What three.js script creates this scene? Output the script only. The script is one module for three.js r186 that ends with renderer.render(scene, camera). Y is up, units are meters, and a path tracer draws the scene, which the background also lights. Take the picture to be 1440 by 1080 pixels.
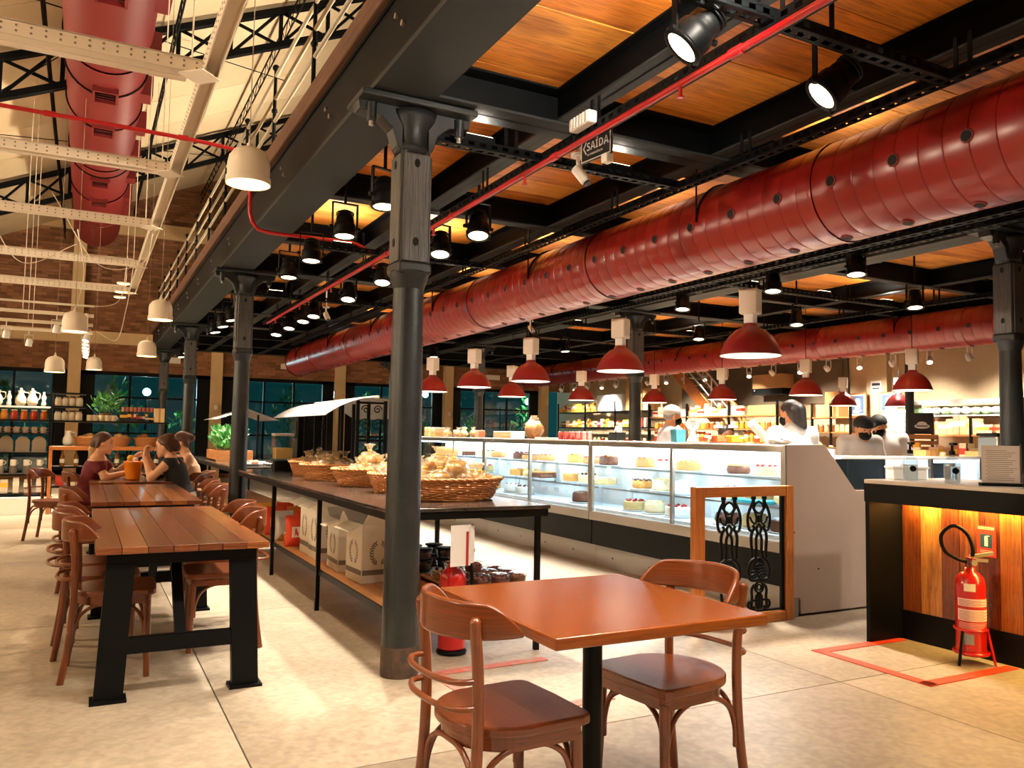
import * as THREE from 'three';
import { RoundedBoxGeometry } from 'three/addons/geometries/RoundedBoxGeometry.js';
import { mergeGeometries } from 'three/addons/utils/BufferGeometryUtils.js';
import { MarchingCubes } from 'three/addons/objects/MarchingCubes.js';
import { FontLoader } from 'three/addons/loaders/FontLoader.js';
import { TextGeometry } from 'three/addons/geometries/TextGeometry.js';
import { RectAreaLightUniformsLib } from 'three/addons/lights/RectAreaLightUniformsLib.js';

// ---------- camera, night sky, exposure ----------
const scene = new THREE.Scene();
const camera = new THREE.PerspectiveCamera(50.38, 4 / 3, 0.05, 200);
camera.rotation.order = 'YXZ';
camera.position.set(0, 1.3, 0);
camera.rotation.set(0.06356, -0.48073, 0.01681);
scene.add(camera);
scene.background = new THREE.Color().setRGB(0.005, 0.046, 0.049);
const renderer = new THREE.WebGLRenderer({ antialias: true });
renderer.toneMapping = THREE.LinearToneMapping;
renderer.toneMappingExposure = 1.1;
renderer.shadowMap.enabled = true;
RectAreaLightUniformsLib.init();
const WARM = new THREE.Color().setRGB(1, 0.8, 0.58), NEUT = new THREE.Color().setRGB(1, 0.88, 0.74), COOL = new THREE.Color().setRGB(0.72, 0.89, 1), AMBER = new THREE.Color().setRGB(1, 0.6, 0.16);
const POWER = { spot: 32, bell: 20, pendant: 34, track: 40, roof: 85, off: 17 };

// ---------- helpers ----------
const PI = Math.PI, V = (x, y, z) => new THREE.Vector3(x, y, z);
let seed = 7;
const rnd = () => { seed = (seed + 0x6D2B79F5) | 0; let t = Math.imul(seed ^ (seed >>> 15), 1 | seed); t = (t + Math.imul(t ^ (t >>> 7), 61 | t)) ^ t; return ((t ^ (t >>> 14)) >>> 0) / 4294967296; };
const rr = (a, b) => a + (b - a) * rnd(), pick = (a) => a[Math.floor(rnd() * a.length)];
const clean = (g) => { let h = g.index ? g.toNonIndexed() : g; for (const k of Object.keys(h.attributes)) if (!['position', 'normal', 'uv'].includes(k)) h.deleteAttribute(k); if (!h.attributes.normal) h.computeVertexNormals(); return h; };
const put = (g, x = 0, y = 0, z = 0, rx = 0, ry = 0, rz = 0) => { if (rx || ry || rz) g.applyMatrix4(new THREE.Matrix4().makeRotationFromEuler(new THREE.Euler(rx, ry, rz, 'YXZ'))); return g.translate(x, y, z); };
const bx = (w, h, d, x, y, z, rx, ry, rz) => put(clean(new THREE.BoxGeometry(w, h, d)), x, y, z, rx, ry, rz);
const rb = (w, h, d, r, x, y, z, rx, ry, rz) => put(clean(new RoundedBoxGeometry(w, h, d, 2, Math.min(r, w / 2.01, h / 2.01, d / 2.01))), x, y, z, rx, ry, rz);
const cyl = (rt, rbm, h, x, y, z, seg = 18, rx, ry, rz) => put(clean(new THREE.CylinderGeometry(rt, rbm, h, seg)), x, y, z, rx, ry, rz);
const sph = (r, x, y, z, sx = 1, sy = 1, sz = 1, seg = 14) => clean(new THREE.SphereGeometry(r, seg, Math.max(6, seg * 0.7 | 0))).scale(sx, sy, sz).translate(x, y, z);
const lathe = (pts, seg = 24, x = 0, y = 0, z = 0) => clean(new THREE.LatheGeometry(pts.map(([a, b]) => new THREE.Vector2(a, b)), seg)).translate(x, y, z);
const tube = (pts, r, seg = 20, rad = 6, closed = false) => clean(new THREE.TubeGeometry(new THREE.CatmullRomCurve3(pts.map((p) => V(...p)), closed), seg, r, rad, closed));
const torus = (R, r, x, y, z, rx, ry, rz, arc = PI * 2, a = 24, b = 8) => put(clean(new THREE.TorusGeometry(R, r, b, a, arc)), x, y, z, rx, ry, rz);
function between(g, a, b) { const A = V(...a), B = V(...b), d = B.clone().sub(A); const q = new THREE.Quaternion().setFromUnitVectors(V(0, 1, 0), d.clone().normalize()); return g.applyMatrix4(new THREE.Matrix4().compose(A.add(B).multiplyScalar(0.5), q, V(1, 1, 1))); }
const len = (a, b) => Math.hypot(a[0] - b[0], a[1] - b[1], a[2] - b[2]);
const rod = (a, b, r, r2 = r, seg = 8) => between(clean(new THREE.CylinderGeometry(r2, r, len(a, b), seg)), a, b);
const bar = (a, b, w, d = w) => between(clean(new THREE.BoxGeometry(w, len(a, b), d)), a, b);
const extr = (pts, depth, bevel = 0, holes = []) => { const s = new THREE.Shape(pts.map(([a, b]) => new THREE.Vector2(a, b))); for (const h of holes) s.holes.push(new THREE.Path(h.map(([a, b]) => new THREE.Vector2(a, b)))); return clean(new THREE.ExtrudeGeometry(s, { depth, bevelEnabled: bevel > 0, bevelSize: bevel, bevelThickness: bevel, bevelSegments: 2, curveSegments: 8 })); };
// uv in metres: box projection, u along the grain axis
function uvm(g, along) {
  const p = g.attributes.position, n = g.attributes.normal, uv = new Float32Array(p.count * 2), A = { x: 0, y: 1, z: 2 }, al = along ? A[along] : -1, ou = rnd() * 7, ov = rnd() * 7;
  for (let i = 0; i < p.count; i++) {
    const a = [Math.abs(n.getX(i)), Math.abs(n.getY(i)), Math.abs(n.getZ(i))], c = [p.getX(i), p.getY(i), p.getZ(i)];
    const m = a[1] >= a[0] && a[1] >= a[2] ? 1 : a[0] >= a[2] ? 0 : 2;
    let u = m === 0 ? 2 : 0, v = m === 1 ? 2 : 1;
    if (v === al) [u, v] = [v, u];
    uv[i * 2] = c[u] + ou; uv[i * 2 + 1] = c[v] + ov;
  }
  g.setAttribute('uv', new THREE.BufferAttribute(uv, 2));
  return g;
}
const geo = (list, along) => { const g = Array.isArray(list) ? (list.length > 1 ? mergeGeometries(list.map((x) => { x.deleteAttribute('uv'); return x; })) : list[0]) : list; return uvm(g, along); };
const taken = new Map();
const numbered = (n) => { const k = taken.get(n) ?? 0; taken.set(n, k + 1); return k ? n + '_' + String(k).padStart(3, '0') : n; };
function mk(name, g, m, parent, along) { const o = new THREE.Mesh(Array.isArray(g) || !g.userData.ready ? geo(g, along) : g, m); o.geometry.userData.ready = true; o.name = parent ? name : numbered(name); o.castShadow = o.receiveShadow = true; (parent ?? scene).add(o); return o; }
const ready = (list, along) => { const g = geo(list, along); g.userData.ready = true; return g; };
const at = (o, x, y, z, ry = 0) => { o.position.set(x, y, z); if (ry) o.rotation.y = ry; return o; };
function thing(name, label, category, pos = [0, 0, 0], turn = 0, group) { const o = new THREE.Group(); o.name = numbered(name); o.position.set(...pos); o.rotation.y = turn; o.userData = { label, category }; if (group) o.userData.group = group; scene.add(o); return o; }
function tag(o, label, category, group, kind) { Object.assign(o.userData, { label, category }); if (group) o.userData.group = group; if (kind) o.userData.kind = kind; return o; }
function one(name, g, m, label, category, pos, turn = 0, group, along) { const o = mk(name, g, m, null, along); tag(o, label, category, group); if (pos) o.position.set(...pos); o.rotation.y = turn; return o; }
function dup(o, pos, turn, label, group) { const c = o.clone(); c.name = numbered(o.name.replace(/_\d{3}$/, '')); c.userData = { ...o.userData }; if (label) c.userData.label = label; if (group) c.userData.group = group; c.position.set(...pos); c.rotation.y = turn; scene.add(c); return c; }
function setting(name, label, category) { const o = new THREE.Group(); o.name = name; o.userData = { kind: 'structure', label, category }; scene.add(o); return o; }
function spotLight(parent, color, I, pos, target, angle, penumbra = 0.6, radius = 2) { const l = new THREE.SpotLight(color, I, 0, angle, penumbra, 2); l.name = 'light'; l.position.set(...pos); l.target.position.set(...target); l.target.name = 'light_target'; l.castShadow = true; l.shadow.radius = radius; parent.add(l, l.target); return l; }
function rectLight(parent, color, I, w, h, pos, look) { const l = new THREE.RectAreaLight(color, I, w, h); l.name = 'light'; l.position.set(...pos); parent.add(l); parent.updateWorldMatrix(true, false); l.lookAt(parent.localToWorld(V(...look))); return l; }

// ---------- textures ----------
const lat = new Float32Array(65536); for (let i = 0; i < 65536; i++) lat[i] = rnd();
const vn = (x, y, px, py) => { const ix = Math.floor(x), iy = Math.floor(y), fx = x - ix, fy = y - iy, s = fx * fx * (3 - 2 * fx), t = fy * fy * (3 - 2 * fy), w = (a, b) => lat[(((a % px) + px) % px) + (((b % py) + py) % py) * 256]; return (w(ix, iy) * (1 - s) + w(ix + 1, iy) * s) * (1 - t) + (w(ix, iy + 1) * (1 - s) + w(ix + 1, iy + 1) * s) * t; };
const fbm = (u, v, fx, fy, o = 4) => { let s = 0, a = 0.5, n = 0; for (let i = 0; i < o; i++) { s += a * vn(u * fx, v * fy, fx, fy); n += a; a *= 0.5; fx = Math.min(256, fx * 2); fy = Math.min(256, fy * 2); } return s / n; };
function tex(w, h, f, metres, srgb = true) { const d = new Uint8Array(w * h * 4); for (let y = 0; y < h; y++) for (let x = 0; x < w; x++) { const c = f(x / w, y / h); const i = (y * w + x) * 4; d[i] = c[0]; d[i + 1] = c[1]; d[i + 2] = c[2]; d[i + 3] = 255; } const t = new THREE.DataTexture(d, w, h); t.wrapS = t.wrapT = THREE.RepeatWrapping; t.magFilter = THREE.LinearFilter; t.minFilter = THREE.LinearMipmapLinearFilter; if (srgb) t.colorSpace = THREE.SRGBColorSpace; t.repeat.set(1 / metres[0], 1 / metres[1]); t.needsUpdate = true; return t; }
const mixc = (a, b, k) => [0, 1, 2].map((i) => a[i] + (b[i] - a[i]) * k), cl = (c) => c.map((x) => Math.max(0, Math.min(255, x)));
const woodTex = (a, b, c, size, knots = 0.3) => tex(512, 256, (u, v) => { const w = fbm(u, v, 3, 6, 3) * 0.9, g = fbm(u, v + w * 0.1, 4, 60, 3), f = fbm(u, v, 16, 200, 2); let k = mixc(a, b, Math.min(1, Math.max(0, g * 1.5 - 0.25))); k = mixc(k, c, Math.max(0, f - 0.52) * 1.6 + Math.max(0, w - 0.55) * knots * 2); return cl(k); }, size);
const grain = tex(256, 256, (u, v) => { const g = fbm(u, v, 4, 90, 3) * 255; return [g, g, g]; }, [1.2, 0.5], false);
const cloudy = (a, b, size, fx = 6, det = 0.25) => tex(512, 512, (u, v) => { const k = fbm(u, v, fx, fx, 5), f = fbm(u, v, 120, 120, 2); return cl(mixc(a, b, Math.min(1, Math.max(0, (k - 0.5) * 1.25 + 0.5 + (f - 0.5) * det)))); }, size);
const mottle = tex(512, 512, (u, v) => { const g = 128 + (fbm(u, v, 10, 10, 5) - 0.5) * 150; return [g, g, g]; }, [4.1, 4.1], false);
const fine = tex(256, 256, (u, v) => { const g = fbm(u, v, 64, 64, 3) * 255; return [g, g, g]; }, [0.4, 0.4], false);
const rough = tex(256, 256, (u, v) => { const g = 90 + fbm(u, v, 8, 8, 5) * 150; return [g, g, g]; }, [2.2, 2.2], false);

// ---------- materials ----------
const std = (o) => new THREE.MeshStandardMaterial(o), phy = (o) => new THREE.MeshPhysicalMaterial(o);
const M = {
  slabs: [0, 1, 2].map((i) => std({ map: cloudy([[193, 179, 156], [187, 173, 151], [197, 184, 162]][i], [[143, 130, 110], [140, 127, 108], [149, 137, 117]][i], [3.1, 3.1], 5, 0.7), roughness: 0.4 })),
  joint: std({ color: 0x4a4438, roughness: 0.9 }),
  planks: [[[236, 154, 62], [208, 124, 42], [128, 68, 24]], [[240, 166, 74], [216, 138, 52], [140, 80, 30]], [[226, 140, 52], [194, 110, 36], [112, 56, 20]]].map((c) => std({ map: woodTex(...c, [1.9, 0.8], 1.6), roughness: 0.42, bumpMap: grain, bumpScale: 0.0012 })),
  steel: phy({ color: 0x0a0d0f, roughness: 0.55, specularIntensity: 0.2 }),
  steelGrey: phy({ color: 0x2b2f30, roughness: 0.6, specularIntensity: 0.4, bumpMap: fine, bumpScale: 0.0006 }),
  black: phy({ color: 0x07090a, roughness: 0.45, specularIntensity: 0.3 }),
  blackMatt: std({ color: 0x0c0d0d, roughness: 0.85 }),
  iron: std({ map: cloudy([50, 54, 55], [36, 40, 41], [0.9, 0.9], 8, 0.5), roughness: 0.42, metalness: 0.35, bumpMap: fine, bumpScale: 0.0008 }),
  ironPlate: std({ map: woodTex([98, 98, 96], [70, 71, 71], [44, 45, 46], [0.9, 0.35]), roughness: 0.45, metalness: 0.25, bumpMap: grain, bumpScale: 0.002 }),
  rust: std({ map: cloudy([92, 66, 48], [54, 46, 40], [0.25, 0.25], 8, 0.7), roughness: 0.8, bumpMap: fine, bumpScale: 0.001 }),
  timber: std({ map: woodTex([112, 74, 46], [84, 54, 34], [44, 28, 20], [1.6, 0.5]), roughness: 0.8, bumpMap: grain, bumpScale: 0.003 }),
  duct: phy({ color: 0x84130f, roughness: 0.28, clearcoat: 0.35, clearcoatRoughness: 0.3 }),
  ductDull: std({ color: 0x741c1a, roughness: 0.5 }),
  pipe: std({ color: 0xb4161a, roughness: 0.35 }),
  cream: std({ map: cloudy([222, 192, 146], [208, 178, 132], [2, 2], 6, 0.2), roughness: 0.85 }),
  roof: [std({ map: cloudy([236, 218, 182], [224, 204, 166], [3, 3], 4, 0.1), roughness: 0.8 }), std({ map: cloudy([230, 211, 174], [220, 199, 160], [3, 3], 4, 0.1), roughness: 0.8 })],
  rail: std({ color: 0xb9ad94, roughness: 0.5 }),
  frameWhite: std({ color: 0xe9dcc6, roughness: 0.5 }),
  mortar: std({ map: cloudy([150, 112, 78], [122, 90, 62], [1.5, 1.5], 8, 0.5), roughness: 0.95 }),
  brick: std({ color: 0xffffff, roughness: 0.92, bumpMap: fine, bumpScale: 0.002 }),
  concrete: std({ map: cloudy([204, 184, 150], [172, 152, 120], [4, 4], 5, 0.3), roughness: 0.8, bumpMap: fine, bumpScale: 0.0008 }),
  concreteDark: std({ map: cloudy([112, 98, 78], [84, 73, 58], [3, 3], 5, 0.3), roughness: 0.85 }),
  wallPlain: std({ map: cloudy([206, 186, 156], [190, 170, 140], [3, 3], 5, 0.2), roughness: 0.85 }),
  pane: phy({ color: 0xcfe0e0, transmission: 1, roughness: 0.03, thickness: 0, ior: 1.5 }),
  glass: phy({ color: 0xf4fbff, transmission: 1, roughness: 0.02, thickness: 0, ior: 1.45 }),
  frosted: phy({ color: 0x625c52, transmission: 0.4, roughness: 0.9, thickness: 0 }),
  tableWood: [[[132, 72, 36], [104, 54, 26], [62, 30, 15]], [[160, 98, 48], [126, 72, 34], [80, 42, 20]], [[116, 60, 30], [92, 46, 22], [54, 26, 14]]].map((c) => phy({ map: woodTex(...c, [1.1, 0.42]), roughness: 0.24, clearcoat: 0.35, clearcoatRoughness: 0.2, bumpMap: grain, bumpScale: 0.0003 })),
  smallTop: phy({ map: woodTex([136, 68, 20], [122, 58, 16], [98, 44, 11], [1.4, 0.7], 0.15), roughness: 0.2, clearcoat: 0.35, clearcoatRoughness: 0.16 }),
  chair: phy({ map: woodTex([126, 62, 24], [104, 48, 17], [74, 33, 11], [0.9, 0.3], 0.15), roughness: 0.3, clearcoat: 0.3, clearcoatRoughness: 0.18 }),
  shelfWood: std({ map: woodTex([192, 132, 76], [160, 104, 56], [110, 66, 34], [1.3, 0.4]), roughness: 0.4 }),
  frameWood: std({ map: woodTex([196, 124, 58], [168, 98, 42], [120, 64, 26], [1, 0.3]), roughness: 0.38 }),
  barWood: [[[176, 108, 48], [146, 82, 34], [84, 42, 18]], [[150, 80, 36], [118, 58, 26], [66, 30, 14]], [[206, 146, 72], [176, 114, 50], [110, 62, 28]], [[172, 98, 44], [136, 70, 30], [60, 30, 16]], [[128, 64, 30], [96, 46, 22], [46, 22, 12]]].map((c) => phy({ map: woodTex(...c, [0.9, 0.28], 1.4), roughness: 0.25, clearcoat: 0.4, clearcoatRoughness: 0.2 })),
  stone: phy({ map: cloudy([86, 76, 66], [34, 32, 31], [0.6, 0.6], 10, 0.7), roughness: 0.12, clearcoat: 0.3 }),
  inox: std({ color: 0xb9b6b0, roughness: 0.3, metalness: 0.9 }),
  caseGrey: std({ color: 0xa9a49d, roughness: 0.45, metalness: 0.2 }),
  white: std({ color: 0xf0efec, roughness: 0.45 }),
  cardWhite: std({ color: 0xece4d6, roughness: 0.75 }),
  taupe: std({ color: 0xa08c7e, roughness: 0.5 }),
  counterTop: std({ color: 0xd8d0c4, roughness: 0.25 }),
  red: phy({ color: 0xc01414, roughness: 0.28, clearcoat: 0.6, clearcoatRoughness: 0.12 }),
  shade: phy({ color: 0x8c1a1e, roughness: 0.4, clearcoat: 0.3, clearcoatRoughness: 0.3 }),
  tape: std({ color: 0xd8401c, roughness: 0.55 }),
  tapeWorn: std({ map: cloudy([206, 92, 78], [188, 150, 138], [0.3, 0.3], 8, 0.8), roughness: 0.6 }),
  skin: std({ color: 0xd99a72, roughness: 0.55 }), skinLight: std({ color: 0xe6b490, roughness: 0.55 }),
  hairDark: std({ color: 0x1a1210, roughness: 0.5 }), hairBrown: std({ color: 0x4a2a18, roughness: 0.55 }), hairBlonde: std({ color: 0xc8a878, roughness: 0.55 }),
  wicker: std({ map: woodTex([206, 140, 72], [170, 102, 46], [104, 56, 24], [0.3, 0.1]), roughness: 0.6 }),
  leaf: [0x3f8f3a, 0x58a84a, 0x2f7434].map((c) => phy({ color: c, roughness: 0.6, transmission: 0.3, thickness: 0 })),
  lens: std({ color: 0xfff4e0, emissive: 0xffe6bc, emissiveIntensity: 7, roughness: 0.4 }),
  glowBell: std({ color: 0xfff0d8, emissive: 0xffd69a, emissiveIntensity: 2.2, roughness: 0.6 }),
  glowPend: std({ color: 0xffffff, emissive: 0xfff0e0, emissiveIntensity: 1.6, roughness: 0.6 }),
  glowCase: std({ color: 0xffffff, emissive: 0xdff0ff, emissiveIntensity: 5, roughness: 0.5 }),
  glowStrip: std({ color: 0xffd890, emissive: 0xffb040, emissiveIntensity: 6, roughness: 0.5 }),
};
const C = (hex, r = 0.6, extra = {}) => std({ color: hex, roughness: r, ...extra });
function canvasMat(w, h, draw, o = {}) { const c = document.createElement('canvas'); c.width = w; c.height = h; draw(c.getContext('2d'), w, h); const t = new THREE.CanvasTexture(c); t.colorSpace = THREE.SRGBColorSpace; return std({ map: t, roughness: 0.6, ...o }); }
// flat printed panel with its own 0..1 uv, facing +z
function printed(name, w, h, mat, parent, x, y, z, ry = 0, rx = 0) { const g = clean(new THREE.PlaneGeometry(w, h)); g.userData.ready = true; const o = new THREE.Mesh(g, mat); o.name = parent ? name : numbered(name); o.position.set(x, y, z); o.rotation.set(rx, ry, 0, 'YXZ'); o.castShadow = o.receiveShadow = true; (parent ?? scene).add(o); return o; }
// ================= THE ROOM =================
const CA = 1.57, CB = 7.05, CZ = [-4.28, -9.73, -15.1, -20.4];
// floor: polished concrete slabs with saw-cut joints
{
  const fl = setting('floor', 'polished concrete slab floor with thin saw-cut joints', 'floor');
  mk('bed', bx(24.6, 0.14, 32, 3.5, -0.135, -9.6), M.joint, fl);
  const xs = [-8.6, -5.49, -2.43, 0.63, 3.69, 6.75, 9.81, 12.87, 15.4], zs = []; for (let z = 6.01; z > -26; z -= 3.06) zs.push(z);
  for (let i = 0; i < xs.length - 1; i++) for (let j = 0; j < zs.length - 1; j++) {
    const x0 = xs[i], x1 = xs[i + 1], z1 = zs[j], z0 = Math.max(zs[j + 1], -24.4), g = 0.0035;
    const m = M.slabs[(i + j * 2) % 3];
    mk('slab', bx(x1 - x0 - 2 * g, 0.06, z1 - z0 - 2 * g, (x0 + x1) / 2, -0.03, (z0 + z1) / 2), m, fl);
  }
}
// red floor tape
for (const [lab, mat, segs] of [
  ['red tape rectangle on the floor round the fire extinguisher by the bar', M.tape, [[[4.06, -3.67], [4.86, -3.67]], [[4.1, -3.71], [4.1, -2.9]], [[4.06, -2.94], [4.86, -2.94]]]],
  ['worn red tape rectangle on the floor beside the cast iron column', M.tapeWorn, [[[1.72, -4.2], [2.45, -4.22]], [[1.75, -4.2], [1.78, -3.42]], [[1.78, -3.45], [2.4, -3.47]]]]]) {
  const t = thing('floor_tape', lab, 'floor tape');
  for (const [[ax, az], [cx, cz]] of segs) mk('strip', bx(Math.hypot(cx - ax, cz - az), 0.003, 0.075, (ax + cx) / 2, 0.003, (az + cz) / 2, 0, Math.atan2(-(cz - az), cx - ax)), mat, t);
}
// back wall: glazing between cream pilasters, brick above
{
  const w = setting('wall_back', 'brick back wall with cream pilasters above tall dark windows', 'wall');
  mk('backing', [bx(23.4, 8.2, 0.28, 3.2, 6.93, -24.18), bx(23.4, 0.12, 0.28, 3.2, 0.06, -24.18)], M.mortar, w);
  const P = [-7.3, -3.8, -0.3, 3.2, 6.7, 10.2, 13.7];
  for (const x of P) mk('pilaster', rb(0.3, 6.5, 0.2, 0.015, x, 3.25, -23.95), M.cream, w);
  for (const x of P.slice(0, -1)) { mk('band', rb(3.2, 0.32, 0.14, 0.01, x + 1.75, 3.7, -23.98), M.cream, w); mk('band', rb(3.2, 0.4, 0.14, 0.01, x + 1.75, 6.7, -23.98), M.cream, w); }
  // bricks, a few pixels each: laid as real bricks, joined
  const g = bx(0.235, 0.066, 0.05), bricks = []; uvm(g);
  for (let r = 0; r < 66; r++) { const y = 2.88 + r * 0.078; for (let c = 0; c < 82; c++) { const x = -6.6 + c * 0.248 + (r % 2) * 0.124; if (x > 13.6 || y > 7.05 + 0.44 * x) continue; bricks.push([x, y]); } }
  const im = new THREE.InstancedMesh(g, M.brick, bricks.length), mt = new THREE.Matrix4(), col = new THREE.Color();
  bricks.forEach(([x, y], i) => { mt.makeTranslation(x + rr(-0.003, 0.003), y, -24.04 + rr(-0.006, 0.006)); im.setMatrixAt(i, mt); const k = rnd(), s = 0.75 + 0.5 * rnd(); col.setRGB((0.2 + 0.12 * k) * s, (0.088 + 0.06 * k) * s, (0.038 + 0.034 * k) * s); im.setColorAt(i, col); });
  im.name = 'bricks'; im.userData.kind = 'stuff'; im.castShadow = im.receiveShadow = true; w.add(im);
  // windows
  let n = 0;
  for (let i = 0; i < P.length - 1; i++) {
    const x0 = P[i] + 0.15, x1 = P[i + 1] - 0.15, o = setting('window_' + (++n), 'tall dark steel window in the brick back wall', 'window'), F = [], wd = (x1 - x0) / 4;
    F.push(bx(x1 - x0, 0.1, 0.1, (x0 + x1) / 2, 2.78, -24.1), bx(x1 - x0, 0.1, 0.1, (x0 + x1) / 2, 0.17, -24.1), bx(0.34, 2.7, 0.1, x0 + 0.17, 1.48, -24.1), bx(0.34, 2.7, 0.1, x1 - 0.17, 1.48, -24.1));
    mk('window_frame', F, M.black, o);
    const ys = [0.22, 1.2, 2.15, 2.73], px = [x0 + 0.34, x0 + 0.34 + (x1 - x0 - 0.68) / 3, x0 + 0.34 + (x1 - x0 - 0.68) * 2 / 3, x1 - 0.34];
    for (const x of px.slice(1, 3)) mk('mullion', bx(0.06, 2.52, 0.07, x, 1.475, -24.1), M.black, o);
    for (const y of ys.slice(1, 3)) mk('transom', bx(x1 - x0 - 0.68, 0.05, 0.06, (x0 + x1) / 2, y, -24.1), M.black, o);
    for (let a = 0; a < 3; a++) for (let b = 0; b < 3; b++) mk('pane', bx(px[a + 1] - px[a] - 0.05, ys[b + 1] - ys[b] - 0.04, 0.006, (px[a] + px[a + 1]) / 2, (ys[b] + ys[b + 1]) / 2, -24.1), M.pane, o);
  }
}
{ const w = setting('wall_right', 'bare concrete wall behind the shop shelves', 'wall'); mk('wall_face', bx(0.3, 11, 31, 14.95, 5.4, -9.4), M.concrete, w); mk('dark_panel', bx(0.05, 1.5, 5.6, 14.77, 2.9, -15.2), M.concreteDark, w); mk('pier', rb(0.16, 3.3, 0.5, 0.01, 14.74, 1.65, -11.6), M.concrete, w); }
{ const w = setting('wall_left', 'plain painted side wall', 'wall'); mk('wall_face', bx(0.3, 8, 31, -8.5, 3.9, -9.4), M.wallPlain, w); }
{ const w = setting('wall_front', 'plain painted wall behind the seating area', 'wall'); mk('wall_face', bx(23.6, 12, 0.3, 3.2, 5.9, 5.6), M.wallPlain, w); }
// pitched roof with cream panels
{
  const r = setting('roof', 'cream boarded pitched roof', 'ceiling'), a = Math.atan(0.44);
  for (let k = 0; k < 20; k++) { const z = 5.3 - k * 1.55; mk('panel', rb(17.6, 0.05, 1.53, 0.008, -0.6, 7.08 + 0.44 * -0.6 + 0.0, z - 0.775, 0, 0, a), M.roof[k % 2], r, 'x'); }
  mk('roof_deck', bx(17.8, 0.12, 31.4, -0.6, 7.18 + 0.44 * -0.6, -9.6, 0, 0, a), M.wallPlain, r);
  mk('roof_deck', bx(8.9, 0.12, 31.4, 11.2, 8.95, -9.6, 0, 0, -a), M.wallPlain, r);
}
// black lattice roof trusses
for (const [z, lab] of [[-6.9, 'black steel lattice roof truss, the first over the seating'], [-13, 'black steel lattice roof truss crossing above the red vented duct'], [-19.2, 'black steel lattice roof truss next to the brick wall']]) {
  const t = thing('roof_truss', lab, 'truss', [0, 0, z], 0, 'roof trusses'), Y = (x) => 6.93 + 0.44 * x, x0 = -8, x1 = 7, D = 0.56, n = 20, dx = (x1 - x0) / n;
  mk('top_chord', bar([x0, Y(x0), 0], [x1, Y(x1), 0], 0.09, 0.12), M.steel, t); mk('bottom_chord', bar([x0, Y(x0) - D, 0], [x1, Y(x1) - D, 0], 0.09, 0.12), M.steel, t);
  for (let i = 0; i < n; i++) { const a = x0 + i * dx, b = a + dx; mk('lacing_bar', bar([a, Y(a) - D, 0.03], [b, Y(b), 0.03], 0.045, 0.03), M.steel, t); mk('lacing_bar', bar([a, Y(a), -0.03], [b, Y(b) - D, -0.03], 0.045, 0.03), M.steel, t); mk('lacing_bar', bar([a, Y(a), 0], [a, Y(a) - D, 0], 0.06, 0.04), M.steel, t); }
}
// light lattice purlins along the roof
for (const x of [-0.66, 0.92, 2.6]) {
  const y = 6.75 + 0.44 * x, t = thing('lattice_purlin', 'thin black lattice purlin running along the cream roof', 'purlin', [x, y, 0], 0, 'lattice purlins'), L = [];
  mk('chord', rod([0, 0, 4], [0, 0, -24], 0.014), M.steel, t); mk('chord', rod([0, -0.24, 4], [0, -0.24, -24], 0.014), M.steel, t);
  for (let z = 4, i = 0; z > -23.8; z -= 0.22, i++) L.push(rod([0, i % 2 ? 0 : -0.24, z], [0, i % 2 ? -0.24 : 0, z - 0.22], 0.007, 0.007, 5));
  mk('lacing', L, M.steel, t);
}
// thin roof cables
for (const [a, b] of [[[-3.5, 5.35, -8], [3.2, 8.2, -16]], [[-3.5, 5.3, -16.5], [3.2, 8.2, -8.6]], [[-3, 5.5, -14], [3.4, 8.3, -21.5]]]) one('tie_rod', rod(a, b, 0.009, 0.009, 6), M.steel, 'thin diagonal tie rod under the cream roof', 'tie rod', null, 0, 'roof tie rods');

// ---------- mezzanine deck ----------
{
  const c = setting('ceiling', 'orange timber plank underside of the mezzanine deck', 'ceiling');
  const W = 0.34, variants = [0, 1, 2].map((k) => ready(rb(2.62, 0.04, W - 0.004, 0.004, 0, 0, 0), 'x'));
  let cnt = 0;
  for (let r = 0; r < 66; r++) { const z = 1.6 - r * W; for (let q = 0; q < 5; q++) { const x = 2.66 + q * 2.63 + (r % 2 ? 0.3 : -0.3) * (q > 0 && q < 4 ? 1 : 0); const o = mk('plank', variants[(r + q) % 3], M.planks[Math.floor(rnd() * 3)], c); o.position.set(x, 3.39 + rr(0, 0.004), z); cnt++; if (cnt > 298) break; } if (cnt > 298) break; }
  mk('deck_top', bx(13.4, 0.14, 26.2, 8.1, 3.5, -7.6), M.timber, c);
  const end = 1.6 - 60 * W; mk('far_planks', bx(13.2, 0.04, 1.6, 8.0, 3.392, -19.4), M.planks[2], c).userData.kind = 'stuff';
}
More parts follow.
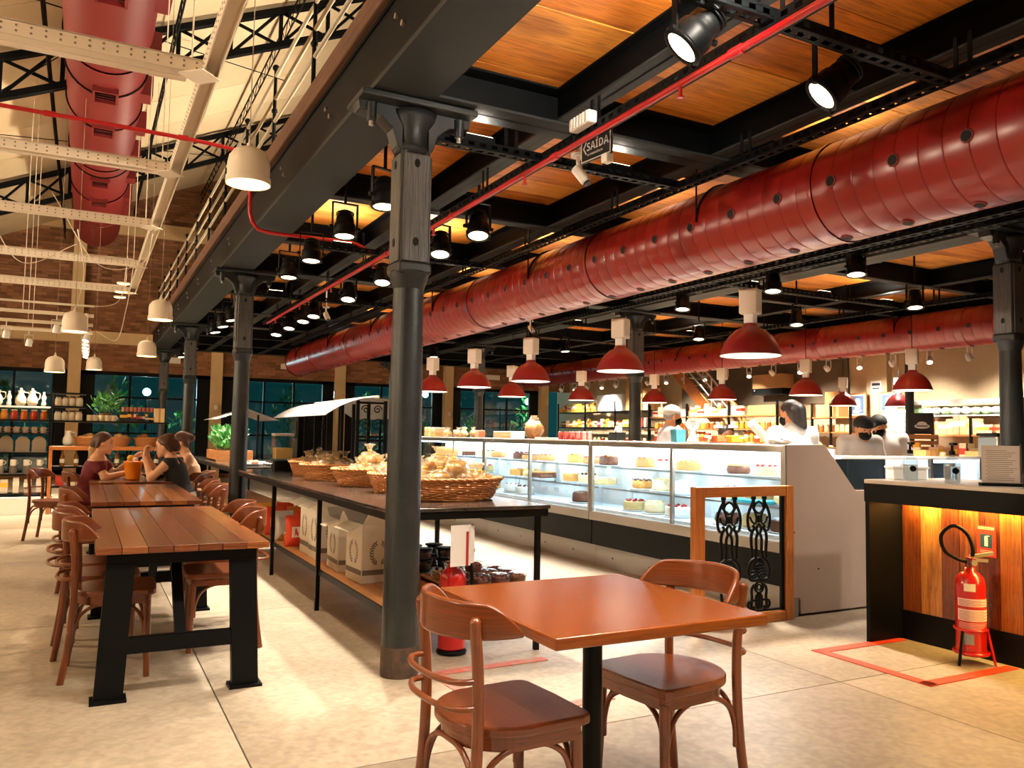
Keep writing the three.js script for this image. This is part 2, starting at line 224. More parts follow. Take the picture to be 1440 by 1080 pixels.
// steelwork under the deck
const ibeam = (L, w, h, t = 0.016) => [bx(w, t, L, 0, t / 2, 0), bx(w, t, L, 0, h - t / 2, 0), bx(t, h, L, 0, h / 2, 0)];
{
  const b = thing('edge_beam', 'deep black steel edge beam along the mezzanine above the column row', 'beam', [1.465, 3.15, -8.4]);
  mk('bottom_flange', bx(0.35, 0.03, 24, 0, 0.015, 0), M.steelGrey, b); mk('web_face', bx(0.03, 0.33, 24, -0.15, 0.19, 0), M.steel, b); mk('web_face', bx(0.03, 0.2, 24, 0.15, 0.12, 0), M.steel, b); mk('top_flange', bx(0.35, 0.02, 24, 0, 0.35, 0), M.steel, b);
  for (let z = 10; z > -11; z -= 1.35) for (const [dz, dy] of [[0, 0.24], [0.1, 0.16]]) mk('bolt', cyl(0.016, 0.016, 0.02, -0.17, dy, z + dz, 8, 0, 0, PI / 2), M.inox, b);
  const t = one('timber_edge', rb(0.1, 0.14, 24, 0.012, 0, 0, 0), M.timber, 'rough brown timber edge lying on the mezzanine beam', 'timber', [1.3, 3.582, -8.4], 0, null, 'z');
}
for (const [x, lab] of [[CB, 'black steel main beam above the inner column row'], [12.5, 'black steel main beam near the concrete wall']]) { const o = thing('main_beam', lab, 'beam', [x, 3.15, -8.4]); const f = ibeam(24, 0.3, 0.22); mk('bottom_flange', f[0], M.steelGrey, o); mk('web', f[2], M.steel, o); mk('top_flange', f[1], M.steel, o); }
for (const [x, lab] of [[2.47, 'black steel joist beside the red sprinkler pipe'], [3.66, 'black steel joist above the big red duct'], [4.85, 'black steel joist above the glass case pendants'], [5.98, 'black steel joist next to the inner main beam'], [8.95, 'black steel joist above the serving counter pendants'], [10.9, 'black steel joist above the second red duct']]) {
  const o = thing('joist', lab, 'joist', [x, 3.17, -8.4], 0, 'ceiling joists'), f = ibeam(24, 0.13, 0.2, 0.012); mk('bottom_flange', f[0], M.steelGrey, o); mk('web', f[2], M.steel, o); mk('top_flange', f[1], M.steel, o);
}
const crossZ = [-4.19, -6.3, -8.05, -9.73, -11.5, -13.3, -15.1, -16.9, -18.6, -20.2];
crossZ.forEach((z, i) => {
  const big = [0, 3, 6, 9].includes(i), o = thing(big ? 'cross_beam' : 'cross_joist', (big ? 'wide black steel cross beam spanning from column to column, line ' : 'slim black steel cross joist under the planks, line ') + (['of the small-table column', 'one past the small-table column', 'two past the small-table column', 'of the second column', 'one past the second column', 'two past the second column', 'of the third column', 'one past the third column', 'two past the third column', 'of the last column'][i]), 'beam', [8, 3.15, z], PI / 2);
  const f = ibeam(12.8, big ? 0.22 : 0.11, big ? 0.218 : 0.21, 0.014).map((g) => g); const dy = big ? 0.004 : 0.008; for (const g of f) g.translate(0, dy, 0);
  mk('bottom_flange', f[0], M.steelGrey, o); mk('web', f[2], M.steel, o); mk('top_flange', f[1], M.steel, o);
});
// perforated strut channels
function strut(a, b, lab, w = 0.07) {
  const L = len(a, b), alongX = Math.abs(b[0] - a[0]) > Math.abs(b[2] - a[2]), o = thing('strut_channel', lab, 'strut', [(a[0] + b[0]) / 2, a[1], (a[2] + b[2]) / 2], alongX ? 0 : PI / 2, 'perforated strut channels');
  mk('channel', [bx(L, 0.005, w, 0, 0.045, 0), bx(L, 0.006, 0.02, 0, 0, w / 2 - 0.01), bx(L, 0.006, 0.02, 0, 0, -w / 2 + 0.01), bx(L, 0.012, 0.005, 0, 0.004, w / 2), bx(L, 0.012, 0.005, 0, 0.04, w / 2), bx(L, 0.012, 0.005, 0, 0.004, -w / 2), bx(L, 0.012, 0.005, 0, 0.04, -w / 2)], M.steel, o);
  const R = []; for (let x = -L / 2 + 0.03; x < L / 2; x += 0.075) for (const s of [-1, 1]) R.push(bx(0.035, 0.03, 0.005, x, 0.022, s * w / 2)); for (let x = -L / 2 + 0.03; x < L / 2; x += 0.075) R.push(bx(0.03, 0.005, w - 0.03, x, 0, 0)); mk('slotted_sides', R, M.steel, o);
  const H = []; for (let x = -L / 2 + 0.5; x < L / 2; x += 1.4) for (const d of [-0.035, 0.035]) mk('hanger', bx(0.02, 0.16, 0.008, x + d, 0.12, 0), M.steel, o);
  return o;
}
strut([2.42, 2.97, 1], [2.42, 2.97, -13], 'black perforated strut channel carrying the red sprinkler pipe');
strut([3.52, 2.99, 1], [3.52, 2.99, -16], 'black perforated strut channel running beside the big red duct');
strut([4.62, 2.62, -1.5], [4.62, 2.62, -6.4], 'black perforated strut channel on the far side of the big red duct');
strut([1.72, 2.99, -4.32], [3.5, 2.99, -4.32], 'black perforated strut crossing behind the exit sign');
strut([1.75, 2.99, -2.38], [3.5, 2.99, -2.38], 'black perforated strut crossing near the two large spotlights');
strut([1.72, 2.99, -7.4], [3.5, 2.99, -7.4], 'black perforated strut crossing past the small-table column');
strut([1.72, 2.99, -10.4], [3.5, 2.99, -10.4], 'black perforated strut crossing past the second column');
strut([6.1, 2.97, -2], [6.1, 2.97, -14], 'black perforated strut channel holding the inner spotlights');
strut([9.05, 2.97, -3], [9.05, 2.97, -14], 'black perforated strut channel behind the inner columns');
strut([4.8, 2.99, -6.8], [9.4, 2.99, -6.8], 'black perforated strut crossing above the second red pendant');
strut([4.8, 2.99, -10.5], [9.4, 2.99, -10.5], 'black perforated strut crossing above the fourth red pendant');

// cast iron columns
const shaftG = ready(lathe([[0, 0], [0.102, 0], [0.1, 0.04], [0.094, 1.1], [0.084, 2.12], [0.084, 2.14]], 32)), collarG = ready([lathe([[0.083, 2.1], [0.1, 2.15], [0.112, 2.19], [0.112, 2.2], [0, 2.2]], 28), rb(0.2, 0.07, 0.2, 0.02, 0, 2.215, 0)]), blockG = ready(rb(0.165, 0.66, 0.165, 0.012, 0, 2.55, 0)), plateG = ready(rb(0.15, 0.6, 0.012, 0.004, 0, 0, 0), 'y'), baseG = ready(lathe([[0.1025, 0.0], [0.104, 0.02], [0.102, 0.14], [0.0995, 0.16]], 32)), ovalG = ready(cyl(0.016, 0.016, 0.006, 0, 0, 0, 16, PI / 2).scale(1, 1.5, 1)), capG = ready(lathe([[0, 2.86], [0.1, 2.86], [0.1, 2.9], [0.085, 2.92], [0.09, 3.0], [0.125, 3.06], [0.135, 3.1], [0, 3.1]], 28)), topG = ready(rb(0.68, 0.035, 0.3, 0.008, 0, 3.128, 0));
const gusset = (s) => extr([[0.08 * s, 2.87], [0.1 * s, 2.9], [0.13 * s, 2.99], [0.2 * s, 3.05], [0.32 * s, 3.07], [0.33 * s, 3.115], [0.08 * s, 3.115]], 0.1, 0.006).translate(0, 0, -0.05);
const gusG = [ready(gusset(1)), ready(gusset(-1))], bossG = ready(cyl(0.03, 0.026, 0.1, 0, 0, 0, 12)), boltG = ready(cyl(0.014, 0.014, 0.03, 0, 0, 0, 6));
function column(x, z, lab) {
  const c = thing('cast_iron_column', lab, 'column', [x, 0, z], 0, 'cast iron columns');
  mk('shaft', shaftG, M.iron, c); mk('rusty_foot', baseG, M.rust, c); mk('collar', collarG, M.iron, c); const b = mk('square_block', blockG, M.iron, c);
  for (const [ry, dx, dz] of [[0, 0, 0.088], [PI / 2, 0.088, 0], [PI, 0, -0.088], [-PI / 2, -0.088, 0]]) { const p = mk('face_plate', plateG, M.ironPlate, b); at(p, dx, 2.55, dz, ry); }
  for (const y of [2.36, 2.8]) { at(mk('slot_hole', ovalG, M.blackMatt, b), 0, y, 0.0945); const h = mk('slot_hole', ovalG, M.blackMatt, b); at(h, -0.0945, y, 0, PI / 2); }
  mk('capital', capG, M.iron, c); mk('cap_plate', topG, M.iron, c); mk('bracket', gusG[0], M.iron, c); mk('bracket', gusG[1], M.iron, c);
  for (const s of [-0.26, 0.26]) { at(mk('bolt_boss', bossG, M.iron, c), s, 3.05, 0.06); at(mk('bolt', boltG, M.inox, c), s, 2.99, 0.06); }
}
['dark cast iron column with rusty foot standing beside the small square table', 'dark cast iron column halfway along the display table row', 'dark cast iron column behind the three seated customers', 'slim dark cast iron column nearest the brick wall windows'].forEach((l, i) => column(CA, CZ[i], l));
['dark cast iron column rising behind the bar counter', 'dark cast iron column behind the man wearing a hairnet', 'dark cast iron column in the shop near the windows', 'dark cast iron column at the far end of the shop'].forEach((l, i) => column(CB + 0.02 * i, CZ[i] + 0.05, l));

// upper gallery railing
{
  const r = thing('gallery_railing', 'gallery railing with cream rails and dark ball-topped posts on the mezzanine edge', 'railing', [1.33, 3.64, 0]);
  const hs = [0.12, 0.32, 0.52, 0.72]; 
  for (let z = 2.6; z > -19.8; z -= 1.38) { const p = mk('post', [rod([0, 0, z], [0, 0.78, z], 0.017, 0.014), sph(0.03, 0, 0.8, z), sph(0.026, 0, 0.42, z), sph(0.024, 0, 0.1, z)], M.steel, r); }
  for (let z = 2.6; z > -18.4; z -= 1.38) for (const h of hs) mk('rail', rod([0, h, z - 0.03], [0, h, z - 1.35], 0.016), M.rail, r);
}
// ================= DUCTS, PIPES, LAMPS =================
// round ducts with seams and nozzle holes
function roundDuct(lab, xc, yc, r, z0, z1, holeStart, pitch) {
  const d = thing('round_duct', lab, 'duct', [xc, yc, 0]), S = 2.43;
  let k = 0;
  for (let z = z0; z > z1; z -= S, k++) {
    const L = Math.min(S, z - z1), P = [];
    P.push([r + 0.007, 0], [r + 0.007, 0.03], [r, 0.032]);
    for (let s = 0.12; s < L - 0.02; s += 0.135) P.push([r, s - 0.005], [r - 0.009, s - 0.002], [r - 0.009, s + 0.002], [r, s + 0.005]);
    P.push([r, L - 0.001]);
    const g = lathe(P, 48).rotateX(-PI / 2).translate(0, 0, z);
    mk('duct_section', g, M.duct, d);
  }
  mk('end_cap', [lathe([[0, 0.1], [r * 0.5, 0.09], [r * 0.9, 0.05], [r + 0.004, -0.02], [r + 0.012, -0.04]], 40).rotateX(-PI / 2).translate(0, 0, z1)], M.duct, d);
  const ring = ready([torus(0.03, 0.006, 0, 0, 0, 0, 0, 0, PI * 2, 18, 6)]), hole = ready(cyl(0.028, 0.028, 0.012, 0, 0, 0, 16, PI / 2));
  for (let z = holeStart; z > z1 + 0.3; z -= pitch) for (const a of [-176, -100]) { const A = a * PI / 180, q = new THREE.Quaternion().setFromUnitVectors(V(0, 0, 1), V(Math.cos(A), Math.sin(A), 0)); const zz = z - (a === -100 ? 0.1 : 0), h = mk('nozzle_hole', hole, M.blackMatt, d), e = mk('nozzle_rim', ring, M.ductDull, d); for (const o of [h, e]) { o.position.set(Math.cos(A) * (r + 0.001), Math.sin(A) * (r + 0.001), zz); o.quaternion.copy(q); } }
  const H = []; for (let z = z0 - 1; z > z1; z -= 2.43) { mk('hanger_strap', [torus(r + 0.008, 0.008, 0, 0, z, 0, 0, 0, PI, 24, 5), rod([-r - 0.008, 0, z], [-r - 0.008, 0.37, z], 0.006), rod([r + 0.008, 0, z], [r + 0.008, 0.37, z], 0.006)], M.steel, d); }
  return d;
}
roundDuct('large glossy red ventilation duct with nozzle holes above the glass cases', 4.0, 2.8, 0.3, 1.5, -17.5, 1.24, 0.405);
roundDuct('red ventilation duct with nozzle holes above the serving counter pendants', 10.5, 2.87, 0.265, 0.5, -19.2, 0.2, 0.43);
{ // vented duct under the cream roof
  const d = thing('vented_duct', 'dull red duct with square air vents high under the cream roof', 'duct', [0.05, 6.25, 0]), r = 0.5;
  for (let z = 2; z > -20; z -= 2.2) mk('duct_section', lathe([[r + 0.02, 0], [r + 0.02, 0.05], [r, 0.055], [r, 2.2]], 36).rotateX(-PI / 2).translate(0, 0, z), M.ductDull, d);
  mk('end_cap', cyl(r, r, 0.04, 0, 0, -20.01, 36, PI / 2), M.ductDull, d);
  for (let z = -7.6; z > -20; z -= 1.45) {
    const v = mk('air_vent', [bx(0.3, 0.09, 0.03, 0, -r - 0.01, z - 0.2), bx(0.3, 0.09, 0.03, 0, -r - 0.01, z + 0.2), bx(0.03, 0.09, 0.4, -0.14, -r - 0.01, z), bx(0.03, 0.09, 0.4, 0.14, -r - 0.01, z)], M.ductDull, d);
    mk('vent_louvre', [-0.12, -0.04, 0.04, 0.12].map((s) => bx(0.26, 0.006, 0.07, 0, -r - 0.02, z + s, 0.6)), C(0x5a1513, 0.6), v);
    mk('side_outlet', [bx(0.16, 0.28, 0.36, r + 0.02, -0.1, z - 0.6)], M.ductDull, d); 
  }
  for (let z = -4; z > -20; z -= 4) mk('hanger_rod', [rod([-r, 0.1, z], [-r, 0.65, z], 0.01), rod([r, 0.1, z], [r, 1.0, z], 0.01), torus(r + 0.012, 0.012, 0, 0, z, 0, 0, 0, PI * 2, 36, 5)], M.steel, d);
}
// sprinkler pipes
{ const p = thing('sprinkler_pipe', 'thin red sprinkler pipe running along the black strut channel', 'pipe', [2.36, 2.93, 0]); mk('pipe_run', rod([0, 0, 1.5], [0, 0, -12.5], 0.016, 0.016, 12), M.pipe, p); for (let z = 0.5; z > -12; z -= 1.5) { mk('coupling', rod([0, 0, z], [0, 0, z - 0.07], 0.022, 0.022, 12), M.pipe, p); mk('sprinkler_head', [rod([0, -0.01, z - 0.4], [0, -0.06, z - 0.4], 0.009), cyl(0.018, 0.018, 0.004, 0, -0.065, z - 0.4, 12)], M.pipe, p); mk('pipe_clip', bx(0.05, 0.03, 0.012, 0.02, 0.015, z - 0.8), M.steel, p); } }
{ const p = thing('sprinkler_pipe', 'red sprinkler pipe dropping round the mezzanine edge beam', 'pipe'); mk('pipe_run', tube([[-4, 3.86, -7.4], [-1, 3.82, -7.4], [0.9, 3.79, -7.4], [1.12, 3.76, -7.4], [1.2, 3.68, -7.4], [1.21, 3.4, -7.4], [1.22, 3.2, -7.4], [1.28, 3.1, -7.4], [1.4, 3.08, -7.4], [1.8, 3.08, -7.4], [2.2, 3.07, -7.4], [2.34, 3.0, -7.4]], 0.017, 90, 10), M.pipe, p); for (const x of [-2, -0.4, 0.6]) mk('coupling', rod([x, 3.83 - 0.01 * (x + 2), -7.4], [x + 0.08, 3.83 - 0.01 * (x + 2), -7.4], 0.024, 0.024, 12), M.pipe, p); }
// exit sign
{
  const s = thing('exit_sign', 'black SAÍDA exit sign with arrow hanging under the strut', 'sign', [2.45, 2.92, -3.73], -1.05 - PI / 2 + 1.2);
  s.rotation.y = -PI / 2 + 0.12;
  const face = canvasMat(512, 310, (c, w, h) => { c.fillStyle = '#15191a'; c.fillRect(0, 0, w, h); c.strokeStyle = '#e8e8e4'; c.lineWidth = 12; c.strokeRect(6, 6, w - 12, h - 12); c.fillStyle = '#f4f4f0'; c.font = 'bold 132px sans-serif'; c.textAlign = 'left'; c.fillText('SAÍDA', 96, 190); c.font = 'bold 34px sans-serif'; c.fillText('DE EMERGÊNCIA', 110, 250); c.lineWidth = 20; c.strokeStyle = '#f4f4f0'; c.beginPath(); c.moveTo(92, 80); c.lineTo(44, 150); c.lineTo(92, 225); c.stroke(); }, { roughness: 0.35 });
  mk('panel', rb(0.26, 0.16, 0.012, 0.003, 0, 0, 0), C(0x23282a, 0.4), s); printed('lettering', 0.25, 0.15, face, s, 0, 0, 0.0075); printed('lettering', 0.25, 0.15, face, s, 0, 0, -0.0075, PI);
  mk('lamp_housing', rb(0.05, 0.05, 0.05, 0.006, 0.09, -0.1, 0), M.white, s); mk('hanger', [rod([-0.09, 0.08, 0], [-0.09, 0.12, 0], 0.004), rod([0.09, 0.08, 0], [0.09, 0.12, 0], 0.004)], M.steel, s);
}
{ const b = thing('emergency_light', 'small white ribbed emergency light box on the strut by the exit sign', 'emergency light', [2.352, 3.03, -3.72], PI / 2); mk('housing', rb(0.2, 0.07, 0.06, 0.01, 0, 0, 0), M.white, b); mk('diffuser_rib', [-0.08, -0.05, -0.02, 0.01, 0.04, 0.07].map((x) => bx(0.008, 0.06, 0.005, x, 0, -0.032)), C(0xd8d4c8, 0.4), b); }
function cctv(pos, ry, lab) { const c = thing('security_camera', lab, 'camera', pos, ry, 'security cameras'); mk('mount_plate', [cyl(0.045, 0.045, 0.015, 0, 0, 0, 16), rod([0, 0, 0], [0, 3.37 - pos[1], 0], 0.01)], M.white, c); mk('arm', tube([[0, 0, 0], [0, -0.05, 0], [0, -0.08, 0.02]], 0.012, 10, 8), M.white, c); mk('camera_body', rb(0.06, 0.06, 0.13, 0.02, 0, -0.12, 0.02, 0.9), M.white, c); mk('lens_hood', cyl(0.022, 0.022, 0.01, 0, -0.175, 0.06, 14, PI / 2 + 0.9), M.black, c); }
cctv([2.5, 2.95, -4.0], 0.5, 'white security camera hanging just below the exit sign'); cctv([2.75, 2.95, -10.6], 0.3, 'small white security camera among the far black spotlights'); cctv([5.6, 2.95, -10.2], 0.4, 'small white security camera under the ceiling near the middle red pendants');

// black stage-type spotlights
const canG = ready([lathe([[0, 0.2], [0.032, 0.2], [0.05, 0.19], [0.056, 0.17], [0.056, 0.15], [0.066, 0.145], [0.07, 0.12], [0.07, 0.09], [0.08, 0.085], [0.084, 0.06], [0.084, 0.0], [0.078, -0.01], [0.072, 0.0]], 24), ...[0.1, 0.115, 0.16, 0.175].map((y) => torus(0.066, 0.005, 0, y, 0, PI / 2, 0, 0, PI * 2, 20, 5))]), bezelG = ready(lathe([[0.074, -0.012], [0.09, -0.014], [0.094, -0.004], [0.09, 0.006], [0.078, 0.004]], 24)), lensG = ready(cyl(0.073, 0.073, 0.006, 0, -0.004, 0, 24)), yokeG = ready([bar([-0.1, 0.06, 0], [-0.1, 0.25, 0], 0.008, 0.028), bar([0.1, 0.06, 0], [0.1, 0.25, 0], 0.008, 0.028), bx(0.208, 0.008, 0.028, 0, 0.25, 0), cyl(0.014, 0.014, 0.03, 0.108, 0.06, 0, 10, 0, 0, PI / 2), cyl(0.014, 0.014, 0.03, -0.108, 0.06, 0, 10, 0, 0, PI / 2)]), clipG = [ready(bx(0.02, 0.03, 0.01, 0.09, -0.004, 0)), ready(bx(0.02, 0.03, 0.01, -0.09, -0.004, 0))];
function spot(pos, tx, tz, lab, I = POWER.spot, ang = 0.62, col = NEUT, rad = 3) {
  const o = thing('spotlight', lab, 'spotlight', pos, rr(-0.4, 0.4), 'black ceiling spotlights');
  const inv = V(tx, 0, tz).applyAxisAngle(V(0, 1, 0), -o.rotation.y), head = new THREE.Group(); head.name = 'lamp_head'; o.add(head); head.position.y = 0.06; head.rotation.order = 'YXZ';
  const q = new THREE.Quaternion().setFromUnitVectors(V(0, -1, 0), V(inv.x, -1, inv.z).normalize()); head.quaternion.copy(q);
  for (const [n, g, m] of [['can', canG, M.black], ['bezel', bezelG, M.black], ['lens', lensG, M.lens], ['clip', clipG[0], M.black], ['clip', clipG[1], M.black]]) { const e = mk(n, g, m, head); e.position.y = -0.06; }
  mk('yoke', yokeG, M.black, o); mk('stem', rod([0, 0.25, 0], [0, 3.375 - pos[1], 0], 0.012), M.black, o);
  spotLight(head, col, I, [0, -0.075, 0], [0, -1.075, 0], ang, 0.7, rad);
}
[-5.2, -6.15, -7.2, -8.1].forEach((z, i) => spot([1.72, 2.83, z], -0.03, 0.08, 'black spotlight beside the edge beam, ' + ['first', 'second', 'third', 'fourth'][i] + ' past the small-table column'));
[-10.9, -11.7, -12.5, -13.3].forEach((z, i) => spot([1.72, 2.83, z], 0.15, 0.1, 'black spotlight beside the edge beam, ' + ['first', 'second', 'third', 'fourth'][i] + ' past the second column'));
[-16.2, -17.2, -18.2].forEach((z, i) => spot([1.72, 2.83, z], 0.1, 0.1, 'small black spotlight by the edge beam next to the last columns'));
[-5.5, -6.24, -7.73, -8.92].forEach((z, i) => spot([2.56, 2.8, z], -0.12, 0.25, 'black spotlight under the red pipe, ' + ['first', 'second', 'third', 'fourth'][i] + ' past the exit sign'));
[-10.48, -11.05, -11.9, -12.8].forEach((z, i) => spot([2.56, 2.8, z], -0.1, 0.2, 'black spotlight in the row behind the crossing strut, ' + ['first', 'second', 'third', 'fourth'][i] + ' beyond the crossing strut'));
spot([2.1, 2.86, -2.5], -0.8, -0.5, 'large black spotlight tilted toward the mezzanine edge', POWER.spot * 0.5, 0.7); spot([2.95, 2.86, -2.55], -0.85, -0.55, 'large black spotlight tilted beside the big red duct', POWER.spot * 0.5, 0.7);
[-5.0, -6.0, -7.4].forEach((z, i) => spot([6.07, 2.8, z], -0.12, 0.1, 'black spotlight under the inner strut, ' + ['nearest the bar', 'next to the bar end', 'above the cake cases'][i]));
[-5.9, -7.6, -9.5, -11.4].forEach((z, i) => spot([8.1, 2.8, z], -0.12, 0.12, 'black spotlight behind the inner columns, ' + ['first', 'second', 'third', 'fourth'][i] + ' from the bar'));
[[11.4, -12.6], [11.4, -14], [11.4, -15.4], [11.9, -18.2], [11.9, -19.6]].forEach(([x, z]) => spot([x, 2.8, z], 0.75, -0.05, 'black spotlight aimed at the goods shelves by the staircase', POWER.spot * 1.2, 0.75));
[[7.4, -12.2], [6.2, -11.2], [5.9, -14.6]].forEach(([x, z]) => spot([x, 2.8, z], 0, 0.1, 'small black spotlight far down the shop near the windows'));
// the same fittings carry on over the seats in front (out of the picture)
[[1.72, -1.75, -0.3], [1.72, -0.7, -0.35], [1.72, 0.4, -0.4], [2.56, -1.4, -0.25], [2.56, 0.4, -0.25], [6.07, -3.2, -0.1], [6.07, -1.6, -0.25], [6.07, 0.2, -0.35]].forEach(([x, z, t], i) => spot([x, x > 5 ? 2.8 : 2.83, z], t, x > 5 ? -0.55 : -0.1, 'black spotlight over the front seating, ' + ['by the small-table column', 'second along the beam', 'third along the beam', 'first by the duct', 'second by the duct', 'first above the bar', 'second above the bar', 'third above the bar'][i], x > 5 ? POWER.off : POWER.off, 0.8, NEUT, 4));

// red dome pendants
const domeG = ready(lathe([[0.238, 0], [0.24, 0.008], [0.232, 0.03], [0.21, 0.09], [0.17, 0.155], [0.115, 0.205], [0.066, 0.23], [0.058, 0.25], [0.05, 0.262], [0, 0.262]], 40)), domeIn = ready(lathe([[0.234, 0.002], [0.226, 0.03], [0.2, 0.09], [0.16, 0.15], [0.1, 0.2], [0, 0.215]], 36)), rimG = ready(torus(0.237, 0.004, 0, 0.002, 0, PI / 2, 0, 0, PI * 2, 40, 6)), neckG = ready(rb(0.085, 0.085, 0.085, 0.008, 0, 0.3, 0)), boxG = ready(rb(0.145, 0.2, 0.145, 0.01, 0, 0.435, 0)), grilleG = ready([...Array(9)].map((_, i) => bx(0.1, 0.006, 0.004, 0, 0.36 + i * 0.019, 0.0735))), bulbG = ready([sph(0.05, 0, 0.1, 0), cyl(0.024, 0.03, 0.06, 0, 0.16, 0)]);
function pendant(x, y, z, lab, lit = 1) {
  const o = thing('red_pendant_lamp', lab, 'pendant lamp', [x, y, z], 0.5, 'red dome pendant lamps'), top = 3.37 - y;
  const d = mk('dome_shade', domeG, M.shade, o); mk('reflector', domeIn, M.glowPend, d); mk('rim', rimG, M.white, d); mk('neck', neckG, M.white, o); const b = mk('ballast_box', boxG, M.cardWhite, o); mk('grille', grilleG, C(0xcfc6b6, 0.5), b); mk('bulb', bulbG, M.lens, o); mk('cable', rod([0, 0.53, 0], [0, top, 0], 0.005, 0.005, 6), M.steel, o);
  spotLight(o, NEUT, POWER.pendant * lit, [0, 0.02, 0], [0, -1, 0], 1.15, 0.5, 6);
}
[[4.69, -4.88, 'nearest the taupe end panel'], [4.78, -6.8, 'second from the taupe end panel'], [4.82, -8.75, 'third from the taupe end panel'], [4.8, -10.35, 'fourth from the taupe end panel'], [4.8, -11.9, 'fifth from the taupe end panel']].forEach(([x, z, s]) => pendant(x, 1.97, z, 'red dome pendant over the glass case row, ' + s));
pendant(6.47, 1.97, -12.4, 'bright orange-red dome pendant in front of the dark windows'); pendant(8.0, 1.97, -12.6, 'red dome pendant hanging beside the juice carton shelf');
[[9.5, -10.55, 'above the jars behind the hairnet man'], [9.4, -8.65, 'beside the dark haired woman'], [9.4, -6.9, 'above the two masked workers']].forEach(([x, z, s]) => pendant(x, 1.97, z, 'red dome pendant over the serving counter ' + s)); pendant(9.5, 1.97, -12.4, 'red dome pendant partly behind the cast iron column');
pendant(12.6, 1.97, -10.7, 'small red dome pendant near the concrete wall by the posters'); pendant(13.5, 1.97, -10.2, 'small orange-red dome pendant beside the standing pipe');

// white perforated frame with bell pendants over the seating
{
  const f = thing('suspended_frame', 'white perforated steel frame hanging over the communal tables', 'frame', [0, 4, 0]);
  const chan = (a, b, w) => [bar([a[0], 0.08, a[1]], [b[0], 0.08, b[1]], w, 0.012)];
  function member(a, b, n) { const L = Math.hypot(b[0] - a[0], b[1] - a[1]), ry = -Math.atan2(b[1] - a[1], b[0] - a[0]), g = new THREE.Group(); const o = mk(n, [bx(L, 0.01, 0.12, 0, 0.1, 0), bx(L, 0.1, 0.01, 0, 0.05, 0.055), bx(L, 0.1, 0.01, 0, 0.05, -0.055)], M.frameWhite, f); at(o, (a[0] + b[0]) / 2, 0, (a[1] + b[1]) / 2, ry); const H = []; for (let x = -L / 2 + 0.05; x < L / 2; x += 0.09) for (const s of [1, -1]) for (const y of [0.03, 0.07]) H.push(cyl(0.009, 0.009, 0.003, x, y, s * 0.0615, 6, PI / 2)); mk('punched_hole', H, C(0x8a7c66, 0.7), o).userData.kind = 'stuff'; return o; }
  member([0.74, 2], [0.72, -17.8], 'side_rail'); member([-3.2, 2], [-3.2, -17.8], 'side_rail');
  for (const z of [-1.2, -3.8, -6.5, -9.2, -11.8, -14.8, -17.75]) { member([0.68, z], [-3.14, z], 'cross_rail'); const gz = mk('gusset_plate', bx(0.22, 0.008, 0.22, 0.66, -0.004, z, 0, PI / 4), M.frameWhite, f); for (const x of [0.6, -3]) mk('suspension_rod', rod([x, 0.1, z], [x, 2.85 + 0.44 * x, z], 0.007, 0.007, 6), M.frameWhite, f); const u = z - 0.35; mk('upper_channel', rb(3.7, 0.1, 0.1, 0.006, -1.25, 0.14, u), M.frameWhite, f); }
}
const bellG = ready(lathe([[0.155, 0], [0.16, 0.004], [0.158, 0.05], [0.15, 0.055], [0.15, 0.15], [0.14, 0.2], [0.11, 0.245], [0.06, 0.27], [0.02, 0.278], [0, 0.28]], 36)), bellIn = ready(lathe([[0.152, 0.002], [0.145, 0.05], [0.14, 0.15], [0.1, 0.22], [0, 0.25]], 30)), bellTop = ready([cyl(0.02, 0.02, 0.03, 0, 0.29, 0, 12), cyl(0.008, 0.01, 0.04, 0, 0.32, 0, 8)]);
function bell(x, y, z, top, lab, k = z > -7 ? 0.75 : 1) { const o = thing('white_bell_lamp', lab, 'pendant lamp', [x, y, z], 0, 'white bell pendant lamps'); const s = mk('bell_shade', bellG, M.frameWhite, o); mk('inner_reflector', bellIn, M.glowBell, s); mk('bulb', sph(0.05, 0, 0.12, 0), M.lens, o); mk('cap', bellTop, M.frameWhite, o); mk('cable', rod([0, 0.32, 0], [0, (Math.abs(x - 0.05) < 0.5 ? 6.255 - Math.sqrt(0.25 - (x - 0.05) ** 2) : 7.0 + 0.44 * x) - y, 0], 0.004, 0.004, 6), C(0x9a8a72, 0.7), o); spotLight(o, WARM, POWER.bell * k, [0, 0.02, 0], [0, -1, 0], 1.1, 0.6, 6); }
bell(0.98, 3.1, -6.1, 7.3, 'large white bell lamp hanging beside the mezzanine edge'); bell(0.84, 2.78, -11.9, 7.2, 'white bell lamp on a long cable against the brick wall'); bell(-0.18, 2.6, -12.4, 4.0, 'white bell lamp knotted with loose cables under the frame'); bell(0.89, 2.56, -15.3, 7.2, 'white bell lamp lower on its cable near the last columns'); bell(-0.5, 2.26, -16, 4.0, 'white bell lamp in front of the jar shelves'); bell(0.12, 2.55, -19.4, 4.2, 'white bell lamp just before the dark window');
bell(-2.2, 2.9, -7, 4.0, 'white bell lamp over the open aisle'); bell(-1.6, 2.9, -1.5, 4.0, 'white bell lamp over the open floor before the tables'); bell(0.5, 3.1, -2.2, 4.0, 'white bell lamp above the small square table', 0.7); bell(-2.4, 2.9, -12, 4.0, 'white bell lamp over the aisle by the ceramics shelf');
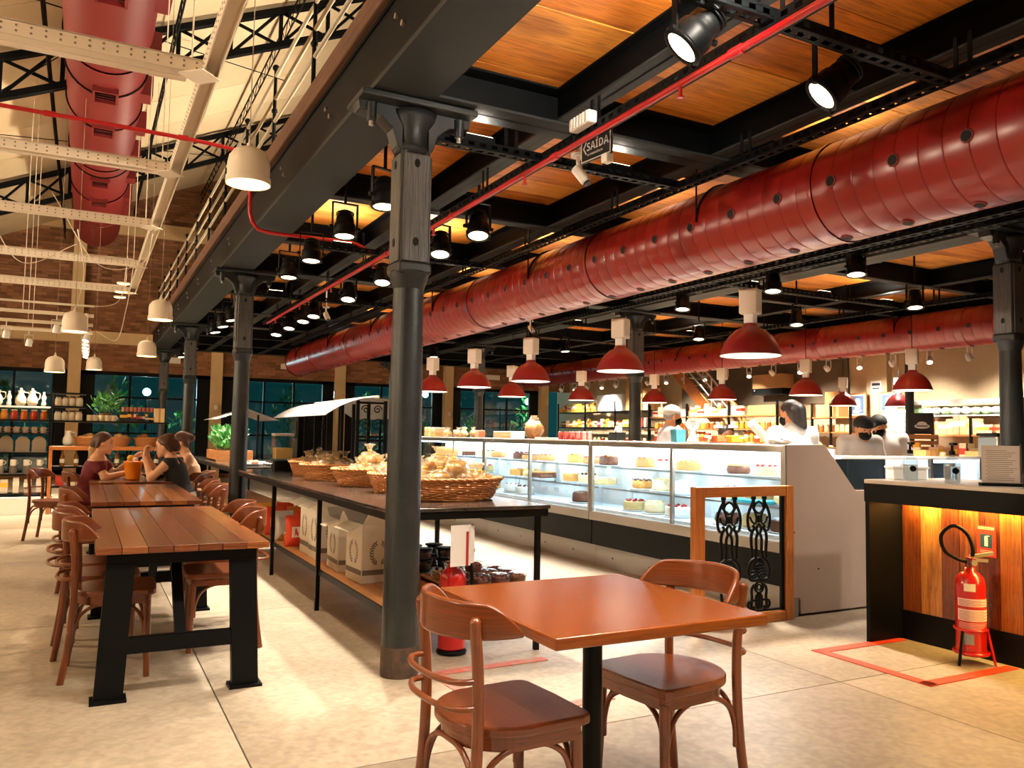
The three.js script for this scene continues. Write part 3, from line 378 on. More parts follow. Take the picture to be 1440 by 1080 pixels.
// loose cables
for (const pts of [[[-1.2, 3.98, -11.8], [-0.8, 3.4, -12], [-0.2, 3.75, -12.2]], [[-0.5, 4.3, -11.8], [0.1, 3.45, -12], [0.62, 3.6, -12.2], [0.7, 3.98, -11.8]], [[-0.2, 3.95, -12.2], [-0.1, 3.4, -12.4], [-0.17, 2.92, -12.4]], [[-0.18, 2.94, -12.4], [0.3, 3.1, -13], [0.5, 4.0, -14.8]], [[0.1, 2.9, -15], [0.4, 2.8, -15.3], [0.55, 3.4, -15.6], [0.6, 4, -14.8]]]) one('loose_cable', tube(pts, 0.006, 30, 5), M.frameWhite, 'loose white lamp cable drooping from the suspended frame', 'cable', null, 0, 'loose lamp cables');
// flat disc lights and small white spots on the frame
const discG = ready(cyl(0.11, 0.11, 0.02, 0, 0, 0, 24)), hoodG = ready(lathe([[0.05, 0], [0.055, 0.01], [0.05, 0.1], [0.03, 0.13], [0, 0.13]], 18)), wl = ready(cyl(0.045, 0.045, 0.006, 0, 0.004, 0, 18));
[-16.0, -17.0, -17.7].forEach((z, i) => { const o = thing('disc_light', 'flat round white light under the corner of the suspended frame', 'light', [0.5, 3.9 - 0.0 * i, z], 0, 'disc lights'); mk('housing', discG, M.frameWhite, o); const g = mk('diffuser', discG, M.glowBell, o); g.scale.set(0.9, 0.6, 0.9); g.position.y = -0.012; spotLight(o, WARM, 8, [0, -0.03, 0], [0, -1, 0], 1.2, 0.6, 5); });
function whiteSpot(x, y, z, tx, ty, tz, lab, I, col = NEUT, ang = 0.7) { const o = thing('white_spotlight', lab, 'spotlight', [x, y, z], 0, 'small white spotlights'), h = new THREE.Group(); h.name = 'lamp_head'; o.add(h); h.quaternion.setFromUnitVectors(V(0, -1, 0), V(tx, ty, tz).normalize()); mk('hood', hoodG, M.white, h); mk('lens', wl, M.lens, h); mk('yoke', [bar([-0.065, 0.05, 0], [-0.065, 0.2, 0], 0.006, 0.02), bar([0.065, 0.05, 0], [0.065, 0.2, 0], 0.006, 0.02), bx(0.135, 0.006, 0.02, 0, 0.2, 0), rod([0, 0.2, 0], [0, 0.3, 0], 0.008)], M.white, o); if (I) spotLight(h, col, I, [0, -0.02, 0], [0, -1, 0], ang, 0.7, 3); }
{ const r = thing('light_rail', 'lower white lighting rail carrying small spotlights by the jar shelves', 'rail'); for (const z of [-14.2, -15.5, -16.8]) { mk('cross_bar', [bx(3.2, 0.05, 0.05, -1.55, 3.05, z)], M.frameWhite, r); mk('cross_bar', [bx(3.2, 0.03, 0.03, -1.55, 3.2, z)], M.frameWhite, r); for (const x of [-2.8, -0.9]) mk('suspension_rod', rod([x, 3.05, z], [x, 7.0 + 0.44 * x, z], 0.006, 0.006, 6), M.frameWhite, r); } mk('side_bar', bx(0.05, 0.05, 5.2, -0.05, 3.05, -16.7), M.frameWhite, r); }
for (let i = 0; i < 6; i++) whiteSpot(-0.05, 2.75, -15.2 - i * 0.7, -0.2, -1, 0.35, 'white spotlight in the bright cluster above the jar shelves', i % 2 ? 0 : POWER.track, WARM);
[[-1.2, -15.5], [-0.95, -16.8], [-0.45, -14.2], [-2.2, -14.2]].forEach(([x, z]) => whiteSpot(x, 2.75, z, -0.1, -1, -0.2, 'white spotlight shining on the jar shelves', POWER.track, WARM));
{ const o = thing('flood_light', 'flood light above the strut washing the ceiling planks by the exit sign', 'flood light', [1.95, 3.07, -1.85], 0); mk('housing', rb(0.16, 0.1, 0.08, 0.01, 0, 0, 0.05), M.black, o); mk('lens', rb(0.13, 0.07, 0.01, 0.004, 0, 0, 0.005), M.lens, o); mk('stem', rod([0, 0.05, 0.05], [0, 0.305, 0.05], 0.01), M.black, o); spotLight(o, NEUT, 24, [0, 0, -0.02], [0.3, 0.24, -1], 0.75, 0.7, 4); }
for (let z = 0.3; z > -16; z -= 1.9) { const o = thing('duct_uplight', 'small uplight lying on top of the big red duct', 'uplight', [4.1, 3.12, z], 0, 'uplights on the red duct'); mk('housing', rb(0.09, 0.04, 0.3, 0.006, 0, 0, 0), M.black, o); mk('lens', rb(0.07, 0.006, 0.27, 0.002, 0, 0.022, 0), M.lens, o); spotLight(o, NEUT, 3.2, [0, 0.03, 0], [0, 1, 0], 1.35, 0.4, 3); }
for (const [x, z] of [[5.4, -6.8], [6.55, -6.8], [7.7, -6.8], [8.8, -6.8], [5.4, -10.5], [6.55, -10.5], [7.7, -10.5], [8.8, -10.5], [2.05, -7.4], [3.0, -7.4], [2.05, -10.4], [3.0, -10.4], [2.0, -4.32], [3.0, -4.32]]) { const o = thing('strut_uplight', 'small uplight sitting on a crossing strut channel', 'uplight', [x, 3.055, z], 0, 'uplights on the crossing struts'); mk('housing', rb(0.2, 0.035, 0.06, 0.005, 0, 0, 0), M.black, o); mk('lens', rb(0.17, 0.006, 0.045, 0.002, 0, 0.019, 0), M.lens, o); spotLight(o, NEUT, x > 5 ? 5 : z > -5 ? 1.6 : 3.4, [0, 0.03, 0], [0, 1, 0], 1.4, 0.4, 3); }
// track lights washing the concrete wall
for (let i = 0; i < 19; i++) whiteSpot(13.2, 2.72, -8.6 - i * 0.74, i % 2 ? -0.5 : 0.9, -0.8, i % 2 ? 0.45 : rr(-0.2, 0.2), i % 2 ? 'white track spotlight turned away from the concrete wall' : 'white track spotlight lighting the concrete wall', i % 2 ? POWER.track * 0.3 : POWER.track);
one('light_track', [bx(0.04, 0.04, 15, 13.2, 3.02, -15.2)], M.steel, 'black lighting track holding the white spotlights', 'track');
// floods on the gallery that light the cream roof
const floodG = ready(rb(0.3, 0.12, 0.22, 0.02, 0, 0, 0)), floodL = ready(rb(0.26, 0.01, 0.18, 0.004, 0, 0.062, 0));
[[3.0, -1], [3.0, -6.5], [3.0, -12], [3.0, -17.5], [-7.9, -3], [-7.9, -9.5], [-7.9, -16]].forEach(([x, z], i) => { const o = thing('flood_light', x > 0 ? 'upward flood light standing on the mezzanine floor' : 'upward flood light fixed to the side wall', 'flood light', [x, x > 0 ? 3.63 : 2.6, z], 0, 'roof flood lights'); mk('housing', floodG, M.frameWhite, o); mk('lens', floodL, M.glowBell, o); mk('bracket', bx(0.06, 0.08, 0.06, 0, -0.1, 0), M.frameWhite, o); spotLight(o, WARM, POWER.roof * (x < 0 ? 2 : 0.9), [0, 0.1, 0], [x > 0 ? -0.75 : 0.9, 1.0, 0], 1.3, 0.5, 8); if (x < 0) mk('wall_arm', bx(0.5, 0.04, 0.04, -0.3, -0.12, 0), M.frameWhite, o); });
// ================= TABLES AND CHAIRS =================
function ribbon(path, half, thick) { // path: [x,z,yLow,yHigh]; a bent wooden band
  const P = [], I = [], n = path.length, nx = [];
  for (let i = 0; i < n; i++) { const a = path[Math.max(0, i - 1)], b = path[Math.min(n - 1, i + 1)], dx = b[0] - a[0], dz = b[1] - a[1], l = Math.hypot(dx, dz); nx.push([-dz / l, dx / l]); }
  const sec = (i) => { const [x, z, lo, hi] = path[i], [u, w] = nx[i], t = thick / 2, m = (lo + hi) / 2, h = (hi - lo) / 2, r = Math.min(0.008, h * 0.5); return [[-t, -h + r], [-t, h - r], [-t * 0.5, h], [t * 0.5, h], [t, h - r], [t, -h + r], [t * 0.5, -h], [-t * 0.5, -h]].map(([o, y]) => [x + u * o, m + y, z + w * o]); };
  for (let i = 0; i < n; i++) P.push(...sec(i));
  for (let i = 0; i < n - 1; i++) for (let k = 0; k < 8; k++) { const a = i * 8 + k, b = i * 8 + (k + 1) % 8; I.push(a, b, a + 8, b, b + 8, a + 8); }
  for (const base of [0, (n - 1) * 8]) for (let k = 1; k < 7; k++) base ? I.push(base, base + k, base + k + 1) : I.push(0, k + 1, k);
  const g = new THREE.BufferGeometry(); g.setAttribute('position', new THREE.BufferAttribute(new Float32Array(P.flat()), 3)); g.setIndex(I); g.computeVertexNormals(); return clean(g);
}
const chairParts = (() => {
  const seatS = [[0.2, 0.165], [0.192, 0.188], [0.17, 0.198], [0, 0.203], [-0.17, 0.198], [-0.192, 0.188], [-0.2, 0.165], [-0.2, 0.06]]; for (let k = 0; k <= 24; k++) { const a = PI + k / 24 * PI; seatS.push([Math.cos(a) * 0.2, -0.02 + Math.sin(a) * 0.183]); } seatS.push([0.2, 0.06]);
  const seat = new THREE.ExtrudeGeometry(new THREE.Shape(seatS.map(([a, b]) => new THREE.Vector2(a, -b))), { depth: 0.016, bevelEnabled: true, bevelSize: 0.008, bevelThickness: 0.008, bevelSegments: 3, curveSegments: 10 });
  seat.rotateX(-PI / 2).translate(0, 0.436, 0);
  const seatTop = clean(seat), ap = seatS.map(([a, b]) => [a * 0.93, b * 0.93]);
  const apron = (() => { const s = new THREE.Shape(ap.map(([a, b]) => new THREE.Vector2(a, -b))); s.holes.push(new THREE.Path(ap.map(([a, b]) => new THREE.Vector2(a * 0.88, -b * 0.88)))); return clean(new THREE.ExtrudeGeometry(s, { depth: 0.045, bevelEnabled: false })).rotateX(-PI / 2).translate(0, 0.384, 0); })();
  const legF = (s) => [rod([s * 0.178, 0, 0.175], [s * 0.165, 0.4, 0.165], 0.0155, 0.02, 12)];
  const legB = (s) => [tube([[s * 0.185, 0, -0.225], [s * 0.176, 0.22, -0.195], [s * 0.172, 0.45, -0.182], [s * 0.175, 0.62, -0.186], [s * 0.183, 0.765, -0.203]], 0.0175, 24, 10), sph(0.0178, s * 0.183, 0.766, -0.203, 1, 1, 1, 10), cyl(0.0172, 0.0165, 0.012, s * 0.185, 0.006, -0.225, 10)];
  const rail = []; for (let i = 0; i <= 28; i++) { const t = -1 + i / 14, u = Math.abs(t), a = t * 1.5; const k = u > 0.62 ? (u - 0.62) / 0.38 : 0; rail.push([Math.sin(a) * 0.225, -0.255 + (1 - Math.cos(a)) * 0.2, 0.712 + 0.004 * u + 0.006 * k, 0.825 - 0.08 * Math.pow(k, 1.7) - 0.01 * u]); }
  const back = ribbon(rail, 0, 0.019);
  const bow = (y, d, z0) => tube([[-0.175, y, z0], [-0.16, y, z0 - d * 0.62], [-0.09, y, z0 - d], [0, y, z0 - d * 1.08], [0.09, y, z0 - d], [0.16, y, z0 - d * 0.62], [0.175, y, z0]], 0.0095, 32, 8);
  const arch = (a, b) => { const [ax, az] = a, [bx_, bz] = b, L = (t, y) => [ax + (bx_ - ax) * t, y, az + (bz - az) * t]; return tube([L(0.02, 0.2), L(0.03, 0.27), L(0.12, 0.345), L(0.3, 0.383), L(0.5, 0.388), L(0.7, 0.383), L(0.88, 0.345), L(0.97, 0.27), L(0.98, 0.2)], 0.0095, 30, 8); };
  const FL = [-0.165, 0.16], FR = [0.165, 0.16], BL = [-0.17, -0.185], BR = [0.17, -0.185];
  return [['seat', ready(seatTop, 'x')], ['apron', ready(apron, 'x')], ['leg', ready(legF(1), 'y')], ['leg', ready(legF(-1), 'y')], ['leg', ready(legB(1), 'y')], ['leg', ready(legB(-1), 'y')], ['backrest', ready(back, 'x')], ['back_rail', ready(bow(0.6, 0.085, -0.186), 'x')], ['back_rail', ready(bow(0.525, 0.085, -0.183), 'x')], ['arched_brace', ready(arch(FL, BL), 'z')], ['arched_brace', ready(arch(FR, BR), 'z')], ['arched_brace', ready(arch(FL, FR), 'x')], ['arched_brace', ready(arch(BL, BR), 'x')]];
})();
let chair0;
function chair(x, z, turn, label, group) {
  if (chair0) return dup(chair0, [x, 0, z], turn, label, group);
  chair0 = thing('bentwood_chair', label, 'chair', [x, 0, z], turn); for (const [n, g] of chairParts) mk(n, g, M.chair, chair0); if (group) chair0.userData.group = group;
}
chair(1.2, -2.33, PI / 2 + 0.06, 'brown bentwood chair in front of the red extinguisher at the small table');
chair(1.93, -2.44, -PI / 2 - 0.1, 'brown bentwood chair with shiny dark seat, back toward the glass cases');
chair(0.18, -4.98, PI / 2 + 0.05, 'brown bentwood chair at the corner of the outer communal table, aisle side', 'chairs at the communal tables');
chair(0.12, -5.5, PI / 2 - 0.03, 'brown bentwood chair in the middle of the outer communal table, aisle side', 'chairs at the communal tables');
chair(0.13, -6.0, PI / 2, 'brown bentwood chair at the outer communal table, aisle side, next to the middle table', 'chairs at the communal tables');
chair(0.78, -5.35, -PI / 2 + 0.05, 'brown bentwood chair at the outer communal table facing the aisle, near the leg', 'chairs at the communal tables');
chair(0.82, -5.92, -PI / 2, 'brown bentwood chair at the outer communal table facing the aisle, toward the middle table', 'chairs at the communal tables');
chair(0.1, -7.6, PI / 2 + 0.08, 'brown bentwood chair at the middle communal table, aisle side', 'chairs at the communal tables');
chair(0.93, -7.9, -PI / 2, 'brown bentwood chair at the middle communal table near the display shelves', 'chairs at the communal tables');
chair(0.96, -8.6, -PI / 2, 'brown bentwood chair at the middle communal table close to the seated women', 'chairs at the communal tables');
chair(1.0, -9.9, -PI / 2 - 0.1, 'brown bentwood chair of the woman in the dark tank top', 'chairs at the communal tables');
chair(1.16, -10.42, -PI / 2, 'brown bentwood chair of the woman with bare shoulders', 'chairs at the communal tables');
chair(0.06, -10.4, PI / 2, 'brown bentwood chair of the woman in the red dress', 'chairs at the communal tables');
chair(-0.3, -11.1, PI / 2 + 0.35, 'brown bentwood chair standing alone beside the framed shelf');
// small square table
{
  const t = thing('small_square_table', 'small square table with glossy orange-brown top on a black post', 'table', [1.555, 0, -2.36]);
  mk('tabletop', rb(0.78, 0.036, 0.82, 0.006, 0, 0.732, 0), M.smallTop, t, 'x'); mk('top_plate', bx(0.36, 0.008, 0.36, 0, 0.71, 0), M.black, t); mk('post', cyl(0.033, 0.033, 0.69, 0, 0.36, 0, 24), M.black, t); mk('foot', [bx(0.5, 0.02, 0.07, 0, 0.01, 0, 0, PI / 4), bx(0.5, 0.02, 0.07, 0, 0.01, 0, 0, -PI / 4), cyl(0.05, 0.06, 0.03, 0, 0.03, 0)], M.black, t);
}
// communal plank tables on black steel frames
function communal(z0, z1, lab) {
  const L = z0 - z1, t = thing('communal_table', lab, 'table', [0.47, 0, (z0 + z1) / 2], 0, 'communal tables'), W = 0.8, n = 7, pw = W / n;
  for (let i = 0; i < n; i++) mk('top_plank', rb(pw - 0.002, 0.034, L - rr(0, 0.006), 0.003, -W / 2 + pw * (i + 0.5), 0.723, 0), M.tableWood[[0, 2, 0, 1, 0, 1, 2][(i + Math.round(-z0)) % 7]], t, 'z');
  mk('apron', [bx(0.7, 0.06, 0.05, 0, 0.675, L / 2 - 0.1), bx(0.7, 0.06, 0.05, 0, 0.675, -L / 2 + 0.1), bx(0.05, 0.06, L - 0.2, -0.3, 0.675, 0), bx(0.05, 0.06, L - 0.2, 0.3, 0.675, 0)], M.black, t);
  for (const sz of [1, -1]) for (const sx of [1, -1]) { const z = sz * (L / 2 - 0.1); const l = mk('leg', [bar([sx * 0.285, 0.65, z], [sx * 0.315, 0.012, z], 0.128, 0.06)], M.black, t); mk('foot_plate', [bx(0.16, 0.014, 0.12, sx * 0.315, 0.007, z)], M.black, l); }
  for (const sz of [1, -1]) { const z = sz * (L / 2 - 0.1); mk('cross_bar', bx(0.54, 0.075, 0.05, 0, 0.255, z), M.black, t); mk('diagonal_brace', bar([0, 0.255, z], [0, 0.66, z - sz * 0.45], 0.05, 0.05), M.black, t); }
}
communal(-4.33, -6.5, 'outer communal table with glossy wooden planks, farthest from the customers'); communal(-7.05, -9.25, 'middle communal plank table, next to the one with customers'); communal(-9.62, -11.75, 'communal plank table where three customers are eating');
// things on the third table
{
  const p = thing('orange_bucket', 'orange plastic bucket holding cutlery on the customers\' table', 'bucket', [0.5, 0.742, -10.1]); mk('bucket_body', lathe([[0, 0], [0.07, 0], [0.072, 0.01], [0.098, 0.19], [0.104, 0.2], [0.098, 0.205], [0.09, 0.19], [0.066, 0.012], [0, 0.012]], 24), C(0xf08a10, 0.4), p); mk('napkin_roll', [sph(0.03, 0.02, 0.22, 0), rod([0.02, 0.02, 0], [0.02, 0.21, 0], 0.02)], M.white, p); mk('yellow_cap', sph(0.035, -0.03, 0.24, -0.02), C(0xf2c028, 0.4), p);
  const b = thing('black_bowl', 'black oval serving bowl on the customers\' table', 'bowl', [0.74, 0.742, -10.15]); mk('bowl_body', lathe([[0, 0], [0.07, 0], [0.12, 0.03], [0.14, 0.055], [0.135, 0.058], [0.11, 0.035], [0, 0.012]], 26), M.black, b); mk('food', sph(0.08, 0, 0.035, 0, 1, 0.4, 1), C(0xb07038, 0.7), b);
  for (const [x, z] of [[0.3, -10.2], [0.36, -10.5], [0.62, -10.6]]) one('drinking_glass', lathe([[0, 0], [0.03, 0], [0.036, 0.11], [0.033, 0.11], [0.028, 0.006], [0, 0.006]], 18), M.glass, 'clear drinking glass on the customers\' table', 'glass', [x, 0.742, z], 0, 'drinking glasses on the customers\' table');
  for (const [x, z] of [[0.25, -10.4], [0.72, -10.45]]) one('plate', lathe([[0, 0], [0.06, 0], [0.1, 0.012], [0.1, 0.016], [0.058, 0.006], [0, 0.006]], 24), M.white, 'white plate with food remains on the customers\' table', 'plate', [x, 0.742, z], 0, 'plates on the customers\' table');
}
// ================= DISPLAY TABLE ROW =================
function displayTable(z0, z1, x0, x1, lab, legZ) {
  const t = thing('display_table', lab, 'display table', [(x0 + x1) / 2, 0, (z0 + z1) / 2]), L = z0 - z1, W = x1 - x0, cz = (z0 + z1) / 2;
  mk('stone_top', rb(W, 0.022, L, 0.004, 0, 0.866, 0), M.stone, t); mk('top_frame', [bx(W - 0.02, 0.045, 0.035, 0, 0.832, L / 2 - 0.03), bx(W - 0.02, 0.045, 0.035, 0, 0.832, -L / 2 + 0.03), bx(0.035, 0.045, L - 0.03, -W / 2 + 0.03, 0.832, 0), bx(0.035, 0.045, L - 0.03, W / 2 - 0.05, 0.832, 0)], M.black, t);
  for (const z of legZ) for (const x of [-W / 2 + 0.035, W / 2 - 0.075]) mk('leg', bx(0.03, 0.812, 0.03, x, 0.406, z - cz), M.black, t);
  const n = 5; for (let i = 0; i < n; i++) mk('shelf_plank', rb((W - 0.12) / n - 0.002, 0.03, L - 0.04, 0.003, -W / 2 + 0.05 + (W - 0.12) / n * (i + 0.5), 0.285, 0), M.shelfWood, t, 'z');
  mk('shelf_edge', [bx(0.012, 0.04, L, -W / 2 + 0.042, 0.28, 0), bx(0.012, 0.04, L, W / 2 - 0.066, 0.28, 0)], M.black, t);
}
displayTable(-4.4, -9.55, 1.53, 2.58, 'long black-topped display table carrying bread baskets, wooden shelf below', [-4.43, -6.04, -7.68, -9.5]);
displayTable(-10.0, -14.6, 1.56, 2.6, 'second black-topped display table beyond the middle column, with plants', [-10.05, -12.3, -14.5]);
// woven baskets
const basketParts = (() => {
  const W = [], n = 11;
  for (let k = 0; k < n; k++) { const f = k / (n - 1), R = 0.17 + 0.035 * f, P = []; for (let i = 0; i < 44; i++) { const a = i / 44 * PI * 2, w = (i % 2 ? 1 : -1) * (k % 2 ? 1 : -1) * 0.0045; P.push([Math.cos(a) * (R + w), 0.008 + f * 0.11 + 0.004 * Math.sin(a * 3 + k), Math.sin(a) * (R + w)]); } W.push(tube(P, 0.0068, 88, 5, true)); }
  const S = []; for (let i = 0; i < 22; i++) { const a = (i + 0.25) / 22 * PI * 2; S.push(rod([Math.cos(a) * 0.17, 0.004, Math.sin(a) * 0.17], [Math.cos(a) * 0.207, 0.125, Math.sin(a) * 0.207], 0.0045, 0.0045, 5)); }
  const rim = []; for (const ph of [0, PI]) { const P = []; for (let i = 0; i < 96; i++) { const a = i / 96 * PI * 2; P.push([Math.cos(a) * (0.212 + 0.006 * Math.cos(a * 24 + ph)), 0.13 + 0.006 * Math.sin(a * 24 + ph), Math.sin(a) * (0.212 + 0.006 * Math.cos(a * 24 + ph))]); } rim.push(tube(P, 0.0075, 120, 5, true)); }
  return { weave: ready(W), stakes: ready(S), rim: ready(rim), base: ready(cyl(0.168, 0.168, 0.008, 0, 0.005, 0, 28)) };
})();
function basket(x, z, sx, sz, turn, lab, y = 0.877) { const o = thing('wicker_basket', lab, 'basket', [x, y, z], turn, 'wicker bread baskets'); o.scale.set(sx, 1.05, sz); mk('weave', basketParts.weave, M.wicker, o); mk('stakes', basketParts.stakes, M.wicker, o); mk('braided_rim', basketParts.rim, M.wicker, o); mk('base', basketParts.base, M.wicker, o); return o; }
// lumpy shapes for bread and plastic bags
function lump(r, sx, sy, sz, amp, f, s, seg = 22) { const g = new THREE.SphereGeometry(r, seg, seg * 0.7 | 0), p = g.attributes.position, v = new THREE.Vector3(); for (let i = 0; i < p.count; i++) { v.fromBufferAttribute(p, i); const d = v.clone().normalize(), k = 1 + amp * (Math.sin(d.x * f + s) * Math.sin(d.y * f * 1.1 + s * 2) + 0.6 * Math.sin(d.z * f * 1.7 + s * 3 + d.x * 4) + 0.35 * Math.sin((d.x + d.y) * f * 2.6 + s)); p.setXYZ(i, v.x * k * sx, v.y * k * sy, v.z * k * sz); } g.computeVertexNormals(); return clean(g); }
const breadG = [0, 1, 2, 3].map((i) => ready(lump(0.06, 1.15, 0.75, 0.95, 0.06, 3, i * 2 + 1, 16))), bagG = [0, 1, 2, 3].map((i) => ready([lump(0.074, 1.15, 0.9, 1, 0.12, 7, i * 3.1 + 0.5, 30), lathe([[0.01, 0.05], [0.014, 0.075], [0.03, 0.105], [0.045, 0.118]], 12)])), tieG = ready(torus(0.014, 0.004, 0, 0.072, 0, PI / 2, 0, 0, PI * 2, 10, 5));
const bagM = phy({ color: 0xe6d6b6, transmission: 0.85, roughness: 0.22, thickness: 0, ior: 1.35 }), breadM = [0xc48a48, 0xb47436, 0xcc9c5c, 0xa06028, 0xd2b27c].map((c) => std({ map: cloudy([(c >> 16) & 255, (c >> 8) & 255, c & 255].map((x) => Math.min(255, x + 16)), [(c >> 16) & 255, (c >> 8) & 255, c & 255].map((x) => x * 0.72), [0.12, 0.12], 5, 0.4), roughness: 0.7 }));
function breadBag(x, y, z, lab, grp, s = 1, m) { const o = thing('bagged_bread', lab, 'bagged bread', [x, y, z], rr(0, 6), grp), k = Math.floor(rnd() * 4); o.rotation.z = rr(-0.25, 0.25); o.rotation.x = rr(-0.25, 0.25); o.scale.setScalar(s); mk('bread', breadG[k], m ?? pick(breadM), o); const b = mk('plastic_bag', bagG[k], bagM, o); mk('tie', tieG, C(0xd8b030, 0.5), b); }
function fill(x, z, ax, az, n, lab, grp, m) { for (let i = 0; i < n; i++) { const a = i * 2.4 + 0.3, r = Math.sqrt((i % 9 + 0.5) / 9) * 0.78, lay = i >= 9 ? 1 : 0; breadBag(x + Math.cos(a) * ax * r * (lay ? 0.7 : 1), 0.877 + 0.1 + 0.088 * lay + rr(0, 0.03), z + Math.sin(a) * az * r * (lay ? 0.7 : 1), lab, grp, rr(0.95, 1.2), m); } }
basket(2.16, -5.02, 1.75, 1.25, 0.1, 'large wicker basket of bagged breads at the front end of the display table'); fill(2.16, -5.02, 0.3, 0.2, 13, 'clear bag of bread heaped in the large front basket', 'bagged breads in the front basket');
basket(2.12, -5.72, 1.4, 1.15, 0.4, 'wicker basket of red-wrapped loaves just behind the small-table column'); fill(2.1, -5.72, 0.22, 0.18, 7, 'bagged loaf with red wrapping beside the small-table column', 'red wrapped loaves', C(0xc23018, 0.5));
basket(2.1, -6.45, 1.55, 1.2, 0, 'wide wicker basket of pale bagged rolls in the middle of the display table'); fill(2.1, -6.45, 0.26, 0.19, 10, 'pale bagged roll in the middle wicker basket', 'bagged rolls in the middle basket', breadM[4]);
basket(2.0, -7.35, 1.3, 1.1, 0, 'wicker basket of small rolls under the awning'); fill(2.0, -7.35, 0.22, 0.18, 8, 'pale bagged roll in the basket under the awning', 'bagged rolls under the awning', breadM[2]);
basket(2.06, -8.1, 1.3, 1.1, 0.3, 'wicker basket in the shade under the far half of the awning'); fill(2.06, -8.1, 0.2, 0.17, 6, 'bagged bun in the far basket under the awning', 'bagged buns in the far basket', breadM[0]);
basket(2.2, -8.8, 1.1, 1.0, 0, 'small wicker basket near the coffee dispenser'); fill(2.2, -8.8, 0.16, 0.15, 4, 'bagged bun in the small basket near the dispenser', 'bagged buns in the small basket', breadM[1]);
// awning stand with scrollwork
{
  const a = thing('awning_stand', 'black iron stand with a white awning and scrollwork over the display table', 'awning', [2.3, 0.877, -8.1]);
  const sheet = (s) => { const P = []; for (let i = 0; i <= 12; i++) { const t = i / 12; P.push([s * (0.02 + 0.44 * t), 0.735 - 0.16 * t * t]); } const Q = P.map(([x, y]) => [x, y + 0.006]).reverse(); return extr(P.concat(Q), 2.2, 0).translate(0, 0, -1.1); };
  mk('awning_sheet', sheet(1), M.frosted, a); mk('awning_sheet', sheet(-1), M.frosted, a); mk('ridge_rod', rod([0, 0.75, 1.12], [0, 0.75, -1.12], 0.014), M.frameWhite, a);
  for (const z of [0.95, 0.45, -0.05, -0.55, -1.0]) for (const x of [-0.13, 0.13]) mk('post', bx(0.028, 0.72, 0.028, x, 0.36, z), M.black, a);
  for (const z of [0.95, -1.0]) { mk('foot', bx(0.42, 0.014, 0.1, 0, 0.007, z), M.black, a); const S = []; for (const [sx, cy, R] of [[-1, 0.22, 0.055], [1, 0.22, 0.055], [-1, 0.5, 0.06], [1, 0.5, 0.06], [-1, 0.64, 0.04], [1, 0.64, 0.04]]) { const P = []; for (let i = 0; i <= 30; i++) { const th = i / 30 * PI * 3, r = R * (1 - i / 36); P.push([sx * (0.055 + Math.cos(th) * r), cy + Math.sin(th) * r, z]); } S.push(tube(P, 0.0055, 60, 5)); } mk('scrollwork', S, M.black, a); mk('cross_bar', [bx(0.26, 0.02, 0.02, 0, 0.36, z), bx(0.26, 0.02, 0.02, 0, 0.7, z)], M.black, a); }
}
// things on the far half of the display table
{
  const d = thing('juice_dispenser', 'square clear juice dispenser with pale drink on a dark base', 'dispenser', [1.95, 0.877, -9.2]); mk('tank', rb(0.2, 0.26, 0.2, 0.01, 0, 0.25, 0), M.glass, d); mk('drink', rb(0.18, 0.12, 0.18, 0.01, 0, 0.19, 0), C(0xe0b060, 0.3), d); mk('base', rb(0.2, 0.11, 0.2, 0.01, 0, 0.055, 0), M.black, d); mk('lid', rb(0.21, 0.03, 0.21, 0.008, 0, 0.395, 0), C(0xc8c4ba, 0.4), d); mk('tap', cyl(0.012, 0.012, 0.05, -0.12, 0.09, 0, 10, 0, 0, PI / 2), M.inox, d);
  const k = thing('coffee_machine', 'tall dark drink machine standing beside the middle column', 'machine', [2.25, 0.877, -9.35]); mk('body', rb(0.28, 0.62, 0.3, 0.015, 0, 0.31, 0), M.black, k); mk('panel', rb(0.01, 0.2, 0.2, 0.004, -0.145, 0.45, 0), C(0x2a3434, 0.2), k); mk('tray', bx(0.06, 0.02, 0.22, -0.16, 0.1, 0), M.inox, k);
}
// a plant trough and platter on the second display table
const leafG = (() => { const g = new THREE.PlaneGeometry(0.05, 0.09, 2, 4); const p = g.attributes.position; for (let i = 0; i < p.count; i++) { const y = p.getY(i) / 0.09 + 0.5; p.setX(i, p.getX(i) * Math.sin(PI * Math.min(0.97, Math.max(0.06, y)))); p.setZ(i, 0.02 * Math.sin(y * 2.4) - Math.abs(p.getX(i)) * 0.4); } g.translate(0, 0.045, 0); g.computeVertexNormals(); return clean(g); })();
function plant(x, y, z, n, R, H, lab, pot = true) {
  const o = thing('leafy_plant', lab, 'plant', [x, y, z], 0, 'green leafy plants'); if (pot) mk('pot', lathe([[0, 0], [0.07, 0], [0.09, 0.12], [0.095, 0.13], [0.08, 0.13], [0, 0.11]], 18), C(0x8a5a38, 0.7), o);
  const st = [], by = [[], [], []]; for (let i = 0; i < n; i++) { const a = rr(0, 6.28), r = R * Math.sqrt(rnd()), h = H * (0.35 + 0.65 * rnd()), px = Math.cos(a) * r, pz = Math.sin(a) * r; if (i % 6 === 0) st.push(tube([[0, 0.1, 0], [px * 0.4, h * 0.5, pz * 0.4], [px, h, pz]], 0.004, 8, 4)); const g = leafG.clone(); g.scale(rr(0.7, 1.5), rr(0.7, 1.5), 1); g.applyMatrix4(new THREE.Matrix4().makeRotationFromEuler(new THREE.Euler(rr(-1.3, 0.9), rr(0, 6.3), rr(-0.7, 0.7), 'YXZ'))); g.translate(px, h, pz); by[i % 3].push(g); }
  mk('stems', st, C(0x3a5a2a, 0.7), o); by.forEach((l, i) => mk('foliage', l, M.leaf[i], o));
}
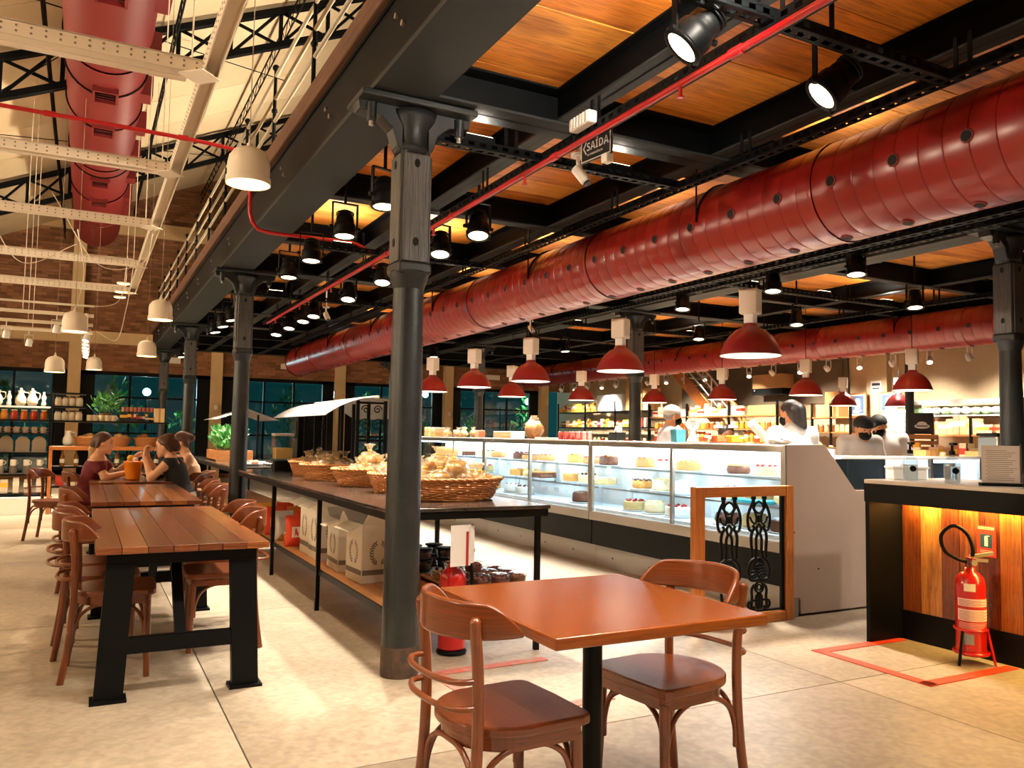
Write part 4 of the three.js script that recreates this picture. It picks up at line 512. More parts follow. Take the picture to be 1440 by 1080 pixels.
one('wooden_trough', [bx(0.5, 0.02, 1.0, 0, 0.01, 0), bx(0.5, 0.15, 0.02, 0, 0.075, 0.5), bx(0.5, 0.15, 0.02, 0, 0.075, -0.5), bx(0.02, 0.15, 1.0, 0.24, 0.075, 0), bx(0.02, 0.15, 1.0, -0.24, 0.075, 0)], M.shelfWood, 'brown wooden trough holding leafy plants on the second display table', 'trough', [1.9, 0.877, -12.6], 0, null, 'z');
[[1.82, -12.35, 'green leafy plant in the wooden trough, at the column end'], [1.95, -12.65, 'green leafy plant in the wooden trough, middle'], [1.86, -12.95, 'green leafy plant in the wooden trough, at the window end']].forEach(([x, z, l]) => plant(x, 0.9, z, 110, 0.17, 0.42, l));
for (const [x, z] of [[1.85, -10.6], [2.2, -10.7], [2.0, -11.2]]) { const o = thing('platter', 'white platter of wrapped sweets on the second display table', 'platter', [x, 0.877, z], 0, 'platters on the second display table'); mk('plate', lathe([[0, 0], [0.1, 0], [0.16, 0.02], [0.16, 0.026], [0.1, 0.008], [0, 0.008]], 24), M.white, o); for (let i = 0; i < 7; i++) mk('sweet', rb(0.05, 0.03, 0.05, 0.01, rr(-0.08, 0.08), 0.03, rr(-0.08, 0.08), 0, rr(0, 3)), C(pick([0x7a4020, 0xe8d8c0, 0xb08050]), 0.5), o); }
{ const a = thing('awning_stand', 'second pale awning stand beyond the middle column', 'awning', [2.2, 0.877, -13.6]); mk('awning_sheet', extr([[-0.45, 0.6], [0, 0.75], [0.45, 0.6], [0.45, 0.606], [0, 0.758], [-0.45, 0.606]], 1.6).translate(0, 0, -0.8), M.frosted, a); for (const z of [0.7, -0.7]) for (const x of [-0.15, 0.15]) mk('post', bx(0.028, 0.68, 0.028, x, 0.34, z), M.black, a); }
// ---- goods on the lower shelf ----
const wreath = canvasMat(256, 384, (c, w, h) => { c.fillStyle = '#e9dfcd'; c.fillRect(0, 0, w, h); c.strokeStyle = c.fillStyle = '#7c7466'; c.lineWidth = 5; for (const s of [-1, 1]) for (let i = 0; i < 9; i++) { const a = 0.35 + i * 0.28, x = w / 2 + s * Math.sin(a) * 62, y = 190 + Math.cos(a) * 74; c.save(); c.translate(x, y); c.rotate(s * (1.2 - a)); for (const q of [-0.8, 0.8]) { c.save(); c.rotate(q); c.beginPath(); c.ellipse(0, -11, 5, 13, 0, 0, 6.3); c.fill(); c.restore(); } c.fillRect(-2, -12, 4, 24); c.restore(); } c.font = 'bold 20px serif'; c.textAlign = 'center'; c.fillText('♛', w / 2, 100); c.fillRect(0, 300, w, 34); c.fillStyle = '#e9dfcd'; c.font = 'bold 22px sans-serif'; c.fillText('▪ ▪ ▪ ▪ ▪ ▪', w / 2, 325); });
const sidePrint = canvasMat(256, 384, (c, w, h) => { c.fillStyle = '#d9cdb9'; c.fillRect(0, 0, w, h); c.fillStyle = '#857a6a'; c.font = 'bold 30px serif'; c.textAlign = 'center'; c.fillText('▬▬▬ ▬▬', w / 2, 92); c.fillText('▬▬ ▬▬▬', w / 2, 128); c.beginPath(); c.arc(40, 40, 9, 0, 7); c.arc(216, 40, 9, 0, 7); c.fill(); c.fillRect(0, 300, w, 34); c.fillRect(30, 200, 40, 46); c.fillRect(170, 200, 50, 46); });
function carton(x, z, w, h, d, turn, lab, open = 1) {
  const o = thing('cardboard_carton', lab, 'carton', [x, 0.3, z], turn), m = M.cardWhite;
  mk('walls', [bx(w, h, 0.006, 0, h / 2, d / 2), bx(w, h, 0.006, 0, h / 2, -d / 2), bx(0.006, h, d, w / 2, h / 2, 0), bx(0.006, h, d, -w / 2, h / 2, 0), bx(w, 0.006, d, 0, 0.003, 0)], m, o); printed('front_print', w - 0.004, h - 0.004, wreath, o, 0, h / 2, d / 2 + 0.0045); printed('side_print', d - 0.004, h - 0.004, sidePrint, o, w / 2 + 0.0045, h / 2, 0, PI / 2); printed('side_print', d - 0.004, h - 0.004, wreath, o, -w / 2 - 0.0045, h / 2, 0, -PI / 2);
  if (open) for (const [a, b, rx, rz] of [[0, d / 2, 0.9, 0], [0, -d / 2, -0.7, 0], [w / 2, 0, 0, -0.8], [-w / 2, 0, 0, 0.5]]) { const f = mk('flap', rx ? bx(w - 0.01, 0.005, 0.11, 0, 0, Math.sign(rx) * 0.055) : bx(0.11, 0.005, d - 0.01, -Math.sign(rz) * 0.055, 0, 0), m, o); f.position.set(a, h, b); f.rotation.set(-rx * 0.8, 0, rz ? rz * 0.8 : 0); } else mk('lid', [bx(w, 0.005, d / 2 - 0.003, 0, h, d / 4), bx(w, 0.005, d / 2 - 0.003, 0, h, -d / 4)], m, o);
  return o;
}
carton(1.79, -5.5, 0.24, 0.39, 0.3, 0.06, 'white printed carton with laurel wreath nearest the iron column'); carton(1.8, -6.02, 0.26, 0.37, 0.34, -0.04, 'white printed carton with laurel wreath in the middle of the lower shelf'); carton(1.78, -6.55, 0.24, 0.45, 0.3, 0.02, 'tall white open carton beside the shelf leg'); carton(1.79, -6.9, 0.24, 0.45, 0.3, 0, 'tall white open carton next to the bagged snacks');
function pouch(w, h, d) { const g = new THREE.BoxGeometry(w, h, 1, 10, 14, 1), p = g.attributes.position; for (let i = 0; i < p.count; i++) { const u = p.getX(i) / w + 0.5, v = p.getY(i) / h + 0.5, t = Math.pow(Math.max(0, Math.sin(PI * u)), 0.55) * Math.pow(Math.max(0, Math.sin(PI * Math.min(1, v * 1.08))), 0.5); p.setXYZ(i, p.getX(i) * (0.93 + 0.07 * Math.abs(2 * v - 1)), p.getY(i) + h / 2, Math.sign(p.getZ(i)) * (0.003 + d / 2 * t * (1 + 0.08 * Math.sin(u * 23 + v * 17)))); } g.computeVertexNormals(); return clean(g); }
const pouchG = ready(pouch(0.17, 0.27, 0.1)), crimpG = ready([...Array(9)].map((_, k) => bx(0.015, 0.022, 0.008, -0.072 + k * 0.018, 0.262, k % 2 ? 0.002 : -0.002)));
for (let i = 0; i < 12; i++) { const c = pick([0xe07818, 0xd23c1c, 0xf0a830, 0xb84a20, 0xe8e0d0]), o = thing('snack_bag', 'colourful snack bag on the lower shelf of the display table', 'snack bag', [1.68 + (i % 3) * 0.2, 0.3, -7.3 - Math.floor(i / 3) * 0.45], rr(-0.3, 0.3), 'snack bags on the lower shelf'); mk('pouch', pouchG, C(c, 0.35), o); mk('crimped_edge', crimpG, C(c, 0.35), o); mk('print', bx(0.07, 0.09, 0.01, 0, 0.13, 0.046), C(0xf3ead8, 0.5), o); }
for (let i = 0; i < 8; i++) { const o = thing('jam_jar', 'squat jar of preserve at the front of the lower shelf', 'jar', [1.66 + (i % 2) * 0.11, 0.3, -7.45 - Math.floor(i / 2) * 0.3], 0, 'preserve jars on the lower shelf'); mk('jar_glass', lathe([[0, 0], [0.04, 0], [0.043, 0.02], [0.043, 0.08], [0.036, 0.095], [0, 0.095]], 18), C(pick([0xa85a24, 0xc88a3a, 0x7a2f18]), 0.15), o); mk('lid', cyl(0.04, 0.04, 0.018, 0, 0.105, 0, 18), C(0xd8c8a0, 0.4), o); }
// clear food tubs near the front end
const tubG = ready(lathe([[0, 0], [0.05, 0], [0.062, 0.06], [0.064, 0.06], [0.052, 0.002]], 20)), tubLid = ready(lathe([[0, 0.068], [0.05, 0.07], [0.064, 0.066], [0.066, 0.058]], 20)), nutG = ready([...Array(18)].map((_, i) => { const a = i * 2.4, r = 0.045 * Math.sqrt((i + 0.5) / 18); return sph(0.011, Math.cos(a) * r, 0.04 + (i % 3) * 0.006, Math.sin(a) * r, 1, 0.8, 1.2, 7); }).concat([cyl(0.052, 0.046, 0.034, 0, 0.02, 0, 16)]));
one('wooden_tray', [bx(0.52, 0.02, 0.56, 0, 0.07, 0), bx(0.52, 0.09, 0.02, 0, 0.045, 0.27), bx(0.52, 0.09, 0.02, 0, 0.045, -0.27), bx(0.02, 0.09, 0.52, 0.25, 0.045, 0), bx(0.02, 0.09, 0.52, -0.25, 0.045, 0)], M.shelfWood, 'low wooden tray under the nut tubs on the lower shelf', 'tray', [2.24, 0.3, -4.76], 0, null, 'x');
for (let i = 0; i < 14; i++) { const x = 2.05 + (i % 4) * 0.13, lay = i > 11 ? 1 : 0, z = lay ? -4.66 : -4.56 - Math.floor(i / 4) * 0.16, o = thing('food_tub', 'clear plastic tub of nuts on the lower shelf behind the extinguisher', 'food tub', [x, 0.381 + lay * 0.072, z], 0, 'clear nut tubs on the lower shelf'); mk('tub', tubG, M.glass, o); mk('nuts', nutG, C(pick([0xa06030, 0xc89058, 0x8a3a28]), 0.6), o); mk('lid', tubLid, M.glass, o); }
for (let i = 0; i < 18; i++) { const x = 1.96 + (i % 3) * 0.16, lay = Math.floor(i / 3) % 3, z = -5.35 - Math.floor(i / 9) * 0.2, o = thing('food_tub', 'stacked tub of sweets with black lid on the lower shelf', 'food tub', [x, 0.3 + lay * 0.073, z], 0, 'black lidded tubs on the lower shelf'); mk('tub', tubG, M.glass, o); mk('sweets', nutG, C(pick([0x3a2018, 0xd8c8b0, 0x5a3020]), 0.6), o); mk('lid', tubLid, M.black, o); }
// fire extinguishers
function extinguisher(x, z, y0, lab, stand, turn) {
  const o = thing('fire_extinguisher', lab, 'fire extinguisher', [x, y0, z], turn);
  mk('cylinder', lathe([[0, 0], [0.078, 0], [0.082, 0.012], [0.082, 0.4], [0.074, 0.44], [0.05, 0.468], [0.03, 0.475], [0.028, 0.5], [0, 0.5]], 36), M.red, o);
  mk('valve', [cyl(0.022, 0.026, 0.05, 0, 0.52, 0, 14), rb(0.03, 0.03, 0.07, 0.006, 0, 0.545, 0.01)], C(0x7a1612, 0.4), o); mk('handle', [bar([0, 0.56, 0], [0.13, 0.585, 0.02], 0.02, 0.012), bar([0, 0.545, 0.01], [0.1, 0.54, 0.015], 0.018, 0.01)], M.inox, o); mk('gauge', cyl(0.018, 0.018, 0.014, 0, 0.53, 0.045, 14, PI / 2), M.inox, o);
  mk('hose', tube(stand ? [[-0.02, 0.53, 0], [-0.08, 0.55, 0.0], [-0.16, 0.6, 0.02], [-0.18, 0.69, 0.03], [-0.11, 0.745, 0.03], [-0.03, 0.7, 0.03], [0.0, 0.6, 0.04], [0.0, 0.57, 0.03]] : [[0.02, 0.53, 0], [0.09, 0.52, 0.01], [0.115, 0.42, 0.02], [0.1, 0.25, 0.03], [0.1, 0.1, 0.03]], 0.011, 50, 8), M.black, o);
  const lab2 = canvasMat(256, 256, (c, w, h) => { c.fillStyle = '#c22a24'; c.fillRect(0, 0, w, h); c.fillStyle = '#e8d8d0'; c.fillRect(8, 8, w - 16, 60); c.fillRect(8, 92, w - 16, 90); c.fillStyle = '#b0483e'; for (let i = 0; i < 7; i++) { c.fillRect(18, 18 + i * 7, 130 + (i % 3) * 30, 3); c.fillRect(18, 104 + i * 11, 150 + (i % 2) * 50, 4); } c.fillStyle = '#f0c8c0'; for (let i = 0; i < 5; i++) c.fillRect(16, 196 + i * 11, 190 - i * 14, 4); });
  if (stand) { const g = clean(new THREE.CylinderGeometry(0.083, 0.083, 0.19, 28, 1, true, -1.5, 3.0)).translate(0, 0.235, 0); g.userData.ready = true; mk('label_wrap', g, lab2, o); const g2 = clean(new THREE.CylinderGeometry(0.083, 0.083, 0.045, 16, 1, true, -0.9, 0.75)).translate(0, 0.39, 0); g2.userData.ready = true; mk('white_tag', g2, C(0xeae2c8, 0.6), o); const g3 = clean(new THREE.CylinderGeometry(0.0835, 0.0835, 0.06, 16, 1, true, -1.2, 0.9)).translate(0, 0.09, 0); mk('grey_tag', g3, C(0x8a8f90, 0.5), o); }
  if (stand) { mk('stand_ring', torus(0.09, 0.012, 0, 0.005, 0, PI / 2), M.red, o); mk('stand_ring', torus(0.088, 0.008, 0, 0.14, 0, PI / 2), M.red, o); for (const a of [0.5, 2.6, 4.7]) mk('stand_leg', rod([Math.cos(a) * 0.085, 0.14, Math.sin(a) * 0.085], [Math.cos(a) * 0.125, -y0, Math.sin(a) * 0.125], 0.008), a === 0.5 ? M.red : M.black, o); }
  return o;
}
const e1 = extinguisher(2.0, -4.56, 0.03, 'red fire extinguisher with a white card behind the bentwood chair', false, -0.4);
mk('foot_ring', torus(0.08, 0.012, 0, -0.016, 0, PI / 2), M.black, e1);
{ const c = thing('folded_card', 'white folded card with a red stripe propped on the extinguisher', 'card', [2.03, 0.53, -4.45], 0.15); mk('card_leaf', rb(0.14, 0.24, 0.003, 0.001, -0.035, 0.12, 0), M.white, c); mk('red_stripe', bx(0.016, 0.2, 0.003, 0.01, 0.1, 0.003), C(0xb0281c, 0.6), c); mk('card_leaf', rb(0.06, 0.22, 0.003, 0.001, 0.05, 0.12, -0.01, 0, 0.5), M.white, c); }
extinguisher(4.72, -3.1, 0.065, 'red fire extinguisher with curled hose on a stand before the lit bar', true, -0.5);
// ================= GLASS CASES, BAR, SCREEN =================
const X0 = 4.63;
function coldCase(z0, z1, posts, lab) {
  const o = thing('glass_display_case', lab, 'display case', [X0, 0, (z0 + z1) / 2], 0, 'refrigerated glass cases'), L = z0 - z1, cz = (z0 + z1) / 2;
  mk('kick_plate', bx(0.03, 0.2, L, 0.1, 0.1, 0), M.caseGrey, o); for (let z = -L / 2 + 0.3; z < L / 2; z += 0.6) mk('vent_screw', cyl(0.008, 0.008, 0.006, 0.082, 0.1, z, 8, 0, 0, PI / 2), M.steel, o);
  mk('base_panel', bx(0.04, 0.25, L - 0.01, 0.05, 0.335, 0), M.black, o); mk('sill', rb(0.08, 0.09, L - 0.006, 0.01, 0.03, 0.505, 0), M.caseGrey, o); mk('deck', bx(0.6, 0.03, L - 0.02, 0.37, 0.56, 0), M.white, o); mk('back_panel', bx(0.02, 0.72, L - 0.02, 0.55, 0.88, 0), M.white, o); mk('rear_body', bx(0.5, 0.54, L - 0.02, 0.45, 0.28, 0), M.caseGrey, o);
  mk('top_rail', rb(0.05, 0.05, L - 0.004, 0.006, 0.022, 1.235, 0), M.inox, o); mk('top_board', rb(0.44, 0.025, L - 0.004, 0.004, 0.22, 1.255, 0), M.counterTop, o);
  const zs = [L / 2, ...posts.map((p) => p - cz), -L / 2];
  zs.forEach((z, i) => mk('post', rb(0.035, 0.76, 0.035, 0.005, 0.018, 0.885, Math.max(-L / 2 + 0.018, Math.min(L / 2 - 0.018, z))), M.inox, o));
  for (let i = 0; i < zs.length - 1; i++) mk('front_glass', bx(0.006, 0.655, zs[i] - zs[i + 1] - 0.045, 0.012, 0.88, (zs[i] + zs[i + 1]) / 2), M.glass, o);
  for (const [y, d] of [[0.78, 0.4], [0.99, 0.3]]) { mk('glass_shelf', bx(d, 0.008, L - 0.08, 0.54 - d / 2, y, 0), M.glass, o); mk('shelf_edge', bx(0.01, 0.016, L - 0.08, 0.54 - d, y, 0), M.inox, o); }
  mk('led_tube', [rod([0.09, 1.2, -L / 2 + 0.06], [0.09, 1.2, L / 2 - 0.06], 0.012), rod([0.5, 1.2, -L / 2 + 0.06], [0.5, 1.2, L / 2 - 0.06], 0.012)], M.glowCase, o);
  rectLight(o, COOL, 34, L - 0.15, 0.06, [0.09, 1.183, 0], [0.2, 0.2, 0]); rectLight(o, COOL, 24, L - 0.15, 0.06, [0.46, 1.183, 0], [0.3, 0.2, 0]);
  mk('price_tag', bx(0.004, 0.03, 0.14, -0.006, 1.235, -L / 2 + 0.2), C(0x8d8a84, 0.5), o);
}
coldCase(-4.475, -7.11, [-5.8], 'lit glass cake case nearest the taupe end panel'); coldCase(-7.115, -9.65, [-8.42], 'lit glass cake case in the middle of the row'); coldCase(-9.655, -12.2, [-10.65], 'lit glass cake case farthest along the row');
// cakes
const cakeG = [lathe([[0, 0], [0.11, 0], [0.115, 0.01], [0.115, 0.07], [0.108, 0.08], [0, 0.082]], 26), lathe([[0, 0], [0.1, 0], [0.104, 0.02], [0.1, 0.09], [0.06, 0.11], [0, 0.115]], 24), rb(0.2, 0.06, 0.24, 0.012, 0, 0.03, 0), lathe([[0.03, 0], [0.09, 0], [0.105, 0.03], [0.095, 0.07], [0.06, 0.08], [0.03, 0.06]], 24)].map((g) => ready(g)), plateG2 = ready(lathe([[0, 0], [0.12, 0], [0.13, 0.008], [0.13, 0.012], [0, 0.01]], 26)), topG2 = ready([...Array(8)].map((_, i) => sph(0.017, Math.cos(i * 0.785) * 0.075, 0.09, Math.sin(i * 0.785) * 0.075, 1, 0.9, 1, 8)));
const cakeC = [0xe8c88a, 0xf2e8d8, 0xc98a4a, 0x6a3a22, 0xf0d8a8, 0xe2a050, 0xd8b878].map((c) => C(c, 0.6)), topC = [0xb02020, 0xffffff, 0x5a2a18, 0xf0b030].map((c) => C(c, 0.5));
const spotsC = []; for (const [y, x] of [[0.577, 0.27], [0.786, 0.36], [0.996, 0.4]]) for (let z = -4.72; z > -12; z -= 0.33) { if ([-5.8, -7.11, -8.42, -9.65, -10.65].some((p) => Math.abs(p - z) < 0.13)) continue; spotsC.push([X0 + x, y, z]); }
spotsC.forEach(([x, y, z], i) => { if (rnd() < 0.12) return; const k = Math.floor(rnd() * 4), lev = y < 0.6 ? 'deck' : y < 0.9 ? 'lower glass shelf' : 'upper glass shelf', which = z > -7.1 ? 'end panel' : z > -9.65 ? 'middle' : 'window side'; const o = thing('cake', 'cake on a white plate on the ' + lev + ' of the ' + which + ' glass case', 'cake', [x, y, z], rr(0, 3), 'cakes on the ' + lev + ' of the ' + which + ' case'); o.scale.set(1, y > 0.9 ? 0.95 : 1.05, 1); mk('plate', plateG2, M.white, o); const c = mk('sponge', cakeG[k], pick(cakeC), o); c.position.y = 0.012; if (k < 2 || k === 3) { const t = mk('topping', topG2, pick(topC), o); t.position.y = k === 1 ? 0.014 : k === 3 ? -0.004 : 0.008; } else mk('icing', rb(0.19, 0.012, 0.23, 0.004, 0, 0.078, 0), pick(cakeC), o); });
one('blue_tray', rb(0.22, 0.03, 0.36, 0.01, 0, 0.015, 0), C(0x2ab0c8, 0.35), 'turquoise tray on the upper shelf of the glass case beside the end panel', 'tray', [4.86, 0.79, -5.0]);
// end panel
{
  const e = thing('case_end_panel', 'large taupe end panel closing the glass case row, with slanted corner', 'panel', [0, 0, -4.47]);
  mk('panel_sheet', extr([[4.63, 1.266], [5.03, 1.272], [5.36, 0.92], [6.4, 0.905], [6.4, 0.02], [4.77, 0.02], [4.765, 0.12], [4.75, 0.14], [4.66, 0.145], [4.635, 0.17]], 0.022, 0.002), M.taupe, e); mk('foot_block', rb(0.1, 0.14, 0.04, 0.006, 4.7, 0.07, 0.0), C(0x77756e, 0.6), e); mk('edge_trim', [bar([4.617, 0.15, 0.012], [4.617, 1.262, 0.012], 0.012, 0.03)], M.inox, e); mk('screw', [cyl(0.006, 0.006, 0.006, 4.95, 0.34, 0.026, 8, PI / 2), cyl(0.006, 0.006, 0.006, 4.7, 0.62, 0.026, 8, PI / 2)], M.steel, e);
}
// counter case facing the bar
{
  const o = thing('counter_case', 'low dark-glass counter case joining the taupe panel behind the bar', 'display case', [0, 0, -4.56]);
  mk('body', bx(3.6, 0.86, 0.5, 7.2, 0.43, -0.27), M.caseGrey, o); mk('top_board', rb(3.7, 0.02, 0.3, 0.004, 7.2, 1.17, -0.16), M.white, o); mk('back_panel', bx(3.5, 0.28, 0.02, 7.2, 1.02, -0.5), M.steel, o); mk('white_liner', bx(0.62, 0.26, 0.01, 6.79, 1.02, -0.48), M.white, o); mk('white_liner', bx(0.9, 0.26, 0.01, 7.93, 1.02, -0.48), M.white, o);
  const xs = [5.4, 6.45, 7.12, 7.45, 8.4, 9.0]; for (let i = 0; i < xs.length - 1; i++) { mk('front_glass', bx(xs[i + 1] - xs[i] - 0.03, 0.27, 0.006, (xs[i] + xs[i + 1]) / 2, 1.015, 0), M.glass, o); mk('post', bx(0.03, 0.3, 0.03, xs[i + 1], 1.015, -0.01), M.inox, o); }
  mk('ice_bed', [bx(0.62, 0.05, 0.4, 6.79, 0.89, -0.24), bx(0.9, 0.05, 0.4, 7.93, 0.89, -0.24)], M.white, o); mk('led_tube', [rod([6.5, 1.14, -0.06], [7.08, 1.14, -0.06], 0.012), rod([7.5, 1.14, -0.06], [8.36, 1.14, -0.06], 0.012)], M.glowCase, o);
  rectLight(o, COOL, 60, 0.55, 0.06, [6.79, 1.125, -0.07], [6.79, 0.2, -0.25]); rectLight(o, COOL, 60, 0.85, 0.06, [7.93, 1.125, -0.07], [7.93, 0.2, -0.25]);
}
// bar with lit plank front
{
  const b = thing('bar_counter', 'black bar counter with amber-lit wooden plank front', 'bar', [4.58, 0, 0]);
  mk('worktop', rb(0.86, 0.03, 5.2, 0.004, 0.42, 1.04, -1.12), M.counterTop, b); mk('fascia', bx(0.04, 0.12, 5.2, 0.01, 0.97, -1.12), M.black, b); mk('soffit', bx(0.34, 0.012, 5.16, 0.19, 0.93, -1.12), M.black, b);
  mk('end_panel', bx(0.84, 1.02, 0.03, 0.42, 0.51, -3.705), M.black, b); mk('plinth', bx(0.03, 0.19, 5.1, 0.325, 0.095, -1.14), M.black, b); mk('core', bx(0.4, 0.92, 5.1, 0.57, 0.46, -1.14), M.blackMatt, b);
  const ws = [0.136, 0.15, 0.119, 0.129, 0.127, 0.131, 0.104]; let z = -3.688; for (let i = 0; z < 1.3; i++) { const w = ws[i % 7]; mk('front_plank', rb(0.024 + (i % 3) * 0.003, 0.735, w - 0.003, 0.002, 0.33, 0.555, z + w / 2), M.barWood[[1, 2, 4, 3, 4, 0, 1, 2, 3, 4, 0, 1][i % 12]], b, 'y'); z += w; }
  mk('led_strip', bx(0.016, 0.006, 5.0, 0.27, 0.922, -1.15), M.glowStrip, b); rectLight(b, AMBER, 150, 5.0, 0.03, [0.27, 0.915, -1.15], [0.31, 0.0, -1.15]);
  const sign = canvasMat(128, 224, (c, w, h) => { c.fillStyle = '#d23a1e'; c.fillRect(0, 0, w, h); c.fillStyle = '#f0c8a0'; c.fillRect(8, 8, w - 16, 18); c.fillStyle = '#b83018'; c.fillRect(14, 13, w - 28, 3); c.fillRect(14, 19, w - 40, 3); c.fillStyle = '#1d4a5a'; c.fillRect(22, 60, 84, 100); c.fillStyle = '#f4f4f0'; c.fillRect(52, 84, 24, 64); c.beginPath(); c.arc(64, 84, 12, 0, 7); c.fill(); c.fillRect(70, 70, 18, 5); c.fillStyle = '#f0d0b8'; c.fillRect(20, 178, 88, 5); c.fillRect(20, 190, 70, 5); });
  const s = thing('extinguisher_sign', 'small red and blue fire extinguisher sign fixed on the lit planks', 'sign', [4.885, 0.71, -3.1], -PI / 2); mk('plate', bx(0.115, 0.185, 0.004, 0, 0, 0), C(0xd23a1e, 0.5), s); printed('pictogram', 0.115, 0.185, sign, s, 0, 0, 0.003);
}
// things on the bar
function pumpBottle(x, z, lab) { const o = thing('sanitizer_bottle', lab, 'bottle', [x, 1.056, z], -0.6); o.scale.set(1.25, 1.2, 1.25); mk('bottle', lathe([[0, 0], [0.034, 0], [0.037, 0.01], [0.037, 0.1], [0.028, 0.125], [0.013, 0.135], [0.013, 0.145], [0, 0.145]], 22), phy({ color: 0xeef4f6, transmission: 0.9, roughness: 0.08, thickness: 0 }), o); mk('gel', cyl(0.033, 0.033, 0.08, 0, 0.045, 0, 20), phy({ color: 0xe4eef2, transmission: 0.8, roughness: 0.1, thickness: 0.03 }), o); mk('round_label', cyl(0.016, 0.016, 0.003, 0, 0.065, 0.038, 18, PI / 2), M.black, o); mk('pump', [cyl(0.014, 0.014, 0.02, 0, 0.155, 0, 14), cyl(0.006, 0.006, 0.04, 0, 0.18, 0, 8), rb(0.02, 0.014, 0.06, 0.005, 0, 0.2, 0.015)], M.black, o); }
pumpBottle(4.75, -3.51, 'clear pump bottle with black pump beside the white napkin box'); pumpBottle(4.72, -3.2, 'clear pump bottle with black pump next to the paper menu');
{ const n = thing('napkin_box', 'white lidded napkin box on the end of the bar', 'box', [4.86, 1.056, -3.62], -0.5); mk('box_body', [rb(0.22, 0.075, 0.12, 0.008, 0, 0.0375, 0)], M.white, n); mk('lid', rb(0.24, 0.014, 0.14, 0.005, 0, 0.08, 0), M.white, n); mk('knob', sph(0.016, -0.02, 0.095, 0, 1.4, 0.7, 1), M.white, n); }
{ const m = thing('menu_stand', 'paper menu with printed lines in an upright black stand on the bar', 'menu', [4.75, 1.056, -2.92], -0.75); const pr = canvasMat(200, 240, (c, w, h) => { c.fillStyle = '#d8ccc0'; c.fillRect(0, 0, w, h); c.fillStyle = '#8a8078'; for (let i = 0; i < 16; i++) c.fillRect(16 + (i % 2) * 8, 26 + i * 13, 120 + (i * 37) % 48, 4); }); mk('paper', bx(0.2, 0.22, 0.004, 0, 0.125, 0), C(0xd8ccc0, 0.7), m); printed('print', 0.19, 0.21, pr, m, 0, 0.125, 0.0035); mk('stand_base', rb(0.22, 0.018, 0.07, 0.004, 0, 0.009, 0), M.black, m); mk('side_rail', bx(0.008, 0.23, 0.012, 0.104, 0.13, 0), C(0x4a4644, 0.5), m); }
{ const a = thing('amber_bottle', 'small dark amber bottle on the bar past the menu', 'bottle', [4.68, 1.056, -2.72]); mk('bottle', lathe([[0, 0], [0.028, 0], [0.03, 0.01], [0.03, 0.07], [0.012, 0.1], [0.012, 0.125], [0, 0.125]], 18), C(0x3a1c0c, 0.15), a); mk('cap', cyl(0.015, 0.015, 0.025, 0, 0.135, 0, 14), M.black, a); }
